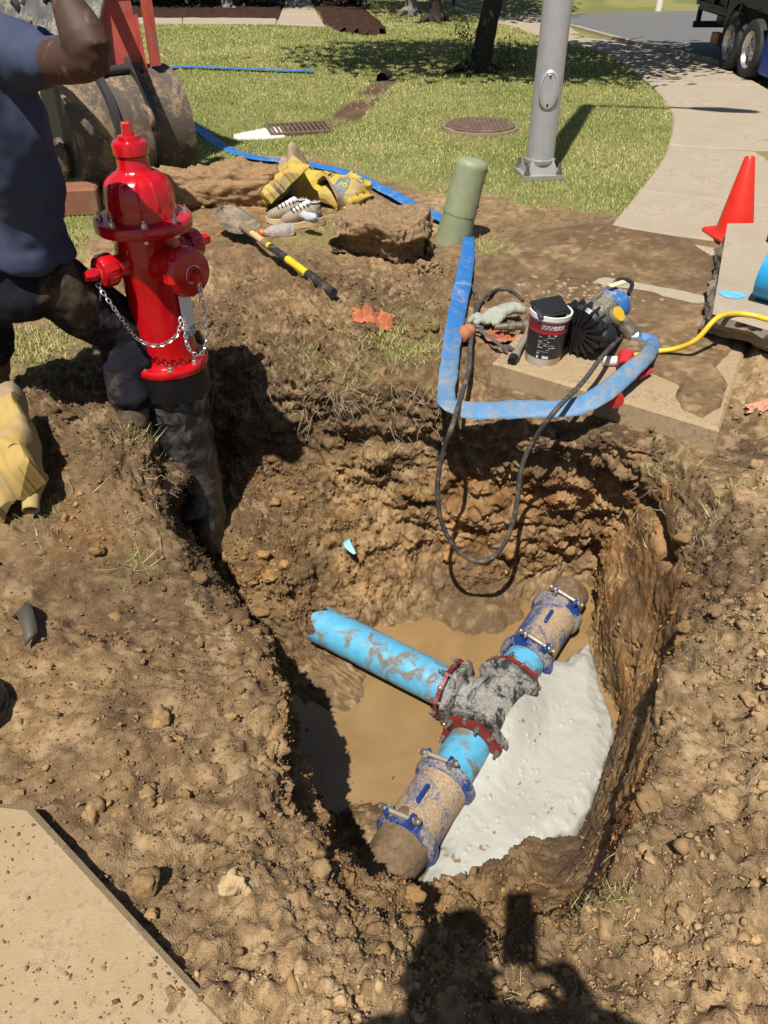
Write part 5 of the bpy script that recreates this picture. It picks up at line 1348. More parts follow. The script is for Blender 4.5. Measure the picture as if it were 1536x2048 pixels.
m = MB(); m.lathe([(.0877, .169), (.0890, .207)], 48, cap=False); lb2 = m.build('label_band', dirty('label_burgundy', (.16, .012, .020), .45, dirt=.05), pail)
m = MB(); m.lathe([(.0872, .155), (.0882, .170)], 48, cap=False); lb3 = m.build('label_stripe', dirty('label_red', (.38, .02, .035), .45, dirt=.05), pail)
fa = math.atan2(-pl.y, -pl.x); M_PRINT = dirty('white_print', (.62, .60, .56), .5, dirt=.05)
def curved(parent, R, a0, a1, z0, z1, mat, name='print', n=5):
    m = MB(); v = []; f = []
    for k in range(n + 1):
        a = a0 + (a1 - a0) * k / n; v += [(R * math.cos(a), R * math.sin(a), z0), (R * math.cos(a), R * math.sin(a), z1)]
    for k in range(n): f.append((2 * k, 2 * k + 2, 2 * k + 3, 2 * k + 1))
    m.add(v, f); return m.build(name, mat, parent)
M_DIM = dirty('grey_print', (.24, .24, .23), .5, dirt=.05); M_LBK = dirty('label_black', (.022, .022, .024))
for k in range(6):                                            # row of safety pictograms: framed squares with a crossed sign
    a = fa - .32 + k * .20; R_ = .0897
    curved(lb2, R_, a, a + .165, .177, .197, M_PRINT, 'pictogram', 2); curved(lb2, R_ + .0003, a + .014, a + .151, .1787, .1953, M_LBK if k < 3 else M_PRINT, 'pictogram_field', 2)
    m = MB(); pts = [((R_ + .0007) * math.cos(a + .03 + .11 * j_ / 4), (R_ + .0007) * math.sin(a + .03 + .11 * j_ / 4), .181 + .012 * j_ / 4) for j_ in range(5)]
    m.tube(pts, .0012, 4); m.build('slash', M_PRINT if k < 3 else M_LBK, lb2)
rp = random.Random(5)
for k in range(11):                                           # blocks of small print too fine to read
    zz_ = .150 - .0098 * k; Rk = .0812 + (.0872 - .0812) * (zz_ - .035) / .133 + .0006; a = fa - .38
    while a < fa + .42:
        L_ = rp.uniform(.05, .22)
        if rp.random() < .62: curved(lb, Rk, a, a + L_, zz_ - .0018, zz_ + (.0035 if k in (0, 1, 5) else .0015), M_DIM if k % 3 else M_PRINT)
        a += L_ + rp.uniform(.02, .06)
for a_, w_ in ((-.36, .10), (-.05, .34)): curved(lb, .0824, fa + a_, fa + a_ + w_, .038, .050, M_PRINT)
Rl = (-.010, -.012, .250); Rr = (.30, -.10, .32)
m = MB(); m.box((0, 0, 0), (.150, .115, .020), None, .007); m.box((0, 0, .012), (.132, .097, .006), None, .002); m.build('lid', M_BLK, pail, loc=Rl, rot=Rr)
m = MB(); m.box((0, 0, -.045), (.128, .094, .07), None, .006); m.build('box', dirty('label_burgundy', (0, 0, 0)), pail, loc=Rl, rot=Rr)
pail.rotation_euler = (.03, .05, 0)
# hammer-like bar left of the pail
ham = empty('mud_hammer', P(1050, 700, 0)); tag(ham, 'mud-smeared hammer leaning by the left of the pail', 'hammer'); L0 = Vector(ham.location)
h0 = P(1062, 655, .05) - L0; h1 = P(1028, 715, .02) - L0
m = MB(); m.tube(smooth_path([h0, h0.lerp(h1, .5), h1], 5), [.026, .022, .019, .017, .016, .016, .016, .017, .019, .022, .024], 12); m.build('handle', dirty('grey_mud', (.22, .19, .15), .7, dirt=.4, scale=14), ham)
m = MB(); m.lathe([(.020, -.005), (.022, .0), (.020, .035)], 14, axisM(h1 + (h1 - h0).normalized() * .0, (h1 - h0))); m.build('black_tip', M_BLK, ham)
wr = empty('wrench', P(990, 685, .012)); tag(wr, 'steel combination wrench lying on the edge of the concrete slab', 'wrench'); L0 = Vector(wr.location)
w0 = P(960, 660, .03) - L0; w1 = P(1012, 698, .012) - L0; wd_ = (w1 - w0).normalized()
M_WR = dirty('wrench_steel', (.38, .36, .32), .35, .85, dirt=.25)
m = MB(); m.tube([w0, w0.lerp(w1, .5), w1], .011, 10, .45); m.build('shank', M_WR, wr)
ring = [w0 - wd_ * .018 + Vector((math.cos(a) * .022, math.sin(a) * .022, 0)) for a in [2 * math.pi * k / 16 for k in range(17)]]
m = MB(); m.tube(ring, .008, 8, cap=False); m.build('ring_end', M_WR, wr)
sd2 = wd_.cross(ZU)
m = MB(); m.prism([(-.02, -.012), (.0, -.026), (.03, -.024), (.034, -.014), (.012, -.010), (.012, .010), (.034, .014), (.03, .024), (.0, .026), (-.02, .012)], .012, Matrix.Translation(w1) @ Matrix.Rotation(math.atan2(wd_.y, wd_.x), 4, 'Z')); m.build('open_end', M_WR, wr)
# cloth scraps and gloves
def rag(c_, sx, sy, seed, mat, name, label, cat, h=.035, rot=0, th=.004, n=34):
    X_, Y2 = np.meshgrid(np.linspace(-1, 1, n), np.linspace(-1, 1, n)); X_ = X_.ravel(); Y2 = Y2.ravel(); p_ = np.stack([X_, Y2, X_ * 0 + seed], 1)
    edge = 1 + .07 * fbm(np.stack([np.cos(np.arctan2(Y2, X_)), np.sin(np.arctan2(Y2, X_)), X_ * 0 + seed], 1), 2.2, 2, seed)
    xw = (X_ * edge + .25 * fbm(p_, 2, 2, seed + 3)) * sx; yw = (Y2 * edge + .25 * fbm(p_, 2, 2, seed + 4)) * sy
    zw = np.abs(fbm(p_, 2.6, 4, seed + 7)) * h * 2.6 * (1 - .6 * np.clip(X_ ** 2 + Y2 ** 2, 0, 1) ** 2) + .004
    cr_, sr = math.cos(rot), math.sin(rot); xr = xw * cr_ - yw * sr; yr = xw * sr + yw * cr_
    zg = np.array([gz(c_[0] + a, c_[1] + b) for a, b in zip(xr[::1], yr[::1])]) - c_[2]; zg = np.maximum(zg, -.03)
    k = np.arange(n - 1)[:, None] * n + np.arange(n - 1)[None, :]
    qd = np.stack([k, k + 1, k + n + 1, k + n], 2).reshape(-1, 4)
    me = np_mesh(name, np.stack([xr, yr, zw + zg], 1), quads=qd); o = link(name, me, mat, loc=c_, angle=60)
    s_ = o.modifiers.new('thickness', 'SOLIDIFY'); s_.thickness = th; tag(o, label, cat); return o
M_RUST = dirty('rust_cloth', (.42, .13, .055), .85, dirt=.35, scale=12, bump=.5)
rag(G_(748, 643, .0), .10, .055, 3, M_RUST, 'rag', 'rust orange crumpled plastic scrap on the turf behind the pit', 'rag')
rag(P(1005, 668, .0), .10, .035, 5, M_RUST, 'rag', 'brownish red rag under the wrench on the slab', 'rag', h=.03, rot=-.25)
rag(P(1530, 806, .0), .07, .04, 8, dirty('pale_orange_cloth', (.55, .27, .17), .85, dirt=.3), 'rag', 'pale orange rag at the right edge of the slab', 'rag', h=.025)
q_ = P(934, 672, .03); m = MB(); limb(m, [q_ + Vector((-.015, -.03, .01)), q_ + Vector((0, 0, .02)), q_ + Vector((.02, .035, .01))], [.030, .038, .028]); m.jitter(.012, 20, 2)
o = m.build('orange_plug', M_RUST); tag(o, 'muddy orange rubber plug resting against the blue hose', 'plug')
gl0 = P(1005, 632, .03); g = MB()
limb(g, [gl0 + Vector((-.10, -.05, 0)), gl0 + Vector((-.03, -.01, .02)), gl0 + Vector((.05, .04, .025)), gl0 + Vector((.10, .055, .01))], [.040, .046, .044, .04], 14, 4, .6)
for k, (dx, dy) in enumerate(((-.16, -.03), (-.17, -.06), (-.15, -.09))): limb(g, [gl0 + Vector((-.09, -.04 - .012 * k, .0)), gl0 + Vector((dx + .03, dy + .015, .012)), gl0 + Vector((dx, dy, -.006))], [.017, .016, .012], 8, 3)
limb(g, [gl0 + Vector((.0, -.02, .01)), gl0 + Vector((-.03, -.075, .005)), gl0 + Vector((-.055, -.09, -.005))], [.019, .017, .012], 8, 3)
o = link('work_glove', fuse(g, .006, 2, wrinkle(.006, 22, 4)), dirty('grey_glove', (.30, .31, .25), .95, dirt=.3, dcol=(.22, .17, .11), scale=14, bump=.5), angle=180); tag(o, 'grey-green work glove lying left of the pail', 'glove')
fit = empty('hose_fitting', P(1030, 652, .04)); tag(fit, 'dirty brass hose fitting between the glove and the pail', 'hose fitting')
m = MB(); m.lathe([(.014, -.10), (.018, -.04), (.026, -.035), (.026, -.005), (.020, .0), (.020, .03), (.030, .035), (.030, .06), (.022, .062)], 18, axisM(Vector((0, 0, 0)), Vector((1, .12, .0)))); m.build('barb', dirty('dirty_brass', (.16, .14, .10), .5, .4, dirt=.4), fit)
m = MB(); m.lathe([(.029, 0), (.029, .014)], 6, axisM(Vector((-.035, -.004, 0)), Vector((1, .12, 0)))); m.build('nut', dirty('dirty_brass', (0, 0, 0)), fit)
# ------------------------------------------------------------------ green pedestal, lamp pole, manhole, grate, culvert
M_PED = dirty('sage_plastic', (.235, .26, .145), .55, dirt=.12, scale=7, bump=.1)
pb_ = P(905, 482, 0); ped = empty('utility_pedestal', pb_, (-.02, .20, 0)); tag(ped, 'leaning sage green plastic utility pedestal the hose passes behind', 'utility pedestal')
m = MB(); m.lathe([(.112, -.06), (.106, .05), (.100, .155), (.100, .175)], 40); m.build('base', M_PED, ped)
m = MB(); m.lathe([(.090, .168), (.102, .170), (.103, .185), (.100, .20), (.096, .44), (.093, .462), (.080, .478), (.04, .486), (.0, .487)], 40, cap=False); cv = m.build('cover', M_PED, ped)
m = MB(); v = []; f = []
for k in range(7):
    a = -.62 + .52 * k / 6
    for zz_ in (.375, .435): v.append((.0995 * math.cos(a), .0995 * math.sin(a), zz_))
for k in range(6): f.append((2 * k, 2 * k + 2, 2 * k + 3, 2 * k + 1))
m.add(v, f); m.build('warning_label', dirty('label_yellow', (.60, .48, .16), .5, dirt=.15, col2=(.50, .42, .25)), cv)
for zz_ in (.372, .438):
    m = MB(); m.tube([(.1005 * math.cos(-.64 + .56 * k / 6), .1005 * math.sin(-.64 + .56 * k / 6), zz_) for k in range(7)], .003, 5); m.build('label_border', M_BLK, cv)
m = MB(); m.lathe([(.010, 0), (.008, .006), (.0, .007)], 12, axisM(Vector((.092, -.036, .235)), Vector((.93, -.36, 0))), cap=False); m.build('lock', M_BLK, cv)
M_GALV = dirty('galvanised_pole', (.46, .47, .47), .38, .45, dirt=.08, scale=4, bump=.08, dcol=(.30, .28, .25))
pole = empty('street_lamp', P(1076, 350, 0)); tag(pole, 'grey metal lamp pole with oval hand-hole cover standing on the lawn', 'street lamp')
m = MB(); m.lathe([(.105, .10), (.104, .5), (.101, 1.2), (.088, 3.5), (.075, 5.6)], 40); sh_ = m.build('shaft', M_GALV, pole)
m = MB(); m.prism([(-.155, -.155), (.155, -.155), (.155, .155), (-.155, .155)], .03, Matrix.Rotation(.12, 4, 'Z')); m.build('base_plate', dirty('cast_aluminium', (.44, .43, .40), .5, .6, dirt=.2), pole, angle=20)
m = MB(); v = []
for zz_, h_ in ((.03, .150), (.13, .098)):
    pass
m.lathe([(.17, .03), (.165, .045), (.125, .115), (.118, .135), (.106, .137)], 4, Matrix.Rotation(.12 + math.pi / 4, 4, 'Z')); m.lathe([(.113, .095), (.115, .10), (.115, .125), (.106, .128)], 40); m.build('cast_foot', dirty('cast_aluminium', (0, 0, 0)), pole, angle=30)
for sx in (-1, 1):
    for sy in (-1, 1):
        q_ = Matrix.Rotation(.12, 3, 'Z') @ Vector((sx * .125, sy * .125, .03))
        m = MB(); m.lathe([(.024, 0), (.024, .025)], 6, Matrix.Translation(q_)); m.lathe([(.013, .02), (.013, .07)], 10, Matrix.Translation(q_)); m.build('anchor_bolt', M_BOLT, pole)
hd = Vector((-.10, -.995, 0)).normalized(); m = MB(); Mh = axisM(hd * .086 + Vector((0, 0, .60)), hd)
v = []; f = []
for k, (sx, zz_) in enumerate(((1.0, -.01), (1.0, .022), (.90, .030), (.82, .030), (.80, .024), (.76, .028))):
    for j_ in range(40):
        a = 2 * math.pi * j_ / 40; v.append(Mh @ Vector(((.070 * sx) * math.cos(a), .130 * (sx if sx > .85 else sx * 1.03) * math.sin(a), zz_)))
for k in range(5):
    for j_ in range(40): f.append((k * 40 + j_, k * 40 + (j_ + 1) % 40, (k + 1) * 40 + (j_ + 1) % 40, (k + 1) * 40 + j_))
f.append(tuple(200 + j_ for j_ in range(40))); m.add(v, f); hc = m.build('hand_hole_cover', M_GALV, pole, angle=30)
zax = Mh.to_3x3() @ Vector((0, 1, 0))
for s_ in (-1, 1):
    m = MB(); m.lathe([(.008, 0), (.007, .006)], 8, axisM(hd * .116 + Vector((0, 0, .60 + s_ * .092)), hd)); m.build('screw', M_BLK, hc)
ad = Vector((1.35, -.40, 0)).normalized()
m = MB(); m.tube(smooth_path([Vector((0, 0, 5.5)), ad * .3 + Vector((0, 0, 5.72)), ad * 1.1 + Vector((0, 0, 5.8))], 6), .035, 12); m.build('arm', M_GALV, pole)
m = MB(); limb(m, [ad * 1.05 + Vector((0, 0, 5.8)), ad * 1.35 + Vector((0, 0, 5.8)), ad * 1.65 + Vector((0, 0, 5.79))], [.07, .14, .08], 16, 4, .45); m.build('luminaire', M_GALV, pole)

M_MH = dirty('rusty_iron', (.13, .085, .055), .75, .2, dirt=.35, scale=12, dcol=(.20, .14, .09), bump=.8)
mh = P(960, 254, 0); mh.z = gz(mh.x, mh.y) - .02
man = empty('manhole', mh); tag(man, 'raised round manhole with a rusty lid in the lawn', 'manhole')
m = MB(); m.lathe([(.38, -.08), (.365, .02), (.355, .045), (.33, .05)], 48); m.jitter(.012, 12, 3); m.build('collar', dirty('mud_concrete', (.21, .145, .09), .9, dirt=.4, scale=8, bump=1), man)
m = MB(); m.lathe([(.325, .04), (.33, .058), (.32, .064), (.29, .064), (.285, .059), (.0, .059)], 48, cap=False); lid = m.build('lid', M_MH, man)
m = MB()
for k in range(-6, 7):
    hw_ = math.sqrt(max(0, .27 ** 2 - (k * .042) ** 2))
    if hw_ > .03: m.box((k * .042, 0, .0625), (.020, hw_ * 2, .009), None, .002)
o = m.build('tread_bars', M_MH, lid); o['kind'] = 'stuff'
gq = P(598, 258, -.10); gq.z = gz(gq.x, gq.y) + .02
gr = empty('storm_drain', gq, (0, 0, .25)); tag(gr, 'rusty slotted storm drain grate set in a pale concrete apron', 'storm drain')
m = MB(); m.box((-.42, -.05, -.03), (.50, .46, .06), None, .01); m.jitter(.02, 5, 4); m.build('apron', concrete_mat('pale_concrete', (.55, .53, .48), (.62, .60, .55), (.42, .37, .29), 2), gr)
for s_ in (-1, 1):
    m = MB(); m.box((0, s_ * .225, .0), (.62, .03, .05), None, .004); m.build('frame_rail', M_MH, gr)
    m = MB(); m.box((s_ * .30, 0, .0), (.03, .42, .05), None, .004); m.build('frame_rail', M_MH, gr)
bar = MB(); bar.box((0, 0, 0), (.022, .42, .03), None, .004); b0 = bar.build('bar', M_MH, gr, loc=(-.26, 0, .004))
for k in range(1, 12):
    o = b0.copy(); COL.objects.link(o); o.parent = gr; o.location = (-.26 + .0473 * k, 0, .004)
m = MB(); m.box((0, 0, -.06), (.56, .40, .02)); m.build('sump_shade', dirty('hole_shade', (.006, .005, .004), .9, dirt=0), gr)  # near-black sheet, painted shade below the bars
cq = P(775, 156, -.08); cq.z = gz(cq.x, cq.y) - .02
cu_ = empty('culvert', cq); cu_.scale = (.6,) * 3; tag(cu_, 'black corrugated culvert end poking from the lawn by the tree', 'culvert')
Mx = axisM(Vector((0, .35, .06)), Vector((-.25, -1, 0)))
m = MB(); m.lathe([(.115 + .008 * (k % 2), k * .022) for k in range(24)], 28, Mx, cap=False); m.lathe([(.098, .52), (.098, .0)], 28, Mx, cap=False); m.build('corrugated_pipe', dirty('culvert_black', (.012, .011, .010), .6, dirt=.25), cu_)
m = MB(); m.lathe([(.0975, .02), (.0, .021)], 28, Mx, cap=False); m.build('dark_inside', dirty('hole_shade', (0, 0, 0)), cu_)  # disc closing the pipe, its inner shade put into the colour

# ------------------------------------------------------------------ trees, shrubs
M_BARK = dirty('dark_bark', (.030, .022, .016), .95, dirt=.25, scale=14, dcol=(.09, .068, .050), bump=1.0, fine=40)
M_BARK2 = dirty('grey_bark', (.20, .185, .155), .9, dirt=.3, scale=10, dcol=(.13, .11, .085), bump=.8)
LT = NT('leaves'); LT.set(LT.attr('gcol', 'Color'), .55, 0, None, .3); M_LEAF = LT.m
M_LEAF.node_tree.nodes['Principled BSDF'].inputs['Transmission Weight'].default_value = 0
def leaf_cloud(pos, size, cols, name, parent, seed):
    r = np.random.default_rng(seed); k = len(pos); a = r.normal(size=(k, 3)); a /= np.linalg.norm(a, axis=1, keepdims=True)
    b = r.normal(size=(k, 3)); b = np.cross(a, b); b /= np.linalg.norm(b, axis=1, keepdims=True); s_ = size * r.uniform(.6, 1.3, (k, 1))
    v = np.stack([pos - a * s_, pos + b * s_ * .45, pos + a * s_, pos - b * s_ * .45], 1).reshape(-1, 3)
    me = np_mesh(name, v, quads=np.arange(4 * k).reshape(-1, 4)); at = me.attributes.new('gcol', 'FLOAT_COLOR', 'POINT')
    c = np.array(cols)[r.integers(0, len(cols), k)] * r.uniform(.6, 1.35, (k, 1)); c = np.repeat(c, 4, 0)
    at.data.foreach_set('color', np.hstack([c, np.ones((len(c), 1))]).astype(np.float32).ravel())
    return link(name, me, M_LEAF, parent, smooth=False)
def crown_points(c_, R, n, seed, clumps=26):
    r = np.random.default_rng(seed); cc = []
    while len(cc) < clumps:
        p_ = r.uniform(-1, 1, 3)
        if .25 < np.linalg.norm(p_) < 1: cc.append(p_)
    cc = np.array(cc); q_ = cc[r.integers(0, clumps, n)] + r.normal(size=(n, 3)) * .20
    return q_ * np.array(R) + np.array(c_)
GREENS = [(.045, .085, .018), (.065, .11, .025), (.09, .13, .035), (.035, .065, .016)]
def tree(px, py, r0, lean, label, R, hc_, seed, mat=M_BARK, n=5200, roots=True, cols=GREENS):
    b = P(px, py, 0); b.z = float(lawn_z(np.array([b.x]), np.array([b.y]))[0])
    t_ = empty('tree', b); tag(t_, label, 'tree', 'trees along the walk')
    m = MB(); top = Vector((lean[0], lean[1], hc_))
    pts = [Vector((0, 0, -.1)), Vector((lean[0] * .05, 0, .12)), top * .25, top * .5, top * .8, top]
    pts = smooth_path(pts, 8); n_ = len(pts); rad = [r0 * (1.55 if k < 3 else (1.22 if k < 8 else 1.08 - .55 * k / n_)) for k in range(n_)]
    m.tube(pts, rad, 18)
    if roots:
        for k in range(5):
            a = k * 1.26 + seed; m.tube([Vector((0, 0, .15)), Vector((math.cos(a) * r0 * 1.6, math.sin(a) * r0 * 1.6, .04)), Vector((math.cos(a) * r0 * 3.2, math.sin(a) * r0 * 3.2, -.03))], [r0 * .5, r0 * .38, r0 * .15], 8)
    rr = random.Random(seed)
    for k in range(7):
        a = rr.uniform(0, 6.28); s0 = top * rr.uniform(.55, .95); e_ = s0 + Vector((math.cos(a) * R[0] * .7, math.sin(a) * R[1] * .7, R[2] * rr.uniform(.2, .8)))
        m.tube(smooth_path([s0, s0.lerp(e_, .5) + Vector((0, 0, .1)), e_], 4), [r0 * .4 - r0 * .3 * i_ / 8 for i_ in range(9)], 8)
    m.jitter(r0 * .16, 6 / max(r0, .1) * .3, seed); m.build('trunk', mat, t_, angle=180)
    leaf_cloud(crown_points((top.x, top.y, hc_ + R[2] * .2), R, n, seed), .11, cols, 'crown', t_, seed)
    return t_, b
t1, b1_ = tree(955, 146, .135, (.45, .0), 'large dark-barked tree trunk on the lawn left of the lamp pole', (3.0, 1.8, 1.1), 2.6, 3, n=9500)
rs = np.random.default_rng(2); q_ = np.vstack([rs.normal(size=(420, 3)) * (.07, .07, .17) + (-.17, -.08, .30), rs.normal(size=(380, 3)) * (.13, .10, .10) + (.36, .15, .16)])
q_[:, 2] = np.abs(q_[:, 2]); leaf_cloud(q_, .022, GREENS, 'shoots', t1, 8)['kind'] = 'stuff'
tree(868, 42, .13, (.05, .0), 'dark tree trunk farther back beside the curving walk', (2.0, 1.8, 1.4), 3.2, 5, n=3600)
tree(822, 30, .12, (.0, .0), 'farthest grey tree trunk on the lawn near the walk', (2.0, 1.8, 1.4), 3.3, 9, mat=M_BARK2, n=3200)
tree(456, 22, .13, (-.1, .1), 'pale-barked tree trunk standing in the mulch bed', (2.4, 1.6, 1.4), 3.4, 12, mat=M_BARK2, n=3600)
def shrub(px, py, R, label, seed, cols, n=3000, group='shrubs in the mulch beds'):
    b = P(px, py, 0.05); s_ = empty('shrub', b); tag(s_, label, 'shrub', group)
    m = MB(); rr = random.Random(seed)
    for k in range(9):
        a = rr.uniform(0, 6.28); m.tube([Vector((math.cos(a) * .06, math.sin(a) * .06, -.05)), Vector((math.cos(a) * R[0] * .3, math.sin(a) * R[1] * .3, R[2] * .6)), Vector((math.cos(a) * R[0] * .6, math.sin(a) * R[1] * .6, R[2] * 1.4))], [.02, .014, .006], 6)
    m.build('stems', M_BARK, s_)
    p_ = crown_points((0, 0, R[2]), R, n, seed, 34); p_[:, 2] = np.maximum(p_[:, 2], .02); leaf_cloud(p_, .06, cols, 'foliage', s_, seed); return s_
DK = [(.014, .022, .008), (.02, .03, .01), (.03, .038, .014)]
for k, (px, R0, lab) in enumerate(((185, .9, 'leftmost dark green shrub behind the excavator arm'), (300, .85, 'dark green shrub in the mulch just right of the excavator arm'), (375, .9, 'dark green shrub in the mulch left of the pale tree'), (440, .8, 'dark green shrub right behind the pale-barked tree'), (520, .85, 'dark green shrub at the corner by the entrance walk'))):
    shrub(px, 12, (R0, .7, .62), lab, 30 + k, DK)
shrub(690, 14, (.55, .5, .45), 'reddish dark shrub in the right mulch bed', 41, [(.035, .018, .012), (.055, .026, .018), (.03, .028, .012)], 2200)
shrub(655, 4, (.5, .5, .4), 'small dark red shrub at the back of the right mulch bed', 42, [(.035, .015, .012), (.05, .02, .018)], 1800)

# ------------------------------------------------------------------ trailer on the verge
M_TBLK = dirty('trailer_black', (.014, .014, .015), .4, dirt=.12, dcol=(.06, .05, .04), scale=4, bump=.08)
t = NT('blue_treadplate'); vt = t.voro(28); M_TBLUE = t.set((.010, .045, .28), .35, .3, t.bump(vt, .7, .01), .5)
M_TYRE = dirty('tyre_rubber', (.022, .021, .020), .8, dirt=.30, dcol=(.09, .078, .062), scale=8, bump=.4)
M_RIM = dirty('rim_silver', (.58, .57, .55), .35, .8, dirt=.12)
TX, TY = 4.47, 11.2
tr = empty('dump_trailer', (TX + .9, TY, 0)); tag(tr, 'black dump trailer with blue tread-plate fender parked by the road', 'trailer')
def wheel(yc):
    w = MB(); M_ = axisM(Vector((-.90, yc, .315)), Vector((-1, 0, 0)))
    w.lathe([(.19, -.10), (.27, -.105), (.305, -.09), (.315, -.05), (.317, 0), (.315, .05), (.305, .09), (.27, .105), (.20, .10), (.195, .09)], 44, M_, cap=False); ty = w.build('wheel', M_TYRE, tr)
    r = MB(); r.lathe([(.195, .095), (.188, .085), (.175, .05), (.165, .03), (.10, .045), (.075, .05), (.06, .06), (.045, .075), (.0, .078)], 36, M_, cap=False); rm = r.build('rim', M_RIM, ty)
    for k in range(8):
        a = 2 * math.pi * k / 8; h_ = MB(); h_.lathe([(.022, .0), (.022, .004)], 10, M_ @ Matrix.Translation((.132 * math.cos(a), .132 * math.sin(a), .040))); h_.build('vent_hole', M_BLK, rm)
    for k in range(6):
        a = 2 * math.pi * k / 6; h_ = MB(); h_.lathe([(.010, .0), (.010, .02)], 6, M_ @ Matrix.Translation((.068 * math.cos(a), .068 * math.sin(a), .05))); h_.build('lug_nut', M_STEEL, rm)
wheel(.30); wheel(-.38)
m = MB(); m.box((0, 1.15, 1.10), (1.75, 1.75, 1.15), None, .02); bd = m.build('dump_body', M_TBLK, tr)
for k, yc in enumerate((.35, .85, 1.35, 1.9)):
    m = MB(); m.box((-.90, yc, 1.12), (.05, .06, 1.05), None, .008); m.build('side_post', M_TBLK, bd)
for zz_ in (.62, .98, 1.66): m = MB(); m.box((-.895, 1.15, zz_), (.05, 1.78, .05), None, .006); m.build('side_rail', M_TBLK, bd)
m = MB(); v = []
arc = [(.30 + .40 * math.cos(a), .315 + .42 * math.sin(a)) for a in np.linspace(math.pi * .02, math.pi * .62, 9)][::1]
arc2 = [(-.38 + .40 * math.cos(a), .315 + .42 * math.sin(a)) for a in np.linspace(math.pi * .38, math.pi * .98, 9)]
pr_ = [(.75, .33)] + [(a, b) for a, b in arc] + arc2 + [(-.80, .33), (-.80, .86), (.75, .86)]
Mw = Matrix(((0, 0, 1, -.93), (1, 0, 0, 0), (0, 1, 0, 0), (0, 0, 0, 1)))
m.prism(pr_, .03, Mw); m.build('wheel_arch', M_TBLK, tr, angle=20)
m = MB(); m.box((-.72, -.04, .50), (.36, 1.5, .36)); m.build('wheel_well_shade', dirty('hole_shade', (0, 0, 0)), tr)  # solid filler block, shade behind the wheels painted near black
m = MB(); m.box((-.77, -1.24, .42), (.40, 1.0, .62), None, .02); m.build('fender_skirt', M_TBLUE, tr)
m = MB(); m.box((-.77, -1.24, .75), (.46, 1.06, .03), None, .008); m.build('fender_top', dirty('tread_aluminium', (.5, .5, .5), .4, .8, dirt=.1), tr)
m = MB(); m.box((-.35, 2.12, .34), (1.05, .08, .08), None, .01); m.build('rear_bumper', M_TBLK, tr)
for xk in (-.82, -.35, .1): m = MB(); m.box((xk, 2.10, .46), (.06, .06, .20), None, .006); m.build('bumper_strut', M_TBLK, tr)
m = MB(); m.box((0, .2, .42), (1.2, 3.6, .12), None, .01); m.build('chassis', M_TBLK, tr)
m = MB(); m.box((-.86, 1.05, .27), (.10, .30, .14), None, .01); m.build('tail_lamp', dirty('tail_red', (.16, .012, .010), .3, dirt=.1), tr)
m = MB(); m.tube([(0, -1.6, .42), (0, -3.0, .42), (0, -3.4, .45)], .05, 8); m.tube([(-.1, -3.1, .45), (-.1, -3.1, 0)], .035, 8); m.build('tow_bar', M_TBLK, tr)
# marker post across the road, sign post by the walk
q_ = P(1316, 26, 0); q_.z = float(lawn_z(np.array([q_.x]), np.array([q_.y]))[0]); mk_ = empty('marker_post', q_); tag(mk_, 'short white marker post on the grass across the road', 'post')
m = MB(); m.lathe([(.07, -.1), (.07, .45), (.068, .46)], 18); m.build('tube', dirty('marker_white', (.70, .66, .52), .5, dirt=.15), mk_); m = MB(); m.lathe([(.075, .45), (.075, .50), (.05, .53), (.0, .535)], 18, cap=False); m.build('cap', dirty('marker_white', (0, 0, 0)), mk_)
q_ = P(907, 11, 0); sp_ = empty('sign_post', q_); tag(sp_, 'thin dark post between the walk and the road', 'post')
m = MB(); m.tube([(0, 0, -.2), (0, 0, 2.4)], .035, 10); m.build('post', M_TBLK, sp_); m = MB(); m.box((0, 0, 2.2), (.35, .02, .3), None, .004); m.build('plate', M_GALV, sp_)

# ------------------------------------------------------------------ spoil: clods, shovel, bottle, shoes, sacks
def clod(c_, size, seed, rot=(0, 0, 0), n=3, flat=True):
    """a block of soil: a rounded box pushed in and out by noise"""
    k = 34; v = []; f = []
    for ax in range(3):
        for sg in (-1, 1):
            o_ = len(v)
            for i_ in range(k + 1):
                for j_ in range(k + 1):
                    q_ = [0, 0, 0]; q_[ax] = sg; q_[(ax + 1) % 3] = -1 + 2 * i_ / k; q_[(ax + 2) % 3] = -1 + 2 * j_ / k; v.append(q_)
            for i_ in range(k):
                for j_ in range(k):
                    a = o_ + i_ * (k + 1) + j_; qd_ = (a, a + k + 1, a + k + 2, a + 1); f.append(qd_ if sg > 0 else qd_[::-1])
    p_ = np.array(v, float); r = np.linalg.norm(p_, axis=1, keepdims=True); sph = p_ / r; p_ = p_ * .62 + sph * 1.05 * .38
    s_ = np.array(size) / 2; q_ = p_ * s_
    d_ = fbm(q_, 7, 4, seed, .6) * .075 + fbm(q_, 24, 3, seed + 3, .65) * .034; w1, i1 = worley(q_, 30, seed); d_ += (.5 - w1) * .020
    q_ = q_ + sph * d_[:, None]
    key = {}; m = MB(); m.add(q_.tolist(), f)
    return m
t = NT('clod_soil'); n1 = t.noise(9, 5, .65); n2 = t.noise(60, 4, .7); M_CLOD = t.set(t.mix(t.ramp(n2, [(.3, 0.), (.7, 1.)]), t.ramp(n1, [(.3, (.085, .050, .025)), (.65, (.19, .118, .058))]), (.31, .21, .115)), .95, 0, t.bump(t.mix(.5, n1, n2), .9, .02), .2)
t = NT('sandy_clod'); n1 = t.noise(7, 5, .65); n2 = t.noise(50, 4, .7); M_CLOD2 = t.set(t.mix(t.ramp(n2, [(.3, 0.), (.7, 1.)]), t.ramp(n1, [(.3, (.15, .075, .030)), (.65, (.23, .13, .060))]), (.29, .195, .105)), .95, 0, t.bump(t.mix(.5, n1, n2), .9, .02), .2)
q_ = P(768, 520, 0); c_ = clod(q_, (.50, .38, .28), 5)
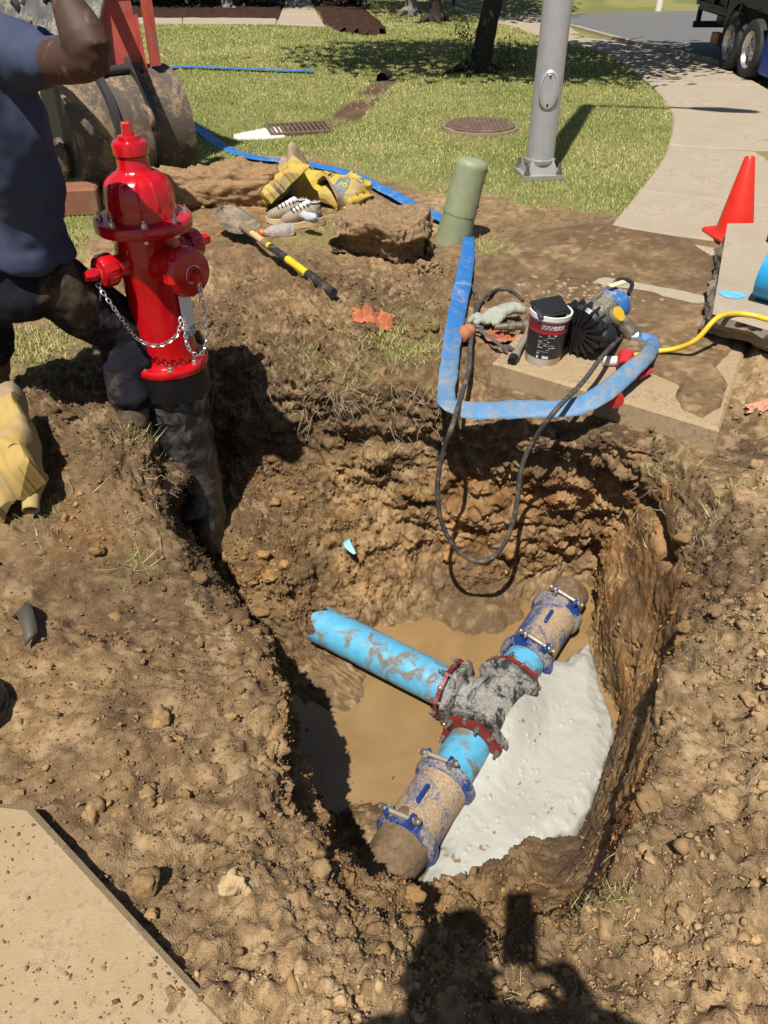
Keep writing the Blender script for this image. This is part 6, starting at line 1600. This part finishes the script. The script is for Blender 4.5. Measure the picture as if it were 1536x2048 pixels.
c_.xf(Matrix.Rotation(-.55, 4, 'Z') @ Matrix.Rotation(.10, 4, 'X'))
# notch: the upper face overhangs its front
for k, v_ in enumerate(c_.v):
    if v_[1] < -.05 and v_[2] < .04: c_.v[k] = (v_[0], v_[1] + .085 * min(1, (.04 - v_[2]) / .06), v_[2])
o = c_.build('soil_block', M_CLOD, loc=(q_.x + .01, q_.y + .06, .12), angle=180); tag(o, 'large dark block of sod and soil right of the cement sacks', 'soil block', 'dug-out soil blocks')
q_ = P(430, 410, 0); c_ = clod(q_, (.95, .34, .26), 9); c_.xf(Matrix.Rotation(.10, 4, 'Z')); o = c_.build('soil_block', M_CLOD2, loc=(q_.x, q_.y + .06, .10), angle=180); tag(o, 'long reddish lump of clay behind the hydrant, left of the sacks', 'soil block', 'dug-out soil blocks')
q_ = P(812, 548, 0); c_ = clod(q_, (.13, .11, .08), 13); o = c_.build('soil_block', M_CLOD, loc=(q_.x + .12, q_.y - .02, .04), angle=180); tag(o, 'small clod at the foot of the big soil block', 'soil block', 'dug-out soil blocks')
q_ = P(160, 425, 0); c_ = MB(); c_.box((0, 0, .09), (.30, .22, .17), Matrix.Rotation(.2, 3, 'Z'), .012); c_.jitter(.01, 10, 3); o = c_.build('clay_block', dirty('red_clay', (.22, .085, .045), .9, dirt=.4), loc=(q_.x, q_.y, 0)); tag(o, 'reddish square block on the grass below the bucket', 'block')
# shovel
shv = empty('shovel', P(560, 530, 0)); tag(shv, 'round-point shovel with yellow and black handle on the spoil', 'shovel'); L0 = Vector(shv.location)
A0 = hit(492, 489) + Vector((0, 0, .10)) - L0; A1 = hit(668, 603) + Vector((0, 0, .045)) - L0
def seg_(a, b, r, name, mat): m = MB(); m.tube([A0.lerp(A1, a), A0.lerp(A1, (a + b) / 2), A0.lerp(A1, b)], r, 16); return m.build(name, mat, shv)
M_SY = dirty('handle_yellow', (.70, .46, .015), .45, dirt=.10); M_SK = dirty('handle_black', (.02, .019, .018), .6, dirt=.3, scale=14); M_SW = dirty('handle_wood', (.48, .34, .13), .6, dirt=.25)
seg_(-.02, .10, .024, 'socket', dirty('rusty_steel', (.24, .18, .11), .6, .3, dirt=.4)); seg_(.10, .25, .019, 'wood_shaft', M_SW); seg_(.25, .30, .025, 'collar', dirty('rusty_steel', (0, 0, 0))); seg_(.30, .33, .020, 'yellow_ring', M_SY)
seg_(.33, .52, .021, 'black_sleeve', M_SK); seg_(.52, .74, .0205, 'yellow_shaft', M_SY); seg_(.74, 1.0, .025, 'black_grip', M_SK)
bc = hit(465, 470) - L0 + Vector((0, 0, .07)); ax_ = (A0 - A1); ax_.z = 0; ax_.normalize(); sx_ = Vector((-ax_.y, ax_.x, 0))
m = MB(); v = []; f = []; NA_, NB_ = 18, 14
for i_ in range(NA_ + 1):
    t_ = i_ / NA_; L_ = -.02 + .29 * t_; w_ = .112 * (1 - max(0, (t_ - .55) / .45) ** 2.2) ** .5 * (.94 + .06 * t_) if t_ < .995 else .004
    for j_ in range(NB_ + 1):
        s_ = -1 + 2 * j_ / NB_; zz_ = .030 * s_ * s_ + .05 * (t_ - .2) ** 2 * 1.0
        v.append(A0 + ax_ * L_ + sx_ * (w_ * s_) + Vector((0, 0, zz_ - .03 + .03 * t_)))
for i_ in range(NA_):
    for j_ in range(NB_): f.append((i_ * (NB_ + 1) + j_, (i_ + 1) * (NB_ + 1) + j_, (i_ + 1) * (NB_ + 1) + j_ + 1, i_ * (NB_ + 1) + j_ + 1))
m.add(v, f); o = m.build('blade', dirty('muddy_blade', (.17, .14, .105), .6, .35, dirt=.5, scale=8, dcol=(.25, .19, .12)), shv, angle=180); sd_m = o.modifiers.new('thickness', 'SOLIDIFY'); sd_m.thickness = .004
# bottle
bq = P(556, 476, 0); bd_ = Vector((.95, .32, .02)).normalized(); bt = empty('plastic_bottle', bq); tag(bt, 'clear plastic bottle with orange cap lying on the grass', 'bottle')
t = NT('clear_plastic'); M_PET = t.set((.80, .80, .78), .12, 0, t.bump(t.noise(30, 3), .3, .01)); t.b.inputs['Transmission Weight'].default_value = .75; t.b.inputs['IOR'].default_value = 1.2
m = MB(); m.lathe([(.016, -.085), (.016, -.075), (.024, -.06), (.036, -.035), (.038, .0), (.036, .01), (.038, .02), (.038, .09), (.033, .10), (.02, .098)], 26, axisM(Vector((0, 0, .045)), bd_)); m.build('body', M_PET, bt)
m = MB(); m.lathe([(.020, -.112), (.021, -.110), (.021, -.086)], 20, axisM(Vector((0, 0, .045)), bd_)); m.build('cap', dirty('cap_orange', (.75, .14, .02), .45, dirt=.1), bt)
# shoes
def shoe(px, py, yaw, label):
    b = P(px, py, 0); s_ = empty('sneaker', (b.x, b.y, .01), (0, 0, yaw)); tag(s_, label, 'shoe', 'pair of sneakers on the grass')
    m = MB(); secs = [(-.145, .028, .004), (-.12, .040, 0), (-.05, .038, 0), (.03, .045, 0), (.09, .046, .003), (.13, .034, .014), (.148, .014, .022)]
    v = []; f = []
    for lay in (0, 1):
        for (xk, w_, zz_) in secs:
            for j_ in (-1, 1): v.append((xk, j_ * w_ * (1.06 if lay == 0 else 1), zz_ if lay == 0 else .034 + zz_ * .6 + (.012 if xk < -.04 else 0)))
    n_ = len(secs) * 2
    for k in range(len(secs) - 1):
        a = 2 * k; f += [(a, a + 1, a + 3, a + 2), (n_ + a, n_ + a + 2, n_ + a + 3, n_ + a + 1), (a, a + 2, n_ + a + 2, n_ + a), (a + 1, n_ + a + 1, n_ + a + 3, a + 3)]
    f += [(0, n_, n_ + 1, 1), (n_ - 2, n_ - 1, 2 * n_ - 1, 2 * n_ - 2)]
    m.add(v, f); m.build('sole', dirty('shoe_sole', (.55, .40, .22), .8, dirt=.35), s_, angle=60)
    u = MB(); limb(u, [Vector((.125, 0, .050)), Vector((.07, 0, .062)), Vector((.0, 0, .078)), Vector((-.06, 0, .085)), Vector((-.115, 0, .075))], [.026, .040, .042, .042, .034], 16, 5)
    limb(u, [Vector((-.08, 0, .09)), Vector((-.10, 0, .125))], [.040, .036], 14, 3)
    link('upper', fuse(u, .006, 2), dirty('shoe_upper', (.30, .23, .15), .85, dirt=.4, col2=(.18, .16, .14), scale=9), s_, angle=180)
    tg = MB(); limb(tg, [Vector((.05, 0, .098)), Vector((.0, 0, .118)), Vector((-.05, 0, .14))], [.016, .02, .022], 10, 3); tg.build('tongue', dirty('shoe_white', (.62, .60, .56), .8, dirt=.2), s_)
    for k in range(5):
        xk = .06 - .024 * k; zz_ = .112 + .0085 * k; l_ = MB(); l_.tube([(xk, -.030, zz_ - .016), (xk + .008, 0, zz_ + .004), (xk, .030, zz_ - .016)], .0042, 6); l_.build('lace', M_BLK, s_)
    l_ = MB(); l_.lathe([(.036, 0), (.038, .006), (.030, .01)], 18, Matrix.Translation((-.09, 0, .138)), cap=False); l_.build('collar', dirty('shoe_grey', (.35, .36, .38), .9, dirt=.1), s_)
shoe(578, 448, 3.35, 'tan sneaker with black laces, the far one by the sacks'); shoe(605, 455, 3.55, 'tan sneaker with black laces, the near one by the bottle')
m = MB(); limb(m, [P(608, 432, .12), P(620, 434, .13), P(630, 438, .12)], [.028, .034, .030]); m.jitter(.016, 30, 4); o = m.build('sock', dirty('white_sock', (.42, .43, .45), .9, dirt=.25)); tag(o, 'balled white sock stuffed in the sneakers', 'sock')
# paper sacks
def sack(c_, L_, W_, seed, rot, label, mat, thick=.05, crump=.05, n=44, texts=()):
    s_ = empty('cement_sack', c_, rot); tag(s_, label, 'sack', 'empty cement sacks')
    X_, Y2 = np.meshgrid(np.linspace(-1, 1, n), np.linspace(-1, 1, n)); X_ = X_.ravel(); Y2 = Y2.ravel()
    p_ = np.stack([X_ * L_, Y2 * W_, X_ * 0 + seed], 1)
    rr_ = np.random.default_rng(seed); crease = np.zeros(len(X_))
    for i_ in range(13):                                          # folds along random lines: flat facets with sharp creases
        an_ = rr_.uniform(0, np.pi); off_ = rr_.uniform(-.22, .22); dl = np.abs(p_[:, 0] * .5 * np.cos(an_) + p_[:, 1] * .5 * np.sin(an_) - off_)
        crease += rr_.choice([-1, 1]) * rr_.uniform(.3, 1.0) * np.minimum(dl, rr_.uniform(.05, .16))
    crease = (crease - crease.mean()) * crump * 9 + fbm(p_, 12, 3, seed) * .008
    env = np.clip((1 - np.abs(Y2) ** 4) * (1 - np.clip(X_, 0, 1) ** 6), 0, 1) ** .5
    jag = .05 * fbm(p_ * np.array([0, 1, 1]), 16, 3, seed + 8)
    xw = X_ * L_ / 2 + jag * (X_ > .7); yw = Y2 * W_ / 2 * (1 + .12 * fbm(p_, 3, 2, seed + 5))
    vs = []; 
    up_ = np.stack([xw, yw, thick * env + crease], 1); lo_ = np.stack([xw, yw, -thick * .25 * env + crease * .5 * env - .002], 1)
    mouth = sstep(.45, 1.0, -X_)                                  # torn mouth stands open at -x
    up_[:, 2] += mouth * (.06 + .10 * np.clip(fbm(p_, 4, 2, seed + 9), -1, 1)) * env
    k = np.arange(n - 1)[:, None] * n + np.arange(n - 1)[None, :]; qd_ = np.stack([k, k + 1, k + n + 1, k + n], 2).reshape(-1, 4)
    N_ = n * n; V_ = np.vstack([up_, lo_]); Q_ = np.vstack([qd_, qd_[:, ::-1] + N_])
    rim = []
    for e in (np.arange(n), np.arange(n) + n * (n - 1)):
        for a, b in zip(e[:-1], e[1:]): rim.append((a, b, b + N_, a + N_))
    e = np.arange(n) * n + n - 1
    for a, b in zip(e[:-1], e[1:]): rim.append((a, b, b + N_, a + N_))
    me = np_mesh('paper', V_, quads=np.vstack([Q_, np.array(rim)])); sh_ = link('paper', me, mat, s_, angle=38)
    bv = BVHTree.FromPolygons(V_.tolist(), qd_.tolist())
    for (tx, sz, x0, y0, rz, mt) in texts:
        tm = text_mesh(tx, sz)
        for v_ in tm.vertices:
            a = x0 + v_.co.x * math.cos(rz) - v_.co.y * math.sin(rz); b = y0 + v_.co.x * math.sin(rz) + v_.co.y * math.cos(rz)
            h_ = bv.ray_cast(Vector((a, b, 1)), Vector((0, 0, -1)))[0]; v_.co = (a, b, (h_.z if h_ else 0) + .004)
        link('lettering', tm, mt, s_, smooth=False)
    return s_
def sack_mat(name, seed, yellow=(.44, .31, .045), panel=True):
    t = NT(name); n1 = t.noise(5 + seed, 4); n2 = t.noise(30, 4); g_ = t.node('ShaderNodeSeparateXYZ'); t.put(t.coord('Generated'), g_.inputs[0])
    kraft = t.mix(n1, (.25, .175, .10), (.33, .245, .155))
    c = t.mix(t.ramp(g_.outputs[0], [(.17, 1.), (.22, 0.)]), yellow, kraft)
    if panel:
        b1 = t.ramp(g_.outputs[0], [(.62, 0.), (.625, 1.)]); b2 = t.ramp(g_.outputs[0], [(.80, 1.), (.805, 0.)]); b3 = t.ramp(g_.outputs[1], [(.18, 0.), (.185, 1.)]); b4 = t.ramp(g_.outputs[1], [(.62, 1.), (.625, 0.)])
        c = t.mix(t.math('MULTIPLY', t.math('MULTIPLY', b1, b2), t.math('MULTIPLY', b3, b4)), c, (.10, .15, .18))
    c = t.mix(t.ramp(t.mix(.5, n1, n2), [(.50, 0.), (.60, .75)]), c, (.30, .235, .15))
    return t.set(c, .8, 0, t.bump(n2, .3, .004), .25)
M_S1 = sack_mat('yellow_sack', 0); M_S2 = sack_mat('yellow_sack_worn', 2); M_S3 = sack_mat('ochre_sack', 1, (.36, .25, .075), False)
M_INK = dirty('sack_ink', (.035, .035, .035), .7, dirt=.1); M_INKY = dirty('sack_ink_yellow', (.65, .48, .05), .7, dirt=.1)
sack(P(570, 418, .05) + Vector((-.03, .22, .10)), .56, .36, 3, (.65, -.25, -1.25), 'crumpled yellow cement sack standing open, left of the pair', M_S1, .06, .06)
sack(P(652, 402, .05) + Vector((.0, .16, .05)), .50, .34, 7, (.32, .10, 2.75 + math.pi), 'torn yellow cement sack lying open beside the big soil block', M_S2, .06, .055, texts=(('CRETE', .075, .03, .08, 0, M_INK), ('80', .06, .14, -.03, 0, M_INKY), ('High', .045, -.15, .06, 0, M_INK)))
sack(P(682, 396, .04) + Vector((.03, .0, .04)), .30, .26, 11, (.35, -.2, .6), 'tan torn end of a cement sack, rightmost beside the soil block', M_S2, .05, .05)
sack(P(25, 930, .08) + Vector((-.06, .02, .03)), .50, .30, 17, (.25, .22, -1.15), 'ochre cement sack lying at the left edge of the dig', M_S3, .06, .055)
m = MB(); a = P(62, 1010, .03); m.tube(smooth_path([a + Vector((0, .10, .05)), a + Vector((.0, .03, .03)), a + Vector((.01, -.03, .0))], 4), [.035, .034, .032, .030, .028, .026, .025, .024, .024], 16, cap=False); o = m.build('sack_spout', M_S3, angle=180); sd_m = o.modifiers.new('thickness', 'SOLIDIFY'); sd_m.thickness = .003; tag(o, 'rolled paper spout below the ochre sack', 'paper')
# left edge: black coil, rubber strip, paper scrap; cobble on the near bank
q_ = hit(0, 1432); m = MB(); rg_ = [q_ + Vector((-.075 + .085 * math.cos(a), .085 * math.sin(a), .03)) for a in [2 * math.pi * k / 28 for k in range(29)]]; m.tube(rg_, .016, 10, cap=False); m.tube([p_ + Vector((0, 0, .026)) for p_ in rg_], .013, 10, cap=False)
o = m.build('rubber_ring', M_BLK); tag(o, 'black rubber pipe ring at the left edge of the ledge', 'gasket')
q_ = hit(60, 1255); m = MB(); v = []; f = []
for k in range(13):
    t_ = k / 12; c_ = Vector((-.045 + .085 * t_, .055 - .13 * t_ ** 1.6, .045 * math.sin(t_ * 2.6) + .005))
    for s_ in (-1, 1): v.append(q_ + c_ + Vector((.012 * s_, .022 * s_, .004 * s_)))
for k in range(12): f.append((2 * k, 2 * k + 1, 2 * k + 3, 2 * k + 2))
m.add(v, f); o = m.build('rubber_strip', dirty('grey_rubber', (.06, .052, .038), .6, dirt=.35), angle=180); sd_m = o.modifiers.new('thickness', 'SOLIDIFY'); sd_m.thickness = .012; tag(o, 'curved dark rubber strip half buried in the left ledge', 'rubber strip')
rag(P(0, 1745, .004), .022, .035, 21, dirty('orange_paper', (.55, .22, .13), .8, dirt=.25, col2=(.60, .45, .32)), 'paper_scrap', 'orange and white paper scrap on the near concrete slab', 'paper', h=.008)
q_ = hit(472, 1775); c_ = clod(q_, (.062, .050, .034), 31); o = c_.build('stone', dirty('tan_stone', (.38, .27, .14), .85, dirt=.3), loc=q_ + Vector((0, 0, .008)), angle=180); tag(o, 'rounded tan stone on the near left bank', 'stone')
# ------------------------------------------------------------------ crumbs, roots and tufts
rng = np.random.default_rng(11)
ico_v = []; ph = (1 + 5 ** .5) / 2
for a in (-1, 1):
    for b in (-ph, ph): ico_v += [(0, a, b), (a, b, 0), (b, 0, a)]
ico_v = np.array(ico_v) / np.linalg.norm((0, 1, ph))
ico_f = []
for a in range(12):
    for b in range(a + 1, 12):
        for c in range(b + 1, 12):
            d_ = [np.linalg.norm(ico_v[i_] - ico_v[j_]) for i_, j_ in ((a, b), (b, c), (a, c))]
            if max(d_) < 1.06:
                n_ = np.cross(ico_v[b] - ico_v[a], ico_v[c] - ico_v[a]); ico_f.append((a, b, c) if n_.dot(ico_v[a]) > 0 else (a, c, b))
ico_f = np.array(ico_f)
okv = (RIDV > 3.2) & (RIDV < 10.3) & (V[:, 1] > .3) & (thin_l < .5) & (np.abs(V[:, 0]) < .56 * (V[:, 1] * .794 + (1.6 - V[:, 2]) * .607) + .1)
idx = np.where(okv)[0]
wgt = (.12 + 1.2 * gauss(V[idx, 0], V[idx, 1], -.45, 2.6, .5) * (V[idx, 2] < -.1) + 1.0 * gauss(V[idx, 0], V[idx, 1], -.4, 3.8, .6) + .9 * gauss(V[idx, 0], V[idx, 1], -1.3, 2.7, .5) + .7 * gauss(V[idx, 0], V[idx, 1], 1.2, 1.8, .7) * (V[idx, 2] > -.3) + .6 * gauss(V[idx, 0], V[idx, 1], -.7, 1.35, .6) + .6 * gauss(V[idx, 0], V[idx, 1], .3, .6, .7))
wgt *= np.where(film_m[idx] > .5, .12, 1) * (1 - .93 * rwall[idx]) * np.clip(.35 + 1.3 * (NZ2[idx] + .3), .05, 2)
# even out the sampling density: weight by cell area
cell = np.linalg.norm(np.roll(G, -1, 1) - G, axis=2).reshape(-1)[idx] * 1.0
wgt = wgt * cell; wgt /= wgt.sum()
KC = 14000
pick = rng.choice(idx, KC, p=wgt)
sz = .0030 + .0065 * rng.random(KC) ** 3.4 + (rng.random(KC) < .010) * rng.uniform(.004, .013, KC)
pos = V[pick] + N[pick] * (sz * .12)[:, None] + rng.normal(size=(KC, 3)) * .004
ks = 420; sl_x = rng.uniform(-1.0, -.2, ks * 4); sl_y = rng.uniform(.45, 1.05, ks * 4); oks = poly_sd(sl_x, sl_y, [(p_[0], p_[1]) for p_ in near_poly]) > .01
dn = fbm(np.stack([sl_x, sl_y, sl_x * 0], 1), 5, 3, 77); oks &= rng.random(ks * 4) < np.clip(.12 + 1.1 * dn + .9 * gauss(sl_x, sl_y, -.45, .62, .16), 0, 1)
js = np.where(oks)[0][:ks]; ks = len(js); pos[:ks] = np.stack([sl_x[js], sl_y[js], np.full(ks, .001)], 1); sz[:ks] *= .55
sc_ = rng.uniform(.65, 1.3, (KC, 1, 3)); jit = 1 + rng.normal(size=(KC, 12, 1)) * .27
an = rng.uniform(0, 6.28, KC); ca, sa_ = np.cos(an), np.sin(an)
bl = ico_v[None] * jit * sc_ * sz[:, None, None]
bx = bl[..., 0] * ca[:, None] - bl[..., 1] * sa_[:, None]; by = bl[..., 0] * sa_[:, None] + bl[..., 1] * ca[:, None]
cv_ = np.stack([bx, by, bl[..., 2]], 2) + pos[:, None, :]
cf = (ico_f[None] + (np.arange(KC) * 12)[:, None, None]).reshape(-1, 3)
cm_ = np_mesh('soil_crumbs', cv_.reshape(-1, 3), tris=cf)
at = cm_.attributes.new('gcol', 'FLOAT_COLOR', 'POINT')
pal = np.array([(.16, .10, .052), (.24, .155, .082), (.33, .225, .125), (.42, .31, .19), (.095, .06, .032)])
lerp_ = lambda a, b, w: a * (1 - w[:, None]) + np.array(b) * w[:, None]
c_ = np.tile(np.array([(.245, .145, .056)]), (KC, 1)); c_ = lerp_(c_, (.36, .245, .130), dust[pick] * .85); c_ = lerp_(c_, (.33, .16, .048), clay[pick]); c_ = lerp_(c_, (.095, .058, .029), humus[pick]); c_ = c_ * rng.uniform(.68, 1.28, (KC, 1))
c_ = np.repeat(c_, 12, 0); at.data.foreach_set('color', np.hstack([c_, np.ones((len(c_), 1))]).astype(np.float32).ravel())
t = NT('crumb_soil'); M_CRUMB = t.set(t.attr('gcol', 'Color'), .95, 0, t.bump(t.noise(260, 2), .6, .004), .15)
o = link('soil_crumbs', cm_, M_CRUMB, smooth=False); tag(o, 'loose crumbs of soil scattered over the dig', 'soil', kind='stuff')
# clods of a few centimetres, half sunk
import bmesh
bmi = bmesh.new(); bmesh.ops.create_icosphere(bmi, subdivisions=3, radius=1.0); bmi.verts.ensure_lookup_table(); bmi.verts.index_update()
cb_v = np.array([tuple(v_.co) for v_ in bmi.verts]); cb_f = np.array([[v_.index for v_ in f_.verts] for f_ in bmi.faces]); bmi.free()
KB = 420; wb = wgt * np.where(RIDV[idx] > 5.9, 1.0, .35) * np.clip(.2 + 2.2 * (NZ2[idx] + .15), .02, 3); wb /= wb.sum()
pickb = rng.choice(idx, KB, p=wb); szb = .009 + .024 * rng.random(KB) ** 2.4
allp = np.tile(cb_v, (KB, 1)); nvb = len(cb_v); offs = np.repeat(rng.uniform(-90, 90, (KB, 3)), nvb, 0)
rad = 1 + fbm(allp + offs, 1.5, 4, 55, .65) * .85
wb1, wi1 = worley(allp + offs, 1.9, 12); rad += (.5 - wb1) * .5
sclb = np.repeat(rng.uniform(.65, 1.35, (KB, 3)) * np.array([1, 1, .75]), nvb, 0)
bv_ = allp * rad[:, None] * sclb * np.repeat(szb, nvb)[:, None] + np.repeat(V[pickb] + N[pickb] * (szb * .18)[:, None], nvb, 0)
bf_ = (cb_f[None] + (np.arange(KB) * nvb)[:, None, None]).reshape(-1, 3)
cbm = np_mesh('soil_clods', bv_, tris=bf_); at = cbm.attributes.new('gcol', 'FLOAT_COLOR', 'POINT')
c_ = np.tile(np.array([(.245, .145, .056)]), (KB, 1)); c_ = lerp_(c_, (.35, .238, .126), dust[pickb] * .85); c_ = lerp_(c_, (.33, .16, .048), clay[pickb] * .8); c_ = lerp_(c_, (.095, .058, .029), humus[pickb]); c_ = c_ * rng.uniform(.75, 1.25, (KB, 1))
c_ = np.repeat(c_, nvb, 0) * (1 + fbm(allp + offs, 3.5, 3, 71) * .5)[:, None]; at.data.foreach_set('color', np.hstack([np.clip(c_, .01, 1), np.ones((len(c_), 1))]).astype(np.float32).ravel())
o = link('soil_clods', cbm, M_CRUMB, smooth=True, angle=180); tag(o, 'loose clods of soil lying about the dig', 'soil', kind='stuff')
# finer grains: jittered octahedra
KG = 76000; pickg = rng.choice(idx, KG, p=wgt); szg = .0014 + .0030 * rng.random(KG) ** 2.2
posg = V[pickg] + N[pickg] * (szg * .1)[:, None] + rng.normal(size=(KG, 3)) * np.array([.006, .006, .001])
ov = np.array([(1, 0, 0), (-1, 0, 0), (0, 1, 0), (0, -1, 0), (0, 0, 1), (0, 0, -1)], float); of = np.array([(0, 2, 4), (2, 1, 4), (1, 3, 4), (3, 0, 4), (2, 0, 5), (1, 2, 5), (3, 1, 5), (0, 3, 5)])
gv = (ov[None] + rng.normal(size=(KG, 6, 3)) * .28) * szg[:, None, None] + posg[:, None, :]
gf = (of[None] + (np.arange(KG) * 6)[:, None, None]).reshape(-1, 3)
gmz = np_mesh('soil_grains', gv.reshape(-1, 3), tris=gf); at = gmz.attributes.new('gcol', 'FLOAT_COLOR', 'POINT')
c_ = np.tile(np.array([(.235, .138, .053)]), (KG, 1)); c_ = lerp_(c_, (.35, .238, .128), dust[pickg] * .85); c_ = lerp_(c_, (.33, .155, .046), clay[pickg]); c_ = lerp_(c_, (.09, .055, .028), humus[pickg]); c_ = c_ * rng.uniform(.6, 1.35, (KG, 1))
c_ = np.repeat(c_, 6, 0); at.data.foreach_set('color', np.hstack([c_, np.ones((len(c_), 1))]).astype(np.float32).ravel())
o = link('soil_grains', gmz, M_CRUMB, smooth=False); tag(o, 'fine loose grains of soil over the dig', 'soil', kind='stuff')
# pebbles by the pump
kp = 90; pm = MB()
for k in range(kp):
    q_ = hit(1180 + rng.normal() * 75, 590 + rng.normal() * 22); s_ = rng.uniform(.006, .018); pm.add([Vector(ico_v[i_] * s_ * (1, 1, .6) * (1 + rng.normal() * .12)) + q_ for i_ in range(12)], ico_f.tolist())
o = pm.build('gravel', dirty('tan_gravel', (.30, .22, .13), .85, dirt=.3), angle=180); tag(o, 'tan pebbles strewn on the mud behind the pump', 'gravel', kind='stuff')
# tufts of grass on the rim
tp_ = []; spots = [(262, 870, .10, 160), (300, 850, .08, 120), (275, 1140, .07, 110), (1300, 990, .10, 150), (1190, 1830, .10, 190), (1240, 1800, .08, 110), (640, 745, .10, 130), (800, 720, .14, 220), (720, 700, .14, 220), (860, 700, .12, 160), (780, 985, .10, 140), (840, 985, .08, 90), (960, 490, .10, 200), (1440, 1010, .10, 60), (1320, 1000, .14, 120), (700, 760, .12, 130), (590, 700, .12, 110), (100, 1030, .15, 120), (1000, 1940, .1, 60), (1290, 1360, .1, 30), (1480, 1300, .2, 60)]
for (px, py, r, n_) in spots:
    c0 = hit(px, py)
    for k in range(n_):
        xk, yk = c0.x + rng.normal() * r * .45, c0.y + rng.normal() * r * .45; tp_.append((xk, yk, gz(xk, yk) - .004))
tp_ = np.array(tp_); nb = len(tp_)
o = blades(tp_, rng.uniform(.012, .042, nb) * np.clip(tp_[:, 1] * .8, .6, 1.3), np.full(nb, .0014), 1.8, rng, np.full(nb, .95), 'grass_tufts'); tag(o, 'dry grass tufts clinging to the rim of the pit', 'grass', kind='stuff')
# hair roots hanging in the pit wall
rm_ = MB(); rr = random.Random(3)
for (px, py, n_, L_) in ((700, 780, 34, .10), (640, 800, 26, .12), (820, 800, 26, .10), (900, 810, 16, .08), (480, 780, 14, .12), (160, 1020, 18, .08), (300, 960, 18, .09), (300, 1080, 12, .08), (1300, 1010, 22, .10), (1390, 1070, 14, .09), (1290, 1700, 16, .10), (1500, 1480, 8, .08), (570, 820, 18, .10), (760, 900, 20, .10)):
    for k in range(n_):
        p_ = hit(px + rr.gauss(0, 42), py + rr.gauss(0, 22)) + Vector((0, -.006, .004)); pts = [p_]; d_ = Vector((rr.gauss(0, .6), -.5 + rr.gauss(0, .4), -.6 + rr.gauss(0, .6))).normalized()
        for j_ in range(6):
            d_ = (d_ + Vector((rr.gauss(0, .4), rr.gauss(0, .3), rr.gauss(0, .3) - .12))).normalized(); pts.append(pts[-1] + d_ * L_ / 6 * rr.uniform(.5, 1.3))
        rm_.tube(pts, [.0018, .0017, .0015, .0013, .0011, .0009, .0006], 4, cap=False)
o = rm_.build('hair_roots', dirty('dry_root', (.34, .26, .16), .9, dirt=.2), angle=180); tag(o, 'fine pale roots hanging from the cut turf', 'roots', kind='stuff')
